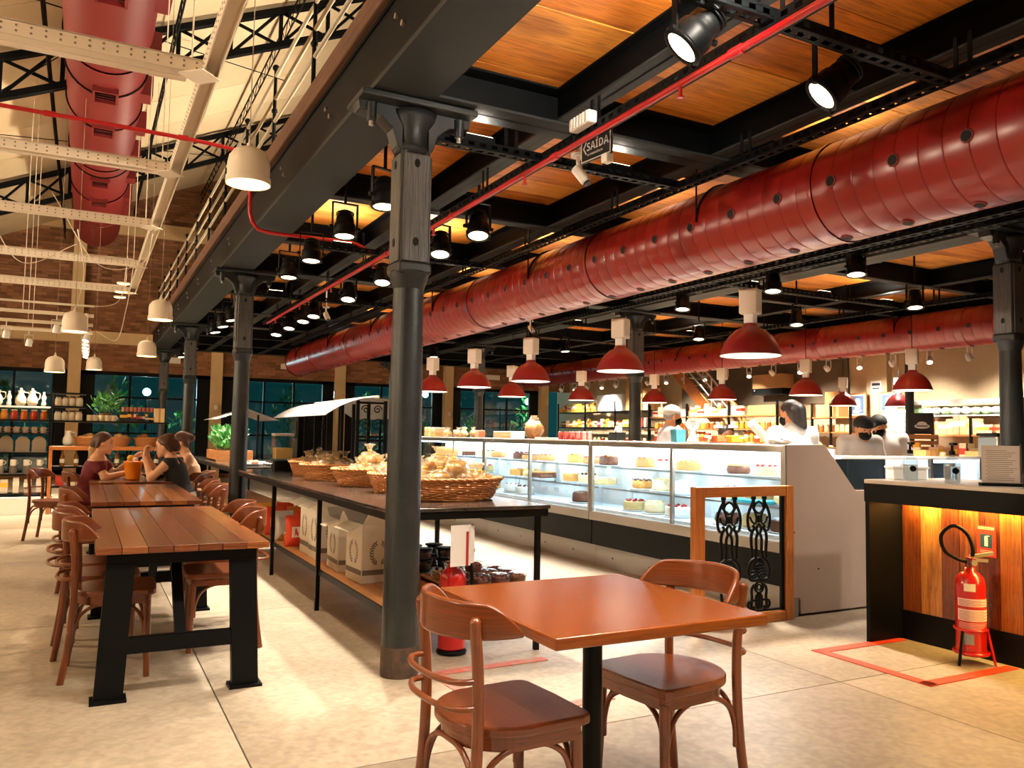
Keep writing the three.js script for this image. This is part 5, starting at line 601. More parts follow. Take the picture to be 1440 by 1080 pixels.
// wooden screen with iron ornaments
{
  const s = thing('ornamental_screen', 'wooden framed screen with two black cast iron ornament panels', 'screen', [4.185, 0, -4.42]); const W = 0.93, H = 0.97, t = 0.085;
  mk('frame_stile', rb(t, H, 0.06, 0.006, -W / 2 + t / 2, H / 2, 0), M.frameWood, s, 'y'); mk('frame_stile', rb(t * 0.85, H, 0.06, 0.006, W / 2 - t / 2, H / 2, 0), M.frameWood, s, 'y'); mk('frame_rail', rb(W - 2 * t, t * 0.85, 0.058, 0.006, 0, H - t * 0.43, 0), M.frameWood, s, 'x'); mk('frame_rail', rb(W - 2 * t, t * 0.8, 0.058, 0.006, 0, t * 0.4, 0), M.frameWood, s, 'x');
  mk('inner_liner', [bx(0.03, H - 0.15, 0.02, W / 2 - t - 0.015, H / 2, 0), bx(W - 2 * t, 0.012, 0.02, 0, 0.085, 0)], M.black, s);
  const orn = () => { const G = [], y0 = 0.09, y1 = 0.895, P = (pts, r = 0.007, n = 24) => G.push(tube(pts.map(([x, y]) => [x * 1.12, y, 0]), r * 1.4, n, 6)), both = (pts, r) => { P(pts, r); P(pts.map(([x, y]) => [-x, y]), r); }, ring = (y, R, r = 0.006, sx = 1) => G.push(torus(R, r, 0, 0, 0, 0, 0, 0, PI * 2, 24, 6).scale(sx, 1, 1.5).translate(0, y, 0));
    for (const x of [-0.052, 0.052]) { G.push(bx(0.03, 0.02, 0.02, x, y1 - 0.01, 0), bx(0.022, 0.06, 0.014, x, y1 - 0.05, 0), bx(0.022, 0.03, 0.014, x, y0 + 0.015, 0)); }
    both([[0.052, 0.85], [0.07, 0.82], [0.092, 0.76], [0.094, 0.71], [0.08, 0.66], [0.055, 0.65], [0.04, 0.67], [0.05, 0.69]], 0.0075); both([[0, 0.86], [0.03, 0.84], [0.04, 0.81], [0.02, 0.785], [0, 0.775]], 0.006); both([[0.06, 0.83], [0.035, 0.79], [0.02, 0.74], [0.03, 0.7], [0.06, 0.72], [0.075, 0.75]], 0.006); both([[0, 0.7], [0.02, 0.67], [0.012, 0.64], [0, 0.63]], 0.007); ring(0.735, 0.022); G.push(sph(0.016, 0, 0.735, 0, 1, 1.6, 0.7, 10));
    both([[0.05, 0.66], [0.06, 0.635], [0.066, 0.6], [0.06, 0.5], [0.062, 0.46]], 0.008); both([[0.01, 0.63], [0.022, 0.6], [0.022, 0.5], [0.03, 0.46], [0, 0.44]], 0.0075); G.push(sph(0.014, 0, 0.45, 0, 1.3, 1, 0.7, 10));
    both([[0.03, 0.46], [0.075, 0.42], [0.09, 0.36], [0.075, 0.31], [0.03, 0.3], [0, 0.31]], 0.008); for (let i = 0; i < 5; i++) { both([[0, 0.33 + i * 0.027], [0.03, 0.345 + i * 0.02], [0.06 - i * 0.008, 0.335 + i * 0.026]], 0.006); G.push(sph(0.011, 0, 0.325 + i * 0.028, 0, 1, 1, 0.7, 8)); }
    ring(0.25, 0.038, 0.0075); ring(0.25, 0.02, 0.006); both([[0.04, 0.27], [0.062, 0.24], [0.06, 0.18], [0.064, 0.12], [0.05, 0.1]], 0.0075); both([[0, 0.21], [0.02, 0.19], [0.022, 0.13], [0.012, 0.1]], 0.007); P([[0, 0.21], [0, 0.16], [0, 0.1]], 0.008); both([[0.06, 0.16], [0.085, 0.15], [0.09, 0.12], [0.07, 0.1]], 0.007); G.push(bx(0.15, 0.014, 0.014, 0, 0.16, 0)); return G; };
  const g = ready(orn()); for (const x of [-0.14, 0.14]) at(mk('iron_ornament', g, M.black, s), x, 0, 0);
}
// things along the top of the cases
const CT = 1.269;
for (let i = 0; i < 4; i++) one('storage_box', [rb(0.16, 0.07, 0.2, 0.008, 0, 0.035, 0)], C([0xe8d49a, 0xe0c890, 0xd2b070, 0xf0e2bc][i], 0.6), 'pale food box stacked on the far end of the glass cases', 'box', [4.84, CT + (i % 2) * 0.071, -12.0 + Math.floor(i / 2) * 0.25], 0, 'pale food boxes on the cases');
for (let i = 0; i < 7; i++) breadBag(4.82 + rr(-0.06, 0.08), CT + 0.055, -11.4 + i * 0.16, 'small bagged pastry heaped on top of the far glass case', 'bagged pastries on the case', 0.75);
one('pink_carton', [rb(0.1, 0.1, 0.12, 0.006, 0, 0.05, 0)], C(0xe29070, 0.6), 'small salmon carton on top of the glass cases', 'carton', [4.86, CT, -10.25]); one('clear_tray_box', [rb(0.2, 0.09, 0.5, 0.01, 0, 0.045, 0)], phy({ color: 0xf2ead8, transmission: 0.6, roughness: 0.2, thickness: 0 }), 'long clear plastic box on top of the middle glass case', 'box', [4.84, CT, -9.35]); one('clear_tray_food', [rb(0.16, 0.04, 0.44, 0.01, 0, 0.022, 0)], C(0xd8b070, 0.7), 'pastry row inside the long clear box', 'pastry', [4.84, CT + 0.002, -9.35]);
{ const b = thing('panettone_bag', 'golden bagged panettone tied with a bow on the glass case', 'bagged bread', [4.86, CT, -8.72]); mk('loaf', lump(0.11, 0.95, 1, 0.95, 0.05, 3, 2, 24).translate(0, 0.11, 0), breadM[1], b); mk('wrap', lump(0.118, 1, 1.02, 1, 0.06, 6, 4, 30).translate(0, 0.115, 0), bagM, b); mk('bow', [lump(0.04, 1.6, 0.7, 0.5, 0.1, 4, 1, 14).translate(0, 0.24, 0), cyl(0.045, 0.012, 0.06, 0, 0.255, 0, 14)], C(0xe8d8b0, 0.5), b); }
one('paper_stack', [rb(0.24, 0.02, 0.5, 0.004, 0, 0.01, 0)], M.white, 'white paper sheets stacked on the middle glass case', 'paper', [4.84, CT, -8.2]);
for (let i = 0; i < 10; i++) { const o = thing('drink_can', 'small pink-red can in the row on the glass case', 'can', [4.78 + (i % 2) * 0.07, CT, -7.95 + Math.floor(i / 2) * 0.12], 0, 'pink cans on the case'); mk('can_body', cyl(0.03, 0.03, 0.085, 0, 0.0425, 0, 16), C(0xc85a52, 0.4), o); mk('lid', cyl(0.026, 0.03, 0.006, 0, 0.088, 0, 16), C(0xe8d8c8, 0.4), o); }
{ const o = thing('cutlery_holder', 'black box of plastic cutlery on the glass case', 'cutlery holder', [4.8, CT, -6.87]); mk('holder', [bx(0.12, 0.085, 0.004, 0, 0.0425, 0.06), bx(0.12, 0.085, 0.004, 0, 0.0425, -0.06), bx(0.004, 0.085, 0.12, 0.06, 0.0425, 0), bx(0.004, 0.085, 0.12, -0.06, 0.0425, 0), bx(0.12, 0.004, 0.12, 0, 0.002, 0)], M.black, o); for (let i = 0; i < 7; i++) mk('cutlery_piece', rb(0.014, 0.13, 0.005, 0.002, rr(-0.04, 0.04), 0.085, rr(-0.04, 0.04), rr(-0.2, 0.2), 0, rr(-0.25, 0.25)), M.white, o); }
{ const o = thing('napkin_dispenser', 'teal napkin dispenser in front of the man in the hairnet', 'dispenser', [4.76, CT, -5.86]); o.scale.set(0.75, 0.85, 0.75); mk('housing', extr([[-0.06, 0], [0.06, 0], [0.075, 0.13], [-0.075, 0.13]], 0.1, 0.004).translate(0, 0, -0.05), C(0x4a98ac, 0.4), o); mk('napkins', [rb(0.1, 0.03, 0.06, 0.01, 0, 0.14, 0), extr([[-0.03, 0.15], [0.03, 0.15], [0, 0.18]], 0.03).translate(0, 0, -0.015)], M.white, o); }
for (const [z, c, l] of [[-5.38, 0xc05028, 'glass honey jar with red-brown filling on the glass case beside the end panel'], [-5.2, 0xe08a20, 'glass honey jar with amber filling on the glass case beside the end panel']]) { const o = thing('glass_jar', l, 'jar', [4.8, CT, z]); mk('jar', [rb(0.1, 0.13, 0.1, 0.015, 0, 0.066, 0)], M.glass, o); mk('contents', rb(0.085, 0.06, 0.085, 0.01, 0, 0.036, 0), C(c, 0.3), o); mk('lid', [cyl(0.035, 0.04, 0.02, 0, 0.142, 0, 16), sph(0.018, 0, 0.16, 0)], phy({ color: 0xf0ece0, transmission: 0.5, roughness: 0.15, thickness: 0 }), o); }
{ const o = thing('counter_scale', 'round-faced white shop scale on the glass case', 'scale', [4.92, CT, -5.85]); mk('pedestal', lathe([[0, 0], [0.06, 0], [0.05, 0.03], [0.025, 0.07], [0.022, 0.12], [0, 0.12]], 20), M.white, o); const f = canvasMat(128, 128, (c, w) => { c.fillStyle = '#f4efe6'; c.fillRect(0, 0, w, w); c.strokeStyle = '#333'; c.lineWidth = 5; c.beginPath(); c.moveTo(30, 66); c.lineTo(98, 66); c.stroke(); c.strokeRect(44, 36, 40, 14); c.beginPath(); c.moveTo(48, 80); c.lineTo(64, 102); c.lineTo(80, 80); c.stroke(); }); mk('dial_housing', cyl(0.06, 0.06, 0.05, 0, 0.17, 0, 28, PI / 2, -0.6), M.white, o); const d = clean(new THREE.CircleGeometry(0.052, 28)); d.userData.ready = true; const e = mk('dial', d, f, o); e.position.set(-0.0155, 0.17, 0.0215); e.rotation.y = -0.6; }
{ const o = thing('crumpled_bag', 'crumpled white plastic bag on top of the glass case beside the end panel', 'plastic bag', [4.86, CT, -4.75]); mk('plastic', lump(0.07, 1.2, 0.5, 1.5, 0.14, 7, 3, 34).translate(0, 0.03, 0), M.white, o); }
one('roll_of_paper', [cyl(0.035, 0.035, 0.22, 0, 0.04, 0, 20, 0, 0, 0.9)], M.white, 'tilted white paper roll on the glass case beside the end panel', 'paper roll', [4.88, CT + 0.06, -4.98]);
// ================= PEOPLE =================
// distance-field bodies: bones are tapered capsules [a, b, ra, rb] or ellipsoids {c, r, q}
function meshField(bones, h, k, clip) {
  const lo = [1e9, 1e9, 1e9], hi = [-1e9, -1e9, -1e9];
  const ext = (p, r) => { for (let i = 0; i < 3; i++) { lo[i] = Math.min(lo[i], p[i] - r); hi[i] = Math.max(hi[i], p[i] + r); } };
  for (const b of bones) if (Array.isArray(b)) { ext(b[0], b[2]); ext(b[1], b[3]); } else ext(b.c, Math.max(...b.r));
  const c = lo.map((v, i) => (v + hi[i]) / 2), S = Math.max(...lo.map((v, i) => hi[i] - v)) / 2 + h * 4, N = Math.ceil(2 * S / h), half = N / 2;
  const mc = new MarchingCubes(N, M.white, false, false, 160000), F = new Float32Array(N * N * N).fill(0.2), w = (i, a) => c[a] + ((i - half) / half) * S, ix = (v, a) => (v - c[a]) / S * half + half;
  for (const b of bones) {
    const cap = Array.isArray(b), pad = k + h * 2, mn = [0, 0, 0], mx = [0, 0, 0], inv = !cap && b.q ? b.q.clone().invert() : null, R = cap ? 0 : Math.max(...b.r);
    for (let a = 0; a < 3; a++) { mn[a] = Math.max(0, Math.floor(ix(cap ? Math.min(b[0][a] - b[2], b[1][a] - b[3]) - pad : b.c[a] - R - pad, a))); mx[a] = Math.min(N - 1, Math.ceil(ix(cap ? Math.max(b[0][a] + b[2], b[1][a] + b[3]) + pad : b.c[a] + R + pad, a))); }
    const d0 = cap ? [b[1][0] - b[0][0], b[1][1] - b[0][1], b[1][2] - b[0][2]] : null, L2 = cap ? d0[0] ** 2 + d0[1] ** 2 + d0[2] ** 2 : 0, v = new THREE.Vector3();
    for (let z = mn[2]; z <= mx[2]; z++) for (let y = mn[1]; y <= mx[1]; y++) for (let x = mn[0]; x <= mx[0]; x++) {
      const px = w(x, 0), py = w(y, 1), pz = w(z, 2); let d;
      if (cap) { const t = L2 ? Math.max(0, Math.min(1, ((px - b[0][0]) * d0[0] + (py - b[0][1]) * d0[1] + (pz - b[0][2]) * d0[2]) / L2)) : 0; d = Math.hypot(px - b[0][0] - d0[0] * t, py - b[0][1] - d0[1] * t, pz - b[0][2] - d0[2] * t) - (b[2] + (b[3] - b[2]) * t); }
      else { v.set(px - b.c[0], py - b.c[1], pz - b.c[2]); if (inv) v.applyQuaternion(inv); const q = Math.hypot(v.x / b.r[0], v.y / b.r[1], v.z / b.r[2]); d = (q - 1) * Math.min(...b.r) * (q < 1 ? 1 : 1); }
      const i = x + y * N + z * N * N, e = F[i], u = Math.max(0, k - Math.abs(e - d)) / k; F[i] = Math.min(e, d) - u * u * k * 0.25;
    }
  }
  if (clip) for (let z = 0; z < N; z++) for (let y = 0; y < N; y++) for (let x = 0; x < N; x++) { const i = x + y * N + z * N * N; F[i] = Math.max(F[i], clip(w(x, 0), w(y, 1), w(z, 2))); }
  for (let i = 0; i < F.length; i++) mc.field[i] = -F[i];
  mc.isolation = 0; mc.update();
  const P = mc.positionArray.slice(0, mc.count * 3), Nn = mc.normalArray.slice(0, mc.count * 3), g = new THREE.BufferGeometry();
  for (let i = 0; i < P.length; i += 3) for (let a = 0; a < 3; a++) P[i + a] = c[a] + P[i + a] * S;
  g.setAttribute('position', new THREE.BufferAttribute(P, 3)); g.setAttribute('normal', new THREE.BufferAttribute(Nn, 3)); return g;
}
const add3 = (a, b, s = 1) => [a[0] + b[0] * s, a[1] + b[1] * s, a[2] + b[2] * s], mix3 = (a, b, t) => [0, 1, 2].map((i) => a[i] + (b[i] - a[i]) * t);
function handBones(wr, dir, palm, side, curl) { // dir: along the fingers, palm: palm normal
  const D = V(...dir).normalize(), Nn = V(...palm).addScaledVector(D, -V(...palm).dot(D)).normalize(), S = new THREE.Vector3().crossVectors(D, Nn).multiplyScalar(side), at3 = (u, s, n) => { const p = V(...wr).addScaledVector(D, u).addScaledVector(S, s).addScaledVector(Nn, n); return [p.x, p.y, p.z]; }, B = [];
  B.push([at3(0, 0, 0), at3(0.03, 0, 0), 0.024, 0.024]); for (const s of [-0.026, -0.009, 0.009, 0.026]) B.push([at3(0.01, s * 0.7, 0), at3(0.085, s, 0), 0.014, 0.0125]);
  [[-0.027, 0.058], [-0.009, 0.07], [0.009, 0.074], [0.027, 0.064]].forEach(([s, L], i) => { const c = curl * (0.8 + 0.15 * i), u1 = 0.085 + Math.cos(c * 0.6) * L * 0.5, n1 = Math.sin(c * 0.6) * L * 0.5, u2 = u1 + Math.cos(c * 1.5) * L * 0.5, n2 = n1 + Math.sin(c * 1.5) * L * 0.5; B.push([at3(0.085, s, 0), at3(u1, s * 1.15, n1), 0.0098, 0.009], [at3(u1, s * 1.15, n1), at3(u2, s * 1.2, n2), 0.009, 0.0075]); });
  B.push([at3(0.02, 0.022, 0.006), at3(0.06, 0.052, 0.018), 0.013, 0.0105], [at3(0.06, 0.052, 0.018), at3(0.095, 0.058, 0.026), 0.0105, 0.0085]); return B;
}
function person(label, pos, turn, o) {
  const g = thing('person', label, 'person', pos, turn), J = o.J, sk = o.skin ?? M.skin, hq = new THREE.Quaternion().setFromEuler(new THREE.Euler(o.head?.[0] ?? 0, o.head?.[1] ?? 0, o.head?.[2] ?? 0, 'YXZ')), H = (x, y, z) => { const p = V(x, y, z).applyQuaternion(hq); return [J.head[0] + p.x, J.head[1] + p.y, J.head[2] + p.z]; };
  const tq = new THREE.Quaternion().setFromUnitVectors(V(0, 1, 0), V(J.chest[0] - J.pelvis[0], J.chest[1] - J.pelvis[1], J.chest[2] - J.pelvis[2]).normalize());
  const w = o.build ?? 1, torso = (f) => [{ c: J.pelvis, r: [0.16 * w + f, 0.12 + f, 0.115 * w + f], q: tq }, { c: mix3(J.pelvis, J.chest, 0.5), r: [0.135 * w + f, 0.17 + f, 0.1 * w + f], q: tq }, { c: J.chest, r: [0.165 * w + f, 0.17 + f, 0.11 * w + f], q: tq }, [J.sh[0], J.sh[1], 0.058 + f, 0.058 + f], [J.chest, J.neck, 0.075 + f, 0.05 + f]];
  const arms = (f, end, ra = 0.05, rb_ = 0.041) => [0, 1].flatMap((i) => { const e = end <= 1 ? mix3(J.sh[i], J.el[i], end) : J.el[i], L = [[J.sh[i], e, ra + f, ra + (rb_ - ra) * Math.min(1, end) + f]]; if (end > 1) L.push([J.el[i], J.wr[i], 0.041 + f, 0.027 + f]); return L; });
  const legs = (f, foot = true) => [0, 1].flatMap((i) => [[J.hip[i], J.kn[i], 0.085 * w + f, 0.056 + f], [J.kn[i], J.an[i], 0.056 + f, 0.038 + f], ...(foot ? [[add3(J.an[i], [0, -0.045, -0.02]), add3(J.an[i], [0, -0.06, 0.13]), 0.034, 0.026]] : [])]);
  const headB = [{ c: H(0, 0.02, 0), r: [0.077, 0.1, 0.095], q: hq }, { c: H(0, -0.05, 0.025), r: [0.058, 0.065, 0.068], q: hq }, [H(0, 0.0, 0.092), H(0, -0.028, 0.108), 0.009, 0.014], [H(0, -0.065, 0.085), H(0, -0.066, 0.086), 0.018, 0.018], [H(0, -0.1, 0.07), H(0, -0.1, 0.072), 0.022, 0.022], { c: H(0.079, -0.005, 0), r: [0.012, 0.032, 0.02], q: hq }, { c: H(-0.079, -0.005, 0), r: [0.012, 0.032, 0.02], q: hq }, [H(0, -0.05, -0.01), J.neck, 0.054, 0.054]];
  const bodyG = meshField([...torso(0), ...arms(0, 2), ...legs(0), [J.neck, H(0, -0.05, -0.01), 0.05, 0.052]], 0.019, 0.03), headG = meshField(headB, 0.0065, 0.012), hands = [0, 1].map((i) => meshField([...handBones(J.wr[i], o.hand?.[i]?.[0] ?? [J.wr[i][0] - J.el[i][0], J.wr[i][1] - J.el[i][1], J.wr[i][2] - J.el[i][2]], o.hand?.[i]?.[1] ?? [0, -1, 0], i ? -1 : 1, o.hand?.[i]?.[2] ?? 0.6)], 0.0048, 0.005));
  mk('body', [bodyG, headG, ...hands], sk, g);
  const top = o.top; mk(top.name ?? 'shirt', meshField([...torso(top.f ?? 0.013), ...(top.sleeve ? arms(0.016, top.sleeve) : [])], 0.017, 0.035, top.clip), top.mat, g);
  mk(o.legs?.name ?? 'trousers', meshField([{ c: J.pelvis, r: [0.172 * w, 0.12, 0.13 * w] }, ...legs(0.012, false)], 0.02, 0.035, (x, y) => y - (J.pelvis[1] + (o.legs?.rise ?? 0.1))), o.legs?.mat ?? C(0x22262c, 0.8), g);
  mk('shoes', [0, 1].map((i) => meshField([[add3(J.an[i], [0, -0.05, -0.025]), add3(J.an[i], [0, -0.062, 0.135]), 0.042, 0.034]], 0.012, 0.01)), C(0x1c1c1e, 0.5), g);
  const face = (n, geo_, m) => { for (const e of geo_) e.applyQuaternion(hq).translate(...J.head); mk(n, geo_, m, g); };
  face('eyes', [sph(0.012, 0.03, 0.012, 0.079, 1, 0.75, 0.8, 10), sph(0.012, -0.03, 0.012, 0.079, 1, 0.75, 0.8, 10)], C(0x2a1c14, 0.25)); face('eyebrows', [rb(0.034, 0.006, 0.008, 0.002, 0.031, 0.034, 0.085), rb(0.034, 0.006, 0.008, 0.002, -0.031, 0.034, 0.085)], o.hair.mat); if (!o.mask) face('lips', [sph(0.02, 0, -0.066, 0.096, 1, 0.4, 0.5, 10)], C(0xb0554a, 0.4));
  if (o.mask) mk('face_mask', meshField([{ c: H(0, -0.05, 0.05), r: [0.062, 0.06, 0.07], q: hq }, [H(0, -0.03, 0.105), H(0, -0.05, 0.108), 0.016, 0.016], [H(0.05, -0.04, 0.03), H(0.078, -0.01, -0.005), 0.008, 0.004], [H(-0.05, -0.04, 0.03), H(-0.078, -0.01, -0.005), 0.008, 0.004]], 0.006, 0.012, (x, y, z) => { const p = V(x - J.head[0], y - J.head[1], z - J.head[2]).applyQuaternion(hq.clone().invert()); return Math.max(p.y + 0.018 - 0.02 * Math.max(0, p.z - 0.08) / 0.03, -p.z - 0.01 + 0.0); }), o.mask, g);
  if (o.hair) { const hb = (o.hair.extra ?? []).map((b) => [H(...b[0]), H(...b[1]), b[2], b[3]]); mk('hair', meshField([{ c: H(0, 0.032, -0.012), r: [0.087, 0.1, 0.1], q: hq }, ...hb], 0.0085, 0.02, hb.length || true ? (x, y, z) => { const p = V(x - J.head[0], y - J.head[1], z - J.head[2]).applyQuaternion(hq.clone().invert()); return Math.min(Math.max(p.z - 0.055, 0.045 - p.y) * -1 < 0 ? Math.max(p.z - 0.03 - 0.9 * (p.y - 0.02), -p.y - (o.hair.low ?? 0.06)) : Math.max(p.z - 0.03 - 0.9 * (p.y - 0.02), -p.y - (o.hair.low ?? 0.06)), 1); } : null), o.hair.mat, g); }
  if (o.cap) mk(o.cap.name, meshField([{ c: H(0, 0.04, -0.008), r: [0.094, 0.094, 0.107], q: hq }, ...(o.cap.peak ? [[H(0, 0.045, 0.09), H(0, 0.035, 0.12), 0.03, 0.02]] : [])], 0.008, 0.012, (x, y, z) => { const p = V(x - J.head[0], y - J.head[1], z - J.head[2]).applyQuaternion(hq.clone().invert()); return 0.03 - p.y + (p.z < 0 ? p.z * 0.5 : 0); }), o.cap.mat, g);
  if (o.extra) o.extra(g, H);
  return g;
}
// joints of a standing figure, height about 1.68 m, facing +z
const stand = (c = {}) => ({ pelvis: [0, 0.95, 0], chest: [0, 1.24, 0.01], neck: [0, 1.42, 0.0], head: [0, 1.545, 0.025], sh: [[0.165, 1.36, 0], [-0.165, 1.36, 0]], el: [[0.21, 1.1, 0.0], [-0.21, 1.1, 0.0]], wr: [[0.17, 0.98, 0.18], [-0.17, 0.98, 0.18]], hip: [[0.09, 0.92, 0], [-0.09, 0.92, 0]], kn: [[0.1, 0.5, 0.02], [-0.1, 0.5, 0.02]], an: [[0.1, 0.09, 0], [-0.1, 0.09, 0]], ...c });
const sit = (c = {}) => ({ pelvis: [0, 0.56, -0.06], chest: [0, 0.84, -0.02], neck: [0, 1.02, 0.01], head: [0, 1.145, 0.05], sh: [[0.155, 0.965, 0], [-0.155, 0.965, 0]], el: [[0.2, 0.76, 0.14], [-0.2, 0.76, 0.14]], wr: [[0.1, 0.8, 0.36], [-0.1, 0.8, 0.36]], hip: [[0.09, 0.53, -0.02], [-0.09, 0.53, -0.02]], kn: [[0.1, 0.52, 0.38], [-0.1, 0.52, 0.38]], an: [[0.1, 0.09, 0.36], [-0.1, 0.09, 0.36]], ...c });
const tee = { mat: C(0xd6d3ce, 0.8), sleeve: 0.62, clip: (x, y) => 0.86 - y };
const noLow = (y0, y1) => (x, y) => Math.max(y0 - y, y - y1);
person('man in grey shirt with white hairnet and black mask raising a hand', [5.9, 0, -7.45], 1.15, { J: stand({ el: [[0.22, 1.12, 0.12], [-0.2, 1.1, 0.1]], wr: [[0.11, 1.33, 0.23], [-0.13, 1.3, 0.27]], head: [0, 1.555, 0.05] }), head: [0.12, 0.1, 0], hand: [[[-0.25, 1, 0.12], [0.2, 0, -1], 0.55], [[0.2, 1, 0.1], [-0.3, 0, -1], 0.4]], top: { mat: C(0xb3aeb0, 0.8), sleeve: 0.7, clip: (x, y) => 0.86 - y }, build: 1.12, hair: { mat: C(0x8a8078, 0.6) }, mask: M.black, cap: { name: 'hairnet', mat: phy({ color: 0xe6e2da, transmission: 0.25, roughness: 0.8, thickness: 0 }) }, skin: M.skin });
person('woman with long black hair in a white T-shirt, seen from behind', [5.72, 0, -5.42], 2.75, { J: stand({ el: [[0.25, 1.1, 0.06], [-0.26, 1.12, 0.08]], wr: [[0.2, 1.1, 0.3], [-0.34, 1.15, 0.28]], head: [0, 1.545, 0.04] }), head: [0.15, 0.55, 0], top: tee, hair: { mat: M.hairDark, low: 0.2, extra: [[[0, 0.02, -0.08], [0, -0.15, -0.09], 0.07, 0.05], [[0.05, 0.0, -0.06], [0.05, -0.14, -0.07], 0.05, 0.035], [[-0.05, 0.0, -0.06], [-0.05, -0.14, -0.07], 0.05, 0.035]] }, mask: M.black, build: 1.08 });
person('masked worker in a white T-shirt and dark cap looking down, nearer the dark-haired woman', [7.2, 0, -5.95], -0.55, { J: stand({ chest: [0, 1.2, 0.08], neck: [0, 1.34, 0.14], head: [0, 1.44, 0.2], sh: [[0.16, 1.3, 0.1], [-0.16, 1.3, 0.1]], el: [[0.22, 1.06, 0.14], [-0.22, 1.06, 0.14]], wr: [[0.1, 1.05, 0.34], [-0.1, 1.05, 0.36]] }), head: [0.38, 0.25, 0.05], top: tee, hair: { mat: M.hairDark, low: 0.09 }, cap: { name: 'cap', mat: C(0x17181a, 0.7) }, mask: M.black });
person('masked worker in a white T-shirt and dark cap leaning sideways beside a colleague', [7.84, 0, -6.1], -0.75, { J: stand({ chest: [-0.02, 1.22, 0.07], neck: [-0.05, 1.37, 0.13], head: [-0.09, 1.47, 0.18], sh: [[0.15, 1.34, 0.08], [-0.19, 1.31, 0.1]], el: [[0.24, 1.09, 0.12], [-0.24, 1.06, 0.16]], wr: [[0.12, 1.06, 0.33], [-0.1, 1.05, 0.38]] }), head: [0.36, -0.5, 0.16], top: tee, build: 1.15, hair: { mat: M.hairDark, low: 0.08 }, cap: { name: 'cap', mat: C(0x17181a, 0.7), peak: true }, mask: M.black });
person('dark-clothed worker with a pale mask bending behind the honey jars', [6.55, 0, -7.25], -0.5, { J: stand({ pelvis: [0, 0.9, -0.15], chest: [0, 1.12, 0.0], neck: [0, 1.25, 0.08], head: [0, 1.345, 0.14], sh: [[0.16, 1.19, 0.02], [-0.16, 1.19, 0.02]], el: [[0.22, 0.95, 0.1], [-0.22, 0.95, 0.1]], wr: [[0.12, 0.95, 0.32], [-0.12, 0.95, 0.32]], hip: [[0.09, 0.88, -0.14], [-0.09, 0.88, -0.14]], kn: [[0.1, 0.48, 0.02], [-0.1, 0.48, 0.02]] }), head: [0.2, 0.2, 0], top: { mat: C(0x241a1a, 0.8), sleeve: 0.7, clip: (x, y) => 0.8 - y }, hair: { mat: M.hairDark, low: 0.09 }, mask: C(0xd8cfc4, 0.7), skin: M.skin });
person('seated woman in an off-shoulder red dress eating at the communal table', [0.1, 0, -10.38], PI / 2 - 0.15, { J: sit({ el: [[0.2, 0.78, 0.2], [-0.22, 0.76, 0.16]], wr: [[0.06, 0.98, 0.42], [-0.12, 0.82, 0.38]], chest: [0, 0.84, 0.02], neck: [0, 1.02, 0.06], head: [0, 1.14, 0.1], sh: [[0.155, 0.965, 0.05], [-0.155, 0.965, 0.05]] }), head: [0.1, -0.1, 0], skin: M.skinLight, top: { name: 'dress_top', mat: C(0x6a1220, 0.75), sleeve: 0.5, f: 0.014, clip: (x, y) => Math.max(y - 0.945, 0.5 - y) }, legs: { name: 'dress_skirt', mat: C(0x6a1220, 0.75) }, hair: { mat: M.hairBrown, low: 0.06, extra: [[[0, 0.02, -0.08], [0.0, -0.1, -0.1], 0.055, 0.04], [[0.065, 0.03, -0.02], [0.068, -0.05, -0.04], 0.032, 0.026], [[-0.065, 0.03, -0.02], [-0.068, -0.05, -0.04], 0.032, 0.026]] }, extra: (g, H) => mk('hair_ends', meshField([[H(0, -0.08, -0.1), H(0.02, -0.2, -0.1), 0.05, 0.03], [H(0.04, -0.06, -0.09), H(0.07, -0.18, -0.07), 0.035, 0.02]], 0.009, 0.02), M.hairBlonde, g) });
person('seated woman in a dark tank top with brown hair, seen from behind', [0.96, 0, -9.85], -PI / 2 - 0.35, { J: sit({ chest: [0, 0.84, 0.04], neck: [0, 1.01, 0.1], head: [0, 1.12, 0.16], sh: [[0.155, 0.965, 0.07], [-0.155, 0.965, 0.07]], el: [[0.2, 0.77, 0.24], [-0.2, 0.77, 0.26]], wr: [[0.05, 1.0, 0.36], [-0.06, 0.98, 0.36]] }), head: [0.15, 0.1, 0], hand: [[[-0.2, 1, 0], [0, 0, -1], 1.0], [[0.2, 1, 0], [0, 0, -1], 1.0]], skin: M.skinLight, top: { name: 'tank_top', mat: C(0x1c2224, 0.8), f: 0.012, clip: (x, y, z) => Math.max(0.5 - y, Math.min(y - 0.93, Math.max(y - 1.0, 0.02 - Math.abs(Math.abs(x) - 0.085)))) }, legs: { name: 'shorts', mat: C(0xe8e0d4, 0.8) }, hair: { mat: M.hairBrown, low: 0.08, extra: [[[0, 0.02, -0.09], [0, -0.03, -0.11], 0.06, 0.05], [[0.065, 0.03, -0.02], [0.066, -0.05, -0.05], 0.034, 0.03], [[-0.065, 0.03, -0.02], [-0.066, -0.05, -0.05], 0.034, 0.03], [[0, 0.1, -0.05], [0, 0.1, -0.07], 0.04, 0.035]] } });
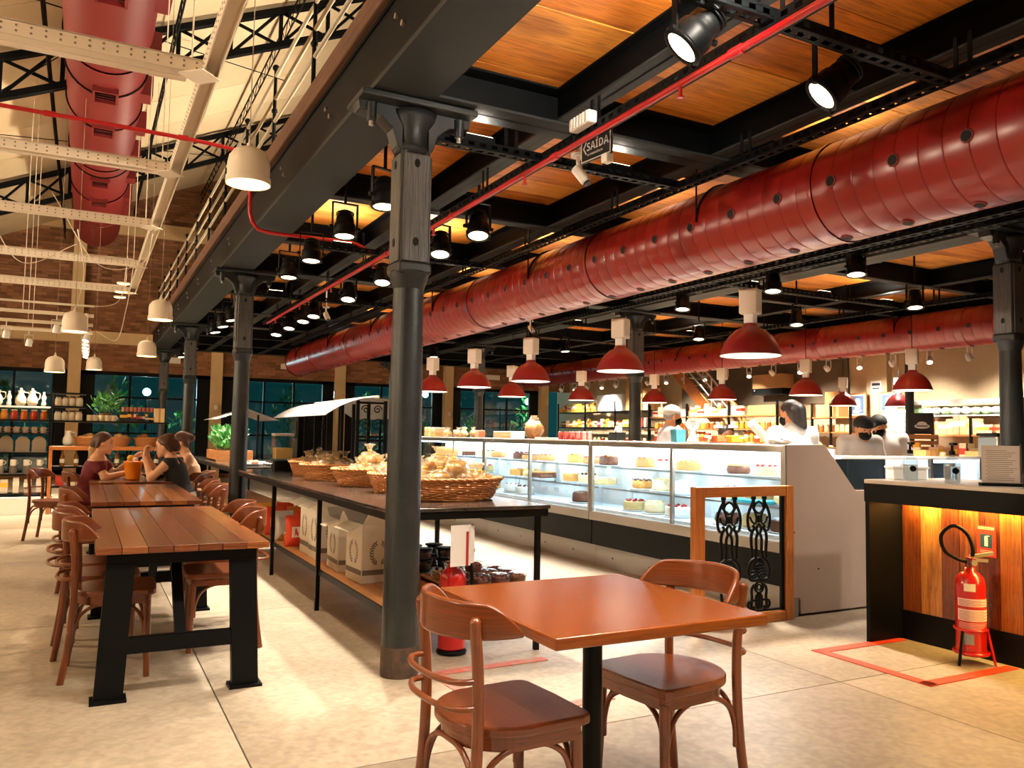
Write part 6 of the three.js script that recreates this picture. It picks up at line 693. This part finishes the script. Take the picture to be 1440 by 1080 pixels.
person('seated woman with bare shoulders and brown hair next to the dark tank top', [1.14, 0, -10.4], -PI / 2, { J: sit({ head: [0, 1.16, 0.12], neck: [0, 1.03, 0.07], chest: [0, 0.85, 0.02], sh: [[0.155, 0.975, 0.05], [-0.155, 0.975, 0.05]] }), head: [0.1, 0, 0], skin: M.skinLight, top: { name: 'strapless_top', mat: C(0xd8b48c, 0.8), f: 0.012, clip: (x, y) => Math.max(0.5 - y, y - 0.9) }, legs: { mat: C(0x5a4a3a, 0.8) }, hair: { mat: M.hairBrown, low: 0.07, extra: [[[0, 0.05, -0.09], [0, 0.04, -0.11], 0.05, 0.05], [[0.065, 0.03, -0.02], [0.066, -0.04, -0.05], 0.034, 0.03], [[-0.065, 0.03, -0.02], [-0.066, -0.04, -0.05], 0.034, 0.03]] } });
// ================= SHELVES AND GOODS =================
const jarG = ready(lathe([[0, 0], [0.045, 0], [0.05, 0.015], [0.05, 0.1], [0.038, 0.125], [0.038, 0.135], [0, 0.135]], 14)), jarLid = ready(cyl(0.042, 0.042, 0.022, 0, 0.146, 0, 14)), mugG = ready([lathe([[0, 0], [0.036, 0], [0.042, 0.012], [0.042, 0.095], [0.038, 0.095], [0.036, 0.012], [0, 0.01]], 14), torus(0.027, 0.006, 0.05, 0.05, 0, 0, 0, 0, PI * 2, 14, 6)]), pitcherG = ready([lathe([[0, 0], [0.05, 0], [0.075, 0.05], [0.07, 0.12], [0.035, 0.19], [0.045, 0.235], [0.04, 0.235], [0.028, 0.19], [0, 0.18]], 18), tube([[0.04, 0.21, 0], [0.1, 0.2, 0], [0.105, 0.13, 0], [0.07, 0.09, 0]], 0.009, 14, 6)]), finialG = ready([sph(0.02, 0, 0.255, 0), cyl(0.012, 0.03, 0.03, 0, 0.238, 0, 10)]), vaseG = ready(lathe([[0, 0], [0.03, 0], [0.034, 0.04], [0.02, 0.09], [0.034, 0.13], [0.012, 0.2], [0.016, 0.22], [0, 0.225]], 16)), bottleG = ready(lathe([[0, 0], [0.032, 0], [0.034, 0.01], [0.034, 0.15], [0.014, 0.2], [0.014, 0.25], [0, 0.25]], 12)), packG = [[0.09, 0.19, 0.06], [0.12, 0.16, 0.08], [0.07, 0.22, 0.07], [0.15, 0.12, 0.1]].map(([w, h, d]) => ready(rb(w, h, d, 0.006, 0, h / 2, 0))), bandG = packG.map((g, i) => { const [w, h, d] = [[0.09, 0.19, 0.06], [0.12, 0.16, 0.08], [0.07, 0.22, 0.07], [0.15, 0.12, 0.1]][i]; return ready(bx(w + 0.003, h * 0.3, d + 0.003, 0, h * 0.6, 0)); }), cartG = ready(rb(0.3, 0.3, 0.36, 0.006, 0, 0.15, 0)), tapeG = ready(bx(0.05, 0.303, 0.363, 0, 0.1515, 0));
const boardG = ready([extr([[-0.09, 0], [0.09, 0], [0.09, 0.17], [0.05, 0.23], [0, 0.245], [-0.05, 0.23], [-0.09, 0.17]], 0.02, 0.004)]);
const colour = {}, cm = (h, r = 0.5) => (colour[h + r] ??= C(h, r));
function jar(p, lab, grp, c, lid = 0xd8c8a0) { const o = thing('jar', lab, 'jar', p, 0, grp); mk('jar_body', jarG, cm(c, 0.15), o); mk('lid', jarLid, cm(lid, 0.4), o); }
function mug(p, lab, grp, c) { one('mug', mugG, cm(c, 0.3), lab, 'mug', p, rr(-1, 1), grp); }
function pack(p, lab, grp, cols, s = 1, turn = 0) { const k = Math.floor(rnd() * 4), o = thing('product_pack', lab, 'pack', p, turn, grp), c = pick(cols); o.scale.setScalar(s); mk('pack_body', packG[k], cm(c, 0.5), o); mk('label_band', bandG[k], cm(pick([0xf4ead2, 0xc23018, 0xf0c040, 0xe8e0d0]), 0.5), o); }
function cartonBox(p, lab, grp, c = 0xc79a62, s = [1, 1, 1], turn = 0) { const o = thing('cardboard_box', lab, 'box', p, turn, grp); o.scale.set(...s); mk('box_body', cartG, cm(c, 0.8), o); mk('tape_strip', tapeG, cm(0xb98a52, 0.4), o); }
// left: ceramics shelving
{
  const Z = -14.6, s = thing('ceramics_shelf', 'tall black shelving full of ceramics and jars beside the framed stand', 'shelving', [-1.85, 0, Z]), ys = [0.31, 0.6, 0.93, 1.22, 1.42, 1.63];
  for (const x of [-1.35, 0, 1.38]) for (const z of [-0.19, 0.19]) mk('upright', bx(0.035, 1.86, 0.035, x, 0.93, z), M.black, s); for (const y of ys) mk('shelf_board', bx(2.75, 0.022, 0.42, 0, y - 0.011, 0), y > 1.5 ? M.cardWhite : M.black, s); mk('plinth', rb(2.9, 0.26, 0.55, 0.01, 0, 0.13, 0.05), M.cardWhite, s);
  const X = (i, n) => -3.1 + 2.6 * (i + 0.5) / n;
  for (let i = 0; i < 17; i++) { const p = [X(i, 17), 1.632, Z + 0.08]; if (i % 3 === 1) one('white_vase', vaseG, cm(0xf0ead8, 0.25), 'slim white vase on the top ceramics shelf', 'vase', p, 0, 'vases on the top shelf'); else { const o = thing('white_pitcher', 'white lidded pitcher on the top ceramics shelf', 'pitcher', p, rr(-0.8, 0.8), 'pitchers on the top shelf'); mk('pitcher_body', pitcherG, cm(0xd8cdb6, 0.25), o); mk('lid_finial', finialG, cm(0xd8cdb6, 0.25), o); } }
  for (let i = 0; i < 20; i++) jar([X(i, 20), 1.422, Z + 0.1], 'jar of red or orange preserve on the second ceramics shelf', 'preserve jars on the second shelf', pick([0xc8401c, 0xe89a20, 0xd86a1c, 0xb03020]));
  for (let i = 0; i < 22; i++) one('glass_cup', mugG, cm(0xb8a48c, 0.12), 'smoky glass cup on the third ceramics shelf', 'cup', [X(i, 22), 1.222, Z + 0.1], 0, 'glass cups on the third shelf');
  for (let i = 0; i < 12; i++) one('serving_board', boardG, cm(pick([0x8a7c6a, 0x9a8a76, 0x7c7064]), 0.5), 'grey rounded serving board standing on the fourth ceramics shelf', 'board', [X(i, 12), 0.93, Z + 0.1], 0, 'serving boards on the fourth shelf');
  for (let i = 0; i < 15; i++) mug([X(i, 15), 0.602 + 0.12, Z + 0.13], 'white mug on a canister on the fifth ceramics shelf', 'white mugs on the fifth shelf', i === 6 ? 0xb02028 : 0xece4d2);
  for (let i = 0; i < 15; i++) one('grey_canister', cyl(0.055, 0.055, 0.12, 0, 0.06, 0, 14), cm(pick([0x6a6258, 0x8a8072]), 0.4), 'grey canister on the fifth ceramics shelf', 'canister', [X(i, 15), 0.6, Z + 0.1], 0, 'canisters on the fifth shelf');
  for (let i = 0; i < 17; i++) pack([X(i, 17), 0.31, Z + 0.12], 'pale gift box on the lowest ceramics shelf', 'gift boxes on the lowest shelf', [0xe8dcc4, 0x8a7e6e, 0xc8b89c], 1.1);
}
{ // framed stand behind the customers
  const Z = -14.45, s = thing('framed_stand', 'black shelf stand with a wooden frame behind the seated customers', 'shelving', [0.38, 0, Z]);
  mk('frame_post', rb(0.05, 1.0, 0.05, 0.006, -0.82, 0.5, 0.2), M.frameWood, s, 'y'); mk('frame_post', rb(0.05, 1.0, 0.05, 0.006, 0.82, 0.5, 0.2), M.frameWood, s, 'y'); mk('frame_rail', rb(1.69, 0.06, 0.05, 0.006, 0, 1.0, 0.2), M.frameWood, s, 'x'); mk('frame_rail', rb(1.69, 0.06, 0.05, 0.006, 0, 0.12, 0.2), M.frameWood, s, 'x');
  for (const y of [0.12, 0.42, 0.72, 1.03, 1.42]) mk('shelf_board', bx(1.66, 0.022, 0.42, 0, y - 0.011, 0), M.black, s); mk('shelf_board', bx(0.44, 0.022, 0.4, -0.6, 1.63, 0), M.black, s); mk('shelf_board', bx(0.44, 0.022, 0.4, -0.6, 1.84, 0), M.black, s); for (const x of [-0.81, -0.38, 0.81]) mk('upright', bx(0.03, x < 0 ? 1.84 : 1.42, 0.03, x, x < 0 ? 0.92 : 0.71, -0.19), M.black, s);
  const X = (i, n, a = -0.76, b = 0.76) => 0.38 + a + (b - a) * (i + 0.5) / n;
  for (const y of [1.422, 1.643]) for (let i = 0; i < 4; i++) jar([X(i, 4, -0.8, -0.42), y, Z + 0.08], 'dark-lidded cream jar on the narrow upper shelf of the framed stand', 'cream jars on the framed stand', 0xe2d6bc, 0x2a1c14);
  for (let i = 0; i < 5; i++) mug([X(i, 5, -0.36, 0.06), 1.422, Z + 0.1], 'patterned cream mug below the green plant', 'cream mugs on the framed stand', 0xe8d8b4);
  for (let i = 0; i < 10; i++) pack([X(i, 10, 0.12, 0.6), 1.422, Z + 0.1], 'small dark tea box on the framed stand', 'tea boxes on the framed stand', [0x24262a, 0x3a3436, 0x1a2a2a], 0.75);
  for (let i = 0; i < 8; i++) one('spice_tin', cyl(0.026, 0.026, 0.07, 0, 0.035, 0, 10), cm(pick([0xc8885a, 0xd0a070, 0xa85848]), 0.4), 'small copper spice tin standing on the tea boxes', 'tin', [X(i, 8, 0.12, 0.6), 1.585, Z + 0.1], 0, 'spice tins on the framed stand');
  cartonBox([1.06, 1.42, Z + 0.1], 'pale carton at the end of the framed stand', null, 0xe2c894, [0.5, 0.75, 0.5]);
  plant(0.28, 1.42, Z - 0.05, 90, 0.2, 0.4, 'bright green plant on top of the framed stand');
  for (let i = 0; i < 3; i++) { basket(0.05 + i * 0.42, Z + 0.05, 0.9, 0.8, 0, 'shallow basket of golden bread on the framed stand', 1.03); for (let j = 0; j < 4; j++) one('bread_roll', breadG[j], pick(breadM.slice(0, 4)), 'golden bread roll in a basket on the framed stand', 'bread roll', [0.05 + i * 0.42 + rr(-0.1, 0.1), 1.13 + 0.02 * j, Z + 0.05 + rr(-0.07, 0.07)], rr(0, 3), 'bread rolls on the framed stand'); }
  one('white_ceramic_jug', pitcherG, cm(0xece6d8, 0.25), 'white ceramic jug on the framed stand', 'jug', [-0.22, 1.03, Z + 0.05]);
  for (let i = 0; i < 8; i++) { const o = thing('wine_bottle', 'dark bottle on the middle shelf of the framed stand', 'bottle', [X(i, 8), 0.72, Z + 0.05], 0, 'bottles on the framed stand'); mk('bottle_glass', bottleG, cm(pick([0x3a1014, 0x141a14, 0x8a5a20]), 0.12), o); mk('label_band', cyl(0.035, 0.035, 0.06, 0, 0.08, 0, 12), cm(0xe6dcc2, 0.7), o); }
  for (let i = 0; i < 10; i++) pack([X(i, 10), 0.42, Z + 0.08], 'red or dark gift pack on the lower shelf of the framed stand', 'gift packs on the framed stand', [0xb03424, 0x2a2626, 0xd8c8a0], 0.95);
  for (let i = 0; i < 6; i++) pack([X(i, 6), 0.12, Z + 0.08], 'dark pack on the bottom shelf of the framed stand', 'dark packs on the framed stand', [0x2a2626, 0x4a3a2e, 0xd0d0cc], 1);
}
// right wall shelving
{
  const Xs = 14.3, X2 = 12.8, seg = (z0, z1, ys, lab, m, X = Xs) => { const o = thing('goods_shelf', lab, 'shelving', [X, 0, (z0 + z1) / 2]), L = z0 - z1; for (const y of ys) mk('shelf_board', bx(0.5, 0.03, L, 0, y - 0.015, 0), m, o); for (let z = -L / 2 + 0.02; z <= L / 2; z += (L - 0.04) / 3) mk('upright', bx(0.04, Math.max(...ys) + 0.3, 0.04, -0.23, (Math.max(...ys) + 0.3) / 2, z), M.black, o); };
  seg(-18.6, -23.6, [0.6, 1.15, 1.62, 2.1], 'dark wall shelving of cartons next to the windows', M.black); seg(-12.3, -16.6, [0.6, 0.98, 1.26, 1.54, 1.83], 'pale wooden shelving in front of the staircase, behind the hairnet man', M.shelfWood, X2); seg(-11.75, -13.3, [0.6, 1.0, 1.5, 1.82], 'pale wooden wall shelving by the posters', M.shelfWood); seg(-8.4, -10.7, [0.6, 1.0, 1.46], 'wall shelving of snack bags by the concrete wall', M.shelfWood);
  const zz = (i, n, a, b) => a + (b - a) * (i + 0.5) / n, ambers = [0xf0b838, 0xe8a030, 0xf4cc60, 0xe88a28];
  for (let i = 0; i < 18; i++) pack([Xs - 0.14, 2.1, zz(i, 18, -21.35, -23.5)], 'yellow juice carton on the top dark shelf', 'juice cartons on the top shelf', ambers, 1.25, PI / 2);
  for (let i = 0; i < 32; i++) pack([Xs - 0.14, 1.62, zz(i, 32, -18.8, -23.5)], 'small colourful pack on the second dark shelf', 'packs on the second dark shelf', [0xf0b838, 0xe87a28, 0x7aa850, 0xb03828, 0xf0e0c0], 1.15, PI / 2);
  for (let i = 0; i < 22; i++) jar([Xs - 0.14, 1.15, zz(i, 22, -18.8, -23.5)], 'squat jar on the third dark shelf', 'jars on the third dark shelf', pick([0xd8b070, 0xc88a4a, 0xe8d0a0, 0x8a3a20]));
  one('white_foam_box', rb(0.4, 0.5, 1.35, 0.02, 0, 0.25, 0), M.white, 'large white box on the top dark wall shelf', 'box', [Xs - 0.02, 2.1, -20.6]);
  for (let i = 0; i < 4; i++) cartonBox([Xs - 0.02, 2.1 + (i > 2 ? 0.5 : 0), -19.6 + (i % 3) * 0.42], 'tall brown carton on the dark wall shelf beside the white box', 'brown cartons on the dark shelf', 0xd0a468, [1.2, 2.1 - 0.5 * (i % 2), 1]);
  for (let i = 0; i < 20; i++) pack([X2 - 0.14, 1.83, zz(i, 20, -13.4, -16.5)], 'pale tea tin on the top wooden shelf before the staircase', 'pale tins on the wooden shelf', [0xf4ead2, 0xf0e2c0, 0xe8d8c8], 1.3, PI / 2); cartonBox([X2, 1.83, -12.85], 'long brown carton on the top wooden shelf before the staircase', null, 0xd8a45c, [1, 0.7, 2.2]);
  for (let i = 0; i < 26; i++) jar([X2 - 0.14, 1.54, zz(i, 26, -12.4, -16.5)], 'honey jar on the second wooden shelf before the staircase', 'honey jars on the wooden shelf', pick([0xe0982c, 0xb05a20, 0xf0c050]));
  for (let i = 0; i < 26; i++) pack([X2 - 0.14, 1.26, zz(i, 26, -12.4, -16.5)], 'bright snack pack on the third wooden shelf before the staircase', 'snack packs on the wooden shelf', [0xf0b020, 0xd84028, 0xf4e0b0, 0xe88a30], 1.1, PI / 2);
  for (let i = 0; i < 20; i++) pack([X2 - 0.14, 0.98, zz(i, 20, -12.4, -16.5)], 'pale pack on the fourth wooden shelf before the staircase', 'pale packs on the wooden shelf', [0xe8d0a0, 0xf4e0b0, 0xc88a4a], 1.1, PI / 2);
  for (let i = 0; i < 3; i++) cartonBox([Xs - 0.02, 1.82 + 0.27 * (i === 2), -12.3 - 0.36 * (i % 2)], 'brown carton on the shelf above the dark-haired woman', 'brown cartons by the posters', 0xc89458, [1, 0.9, 1]);
  for (let i = 0; i < 10; i++) jar([Xs - 0.14, 1.5, zz(i, 10, -11.85, -13.2)], 'small jar on the shelf by the posters', 'jars by the posters', pick([0xe8c888, 0xb06030]));
  for (let i = 0; i < 16; i++) pack([Xs - 0.14, 1.46, zz(i, 16, -8.5, -10.6)], 'upright snack bag on the wall shelf by the concrete wall', 'snack bags by the concrete wall', [0xd8986a, 0xe89a7a, 0xf0c878, 0xe8b890], 1.5, PI / 2);
  for (let i = 0; i < 10; i++) one('plastic_bag_bundle', lump(0.1, 0.8, 0.7, 1, 0.12, 6, i, 14).translate(0, 0.07, 0), cm(pick([0xd4e8ec, 0xa8d4a0, 0xe8f0ee]), 0.35), 'pale green or white bag in the lit wall unit', 'bag', [Xs - 0.08, 1.83, zz(i, 10, -8.5, -10.4)], 0, 'bags in the lit wall unit');
  const u = thing('hanging_unit', 'grey open wall unit above the snack bags', 'unit', [Xs + 0.05, 0, -9.45]); mk('unit_board', bx(0.42, 0.03, 2.1, 0, 1.81, 0), M.caseGrey, u); mk('unit_canopy', extr([[-0.22, 2.02], [0.2, 2.1], [0.2, 2.13], [-0.22, 2.1]], 2.1).translate(0, 0, -1.05), M.caseGrey, u); mk('unit_side', [bx(0.42, 0.3, 0.02, 0, 1.96, 1.05), bx(0.42, 0.3, 0.02, 0, 1.96, -1.05)], M.caseGrey, u);
}
// stairs against the wall
{
  const s = thing('staircase', 'wooden staircase with white handrails against the concrete wall', 'staircase', [13.55, 0, 0]), A = [0, 0.1, -12.9], B = [0, 3.5, -16.9];
  for (const x of [-0.42, 0.42]) mk('stringer', bar([x, A[1] + 0.05, A[2]], [x, B[1] + 0.05, B[2]], 0.05, 0.3), M.frameWood, s, 'y');
  for (let i = 0; i < 18; i++) { const t = (i + 0.5) / 18; mk('tread', bx(0.8, 0.035, 0.25, 0, 0.1 + 3.4 * t, -12.9 - 4 * t), M.concreteDark, s); } for (const dy of [0.45, 0.7, 0.95]) mk('handrail', rod([-0.46, A[1] + dy, A[2]], [-0.46, B[1] + dy, B[2]], 0.018), M.white, s); for (let i = 0; i < 5; i++) { const t = i / 4; mk('baluster', rod([-0.46, 0.1 + 3.4 * t, -12.9 - 4 * t], [-0.46, 1.05 + 3.4 * t, -12.9 - 4 * t], 0.015), M.white, s); }
}
{ const t = thing('wall_hood', 'brown box-like hood mounted on the dark wall panel', 'hood', [14.45, 2.36, -14.3], -PI / 2); mk('casing', rb(0.95, 0.34, 0.4, 0.02, 0, 0.33, 0), C(0xb08a5a, 0.6), t); mk('black_slot', bx(0.95, 0.14, 0.38, 0, 0.09, 0), M.black, t); mk('indicator', bx(0.03, 0.02, 0.01, -0.4, 0.12, 0.2), M.white, t); }
const poster = canvasMat(160, 200, (c, w, h) => { c.fillStyle = '#e8dcc0'; c.fillRect(0, 0, w, h); c.fillStyle = '#4a6284'; c.fillRect(14, 14, w - 28, h - 28); c.fillStyle = '#8fa6bc'; c.fillRect(50, 50, 60, 90); c.fillStyle = '#d8d8d8'; c.fillRect(62, 40, 36, 16); for (let i = 0; i < 4; i++) c.fillRect(28, 150 + i * 8, 100 - i * 12, 3); });
for (const [z, l] of [[-11.95, 'blue printed poster in a pale frame beside the wall pier'], [-11.2, 'blue printed poster in a pale frame near the orange pendant']]) { const p = thing('wall_poster', l, 'poster', [14.52, 2.08, z], -PI / 2); mk('frame', rb(0.44, 0.5, 0.02, 0.004, 0, 0, 0), M.shelfWood, p); printed('print', 0.38, 0.44, poster, p, 0, 0, 0.012); }
{ const p = thing('pier_notice', 'small white notice with black lines on the wall pier', 'notice', [14.65, 2.45, -11.6], -PI / 2); const n = canvasMat(96, 96, (c, w) => { c.fillStyle = '#f0ece4'; c.fillRect(0, 0, w, w); c.fillStyle = '#20262e'; c.fillRect(10, 16, 76, 22); c.fillRect(14, 54, 66, 10); }); mk('plate', bx(0.26, 0.26, 0.006, 0, 0, 0), M.white, p); printed('print', 0.25, 0.25, n, p, 0, 0, 0.004); }
{ const p = thing('green_board', 'pale green price board hanging near the two masked workers', 'board', [13.5, 1.5, -10.25], -0.9); const n = canvasMat(200, 160, (c, w, h) => { c.fillStyle = '#b4dcae'; c.fillRect(0, 0, w, h); c.fillStyle = '#4a7a58'; for (let i = 0; i < 6; i++) c.fillRect(18, 26 + i * 20, 90 + (i * 41) % 70, 6); }); mk('panel', rb(0.5, 0.42, 0.02, 0.004, 0, 0.21, 0), C(0xb4dcae, 0.6), p); printed('lettering', 0.48, 0.4, n, p, 0, 0.21, 0.012); mk('post', rod([0, -1.5, -0.02], [0, 0, -0.02], 0.02), M.black, p); mk('foot', cyl(0.16, 0.16, 0.02, 0, -1.49, -0.02, 20), M.black, p); }
{ const p = thing('black_logo_sign', 'black sign with a white oval emblem on a wooden crate', 'sign', [12.7, 1.44, -9.15], -0.9); const n = canvasMat(160, 160, (c, w) => { c.fillStyle = '#2c2c2e'; c.fillRect(0, 0, w, w); c.fillStyle = '#efece6'; c.beginPath(); c.ellipse(80, 102, 56, 20, 0, 0, 7); c.fill(); c.beginPath(); c.ellipse(80, 84, 36, 20, 0, 0, 7); c.fill(); c.fillStyle = '#2c2c2e'; c.fillRect(40, 96, 80, 8); }); mk('panel', rb(0.36, 0.36, 0.02, 0.004, 0, 0.19, 0), C(0x2c2c2e, 0.6), p); printed('emblem', 0.34, 0.34, n, p, 0, 0.19, 0.012); }
one('wooden_crate', [...[0.06, 0.16, 0.26, 0.36].map((y) => bx(0.5, 0.07, 0.02, 0, y, 0.16)), ...[0.06, 0.16, 0.26, 0.36].map((y) => bx(0.5, 0.07, 0.02, 0, y, -0.16)), ...[-0.24, 0.24].map((x) => bx(0.02, 0.4, 0.34, x, 0.2, 0)), bx(0.5, 0.02, 0.34, 0, 0.39, 0)], M.shelfWood, 'wooden crate carrying the black emblem sign', 'crate', [12.75, 1.04, -9.2], -0.9);
one('standing_pipe', rod([13.2, 0, -9.75], [13.2, 3.15, -9.75], 0.075, 0.075, 20), M.steelGrey, 'grey steel pipe standing before the concrete wall', 'pipe');
// inner counters behind the staff
{
  const c = thing('inner_counter', 'pale inner work counter behind the serving staff', 'counter', [10.6, 0, -9.6]); mk('counter_body', bx(0.7, 0.98, 7.4, 0, 0.49, 0), M.cardWhite, c); mk('counter_top', rb(0.8, 0.04, 7.5, 0.006, 0, 1.0, 0), M.counterTop, c);
  const d = thing('inner_counter', 'wooden inner counter near the concrete wall', 'counter', [12.4, 0, -9.3]); mk('counter_body', bx(0.8, 1.0, 5.5, 0, 0.5, 0), M.shelfWood, d); mk('counter_top', rb(0.9, 0.04, 5.6, 0.006, 0, 1.02, 0), M.counterTop, d);
  for (let i = 0; i < 30; i++) { const p = [10.4 + rr(0, 0.35), 1.02, -6.9 - i * 0.21]; if (i % 3 === 0) cartonBox(p, 'small brown carton on the pale inner counter', 'cartons on the inner counter', 0xd0a060, [0.8, 0.6, 0.7], rr(-0.2, 0.2)); else if (i % 3 === 1) pack(p, 'bright pack on the pale inner counter', 'packs on the inner counter', [0xf0b020, 0xd84028, 0xf4e0b0, 0xe8d0a0], 1.3, rr(0, 3)); else jar(p, 'jar on the pale inner counter', 'jars on the inner counter', pick([0xe8c888, 0xb06030, 0xf0e0b8])); }
  for (let i = 0; i < 4; i++) { const x = 12.3, z = -9.9 - i * 0.6; basket(x, z, 1.2, 1.1, 0, 'basket of yellow fruit and packs on the wooden inner counter', 1.04); for (let j = 0; j < 6; j++) one('fruit', lump(0.055, 1, 1, 1, 0.03, 2, j, 12), cm(pick([0xf0b830, 0xe89028, 0xf4d060]), 0.5), 'round yellow fruit in a basket on the wooden inner counter', 'fruit', [x + rr(-0.13, 0.13), 1.17 + 0.03 * (j % 3), z + rr(-0.13, 0.13)], 0, 'yellow fruits on the inner counter'); }
  for (let i = 0; i < 12; i++) pack([12.2 + rr(0, 0.3), 1.04, -6.5 - i * 0.2], 'upright pack on the bar end of the wooden inner counter', 'packs on the wooden counter', [0xe8b890, 0xd86a4a, 0xf0d8a0], 1.2, rr(0, 3));
  const m = thing('espresso_machine', 'steel espresso machine with black top behind the bar bottles', 'machine', [10.55, 1.02, -6.3], -0.5); mk('machine_body', rb(0.7, 0.36, 0.45, 0.03, 0, 0.2, 0), M.inox, m); mk('cup_tray', rb(0.72, 0.04, 0.47, 0.01, 0, 0.4, 0), M.black, m); mk('group_head', [cyl(0.04, 0.04, 0.08, -0.17, 0.16, 0.25, 14), cyl(0.04, 0.04, 0.08, 0.17, 0.16, 0.25, 14)], M.steel, m); mk('portafilter', [rod([-0.17, 0.12, 0.27], [-0.17, 0.1, 0.42], 0.015), rod([0.17, 0.12, 0.27], [0.17, 0.1, 0.42], 0.015)], M.black, m);
}
// small fittings on the back wall
for (const [x, y] of [[3.2, 1.95], [6.7, 1.95], [10.2, 1.95]]) { const s = thing('wall_sconce', 'small cream wall lamp on a back wall pilaster', 'wall lamp', [x, y, -23.84], 0, 'pilaster wall lamps'); mk('backplate', rb(0.1, 0.2, 0.02, 0.004, 0, 0, 0), M.cream, s); mk('shade', lathe([[0.06, 0], [0.065, 0.005], [0.045, 0.12], [0.04, 0.12]], 16).translate(0, -0.06, 0.08), M.frameWhite, s); }
for (const x of [2.0, 5.2, 8.6, 11.8]) one('wall_notice', [rb(0.5, 0.16, 0.02, 0.004, 0, 0, 0)], M.cardWhite, 'small pale notice on the brick above the windows', 'notice', [x, 3.2, -23.98], 0, 'brick wall notices');
// outside: lawn, shrubs, lamps in the night
{
  const g = setting('ground', 'dark ground outside the windows', 'ground'); mk('earth', bx(60, 0.2, 30, 5, -0.25, -39.6), C(0x1c2a24, 0.95), g);
  for (let i = 0; i < 13; i++) { const x = -4 + i * 1.65 + rr(-0.4, 0.4), z = -27 - rr(0, 3), o = thing('garden_shrub', 'leafy garden shrub outside the back windows', 'shrub', [x, -0.15, z], 0, 'garden shrubs'), by = [[], [], []], H = rr(1.6, 3.2); for (let k = 0; k < 150; k++) { const a = rr(0, 6.28), t = rnd(), r = 0.75 * Math.sin(PI * (0.15 + 0.8 * t)) * Math.sqrt(rnd()), l = leafG.clone(); l.scale(2.4, 2.4, 2.4); l.applyMatrix4(new THREE.Matrix4().makeRotationFromEuler(new THREE.Euler(rr(-1.4, 1), rr(0, 6.3), rr(-1, 1), 'YXZ'))); l.translate(Math.cos(a) * r, 0.2 + t * H, Math.sin(a) * r); by[k % 3].push(l); } by.forEach((l, q) => mk('foliage', l, M.leaf[q], o)); mk('stem', rod([0, 0, 0], [0, H * 0.8, 0], 0.03, 0.012), C(0x3a2a1e, 0.9), o); }
  const lampM = std({ color: 0xffffff, emissive: 0xbff4ff, emissiveIntensity: 14, roughness: 0.5 });
  for (const [x, z, h] of [[1.8, -30, 2.6], [3.4, -33, 2.9], [8.5, -31, 2.8], [12.6, -32, 3.0], [15.6, -28.5, 2.7]]) { const o = thing('garden_lamp', 'glowing garden lamp post outside the back windows', 'lamp post', [x, -0.15, z], 0, 'garden lamps'); mk('post', rod([0, 0, 0], [0, h, 0], 0.04, 0.03), M.black, o); mk('globe', sph(0.13, 0, h + 0.12, 0), lampM, o); const l = new THREE.PointLight(new THREE.Color().setRGB(0.6, 0.95, 1), 26, 0, 2); l.name = 'light'; l.position.set(0, h + 0.12, 0); l.castShadow = true; l.shadow.radius = 6; o.add(l); }
}
renderer.render(scene, camera);
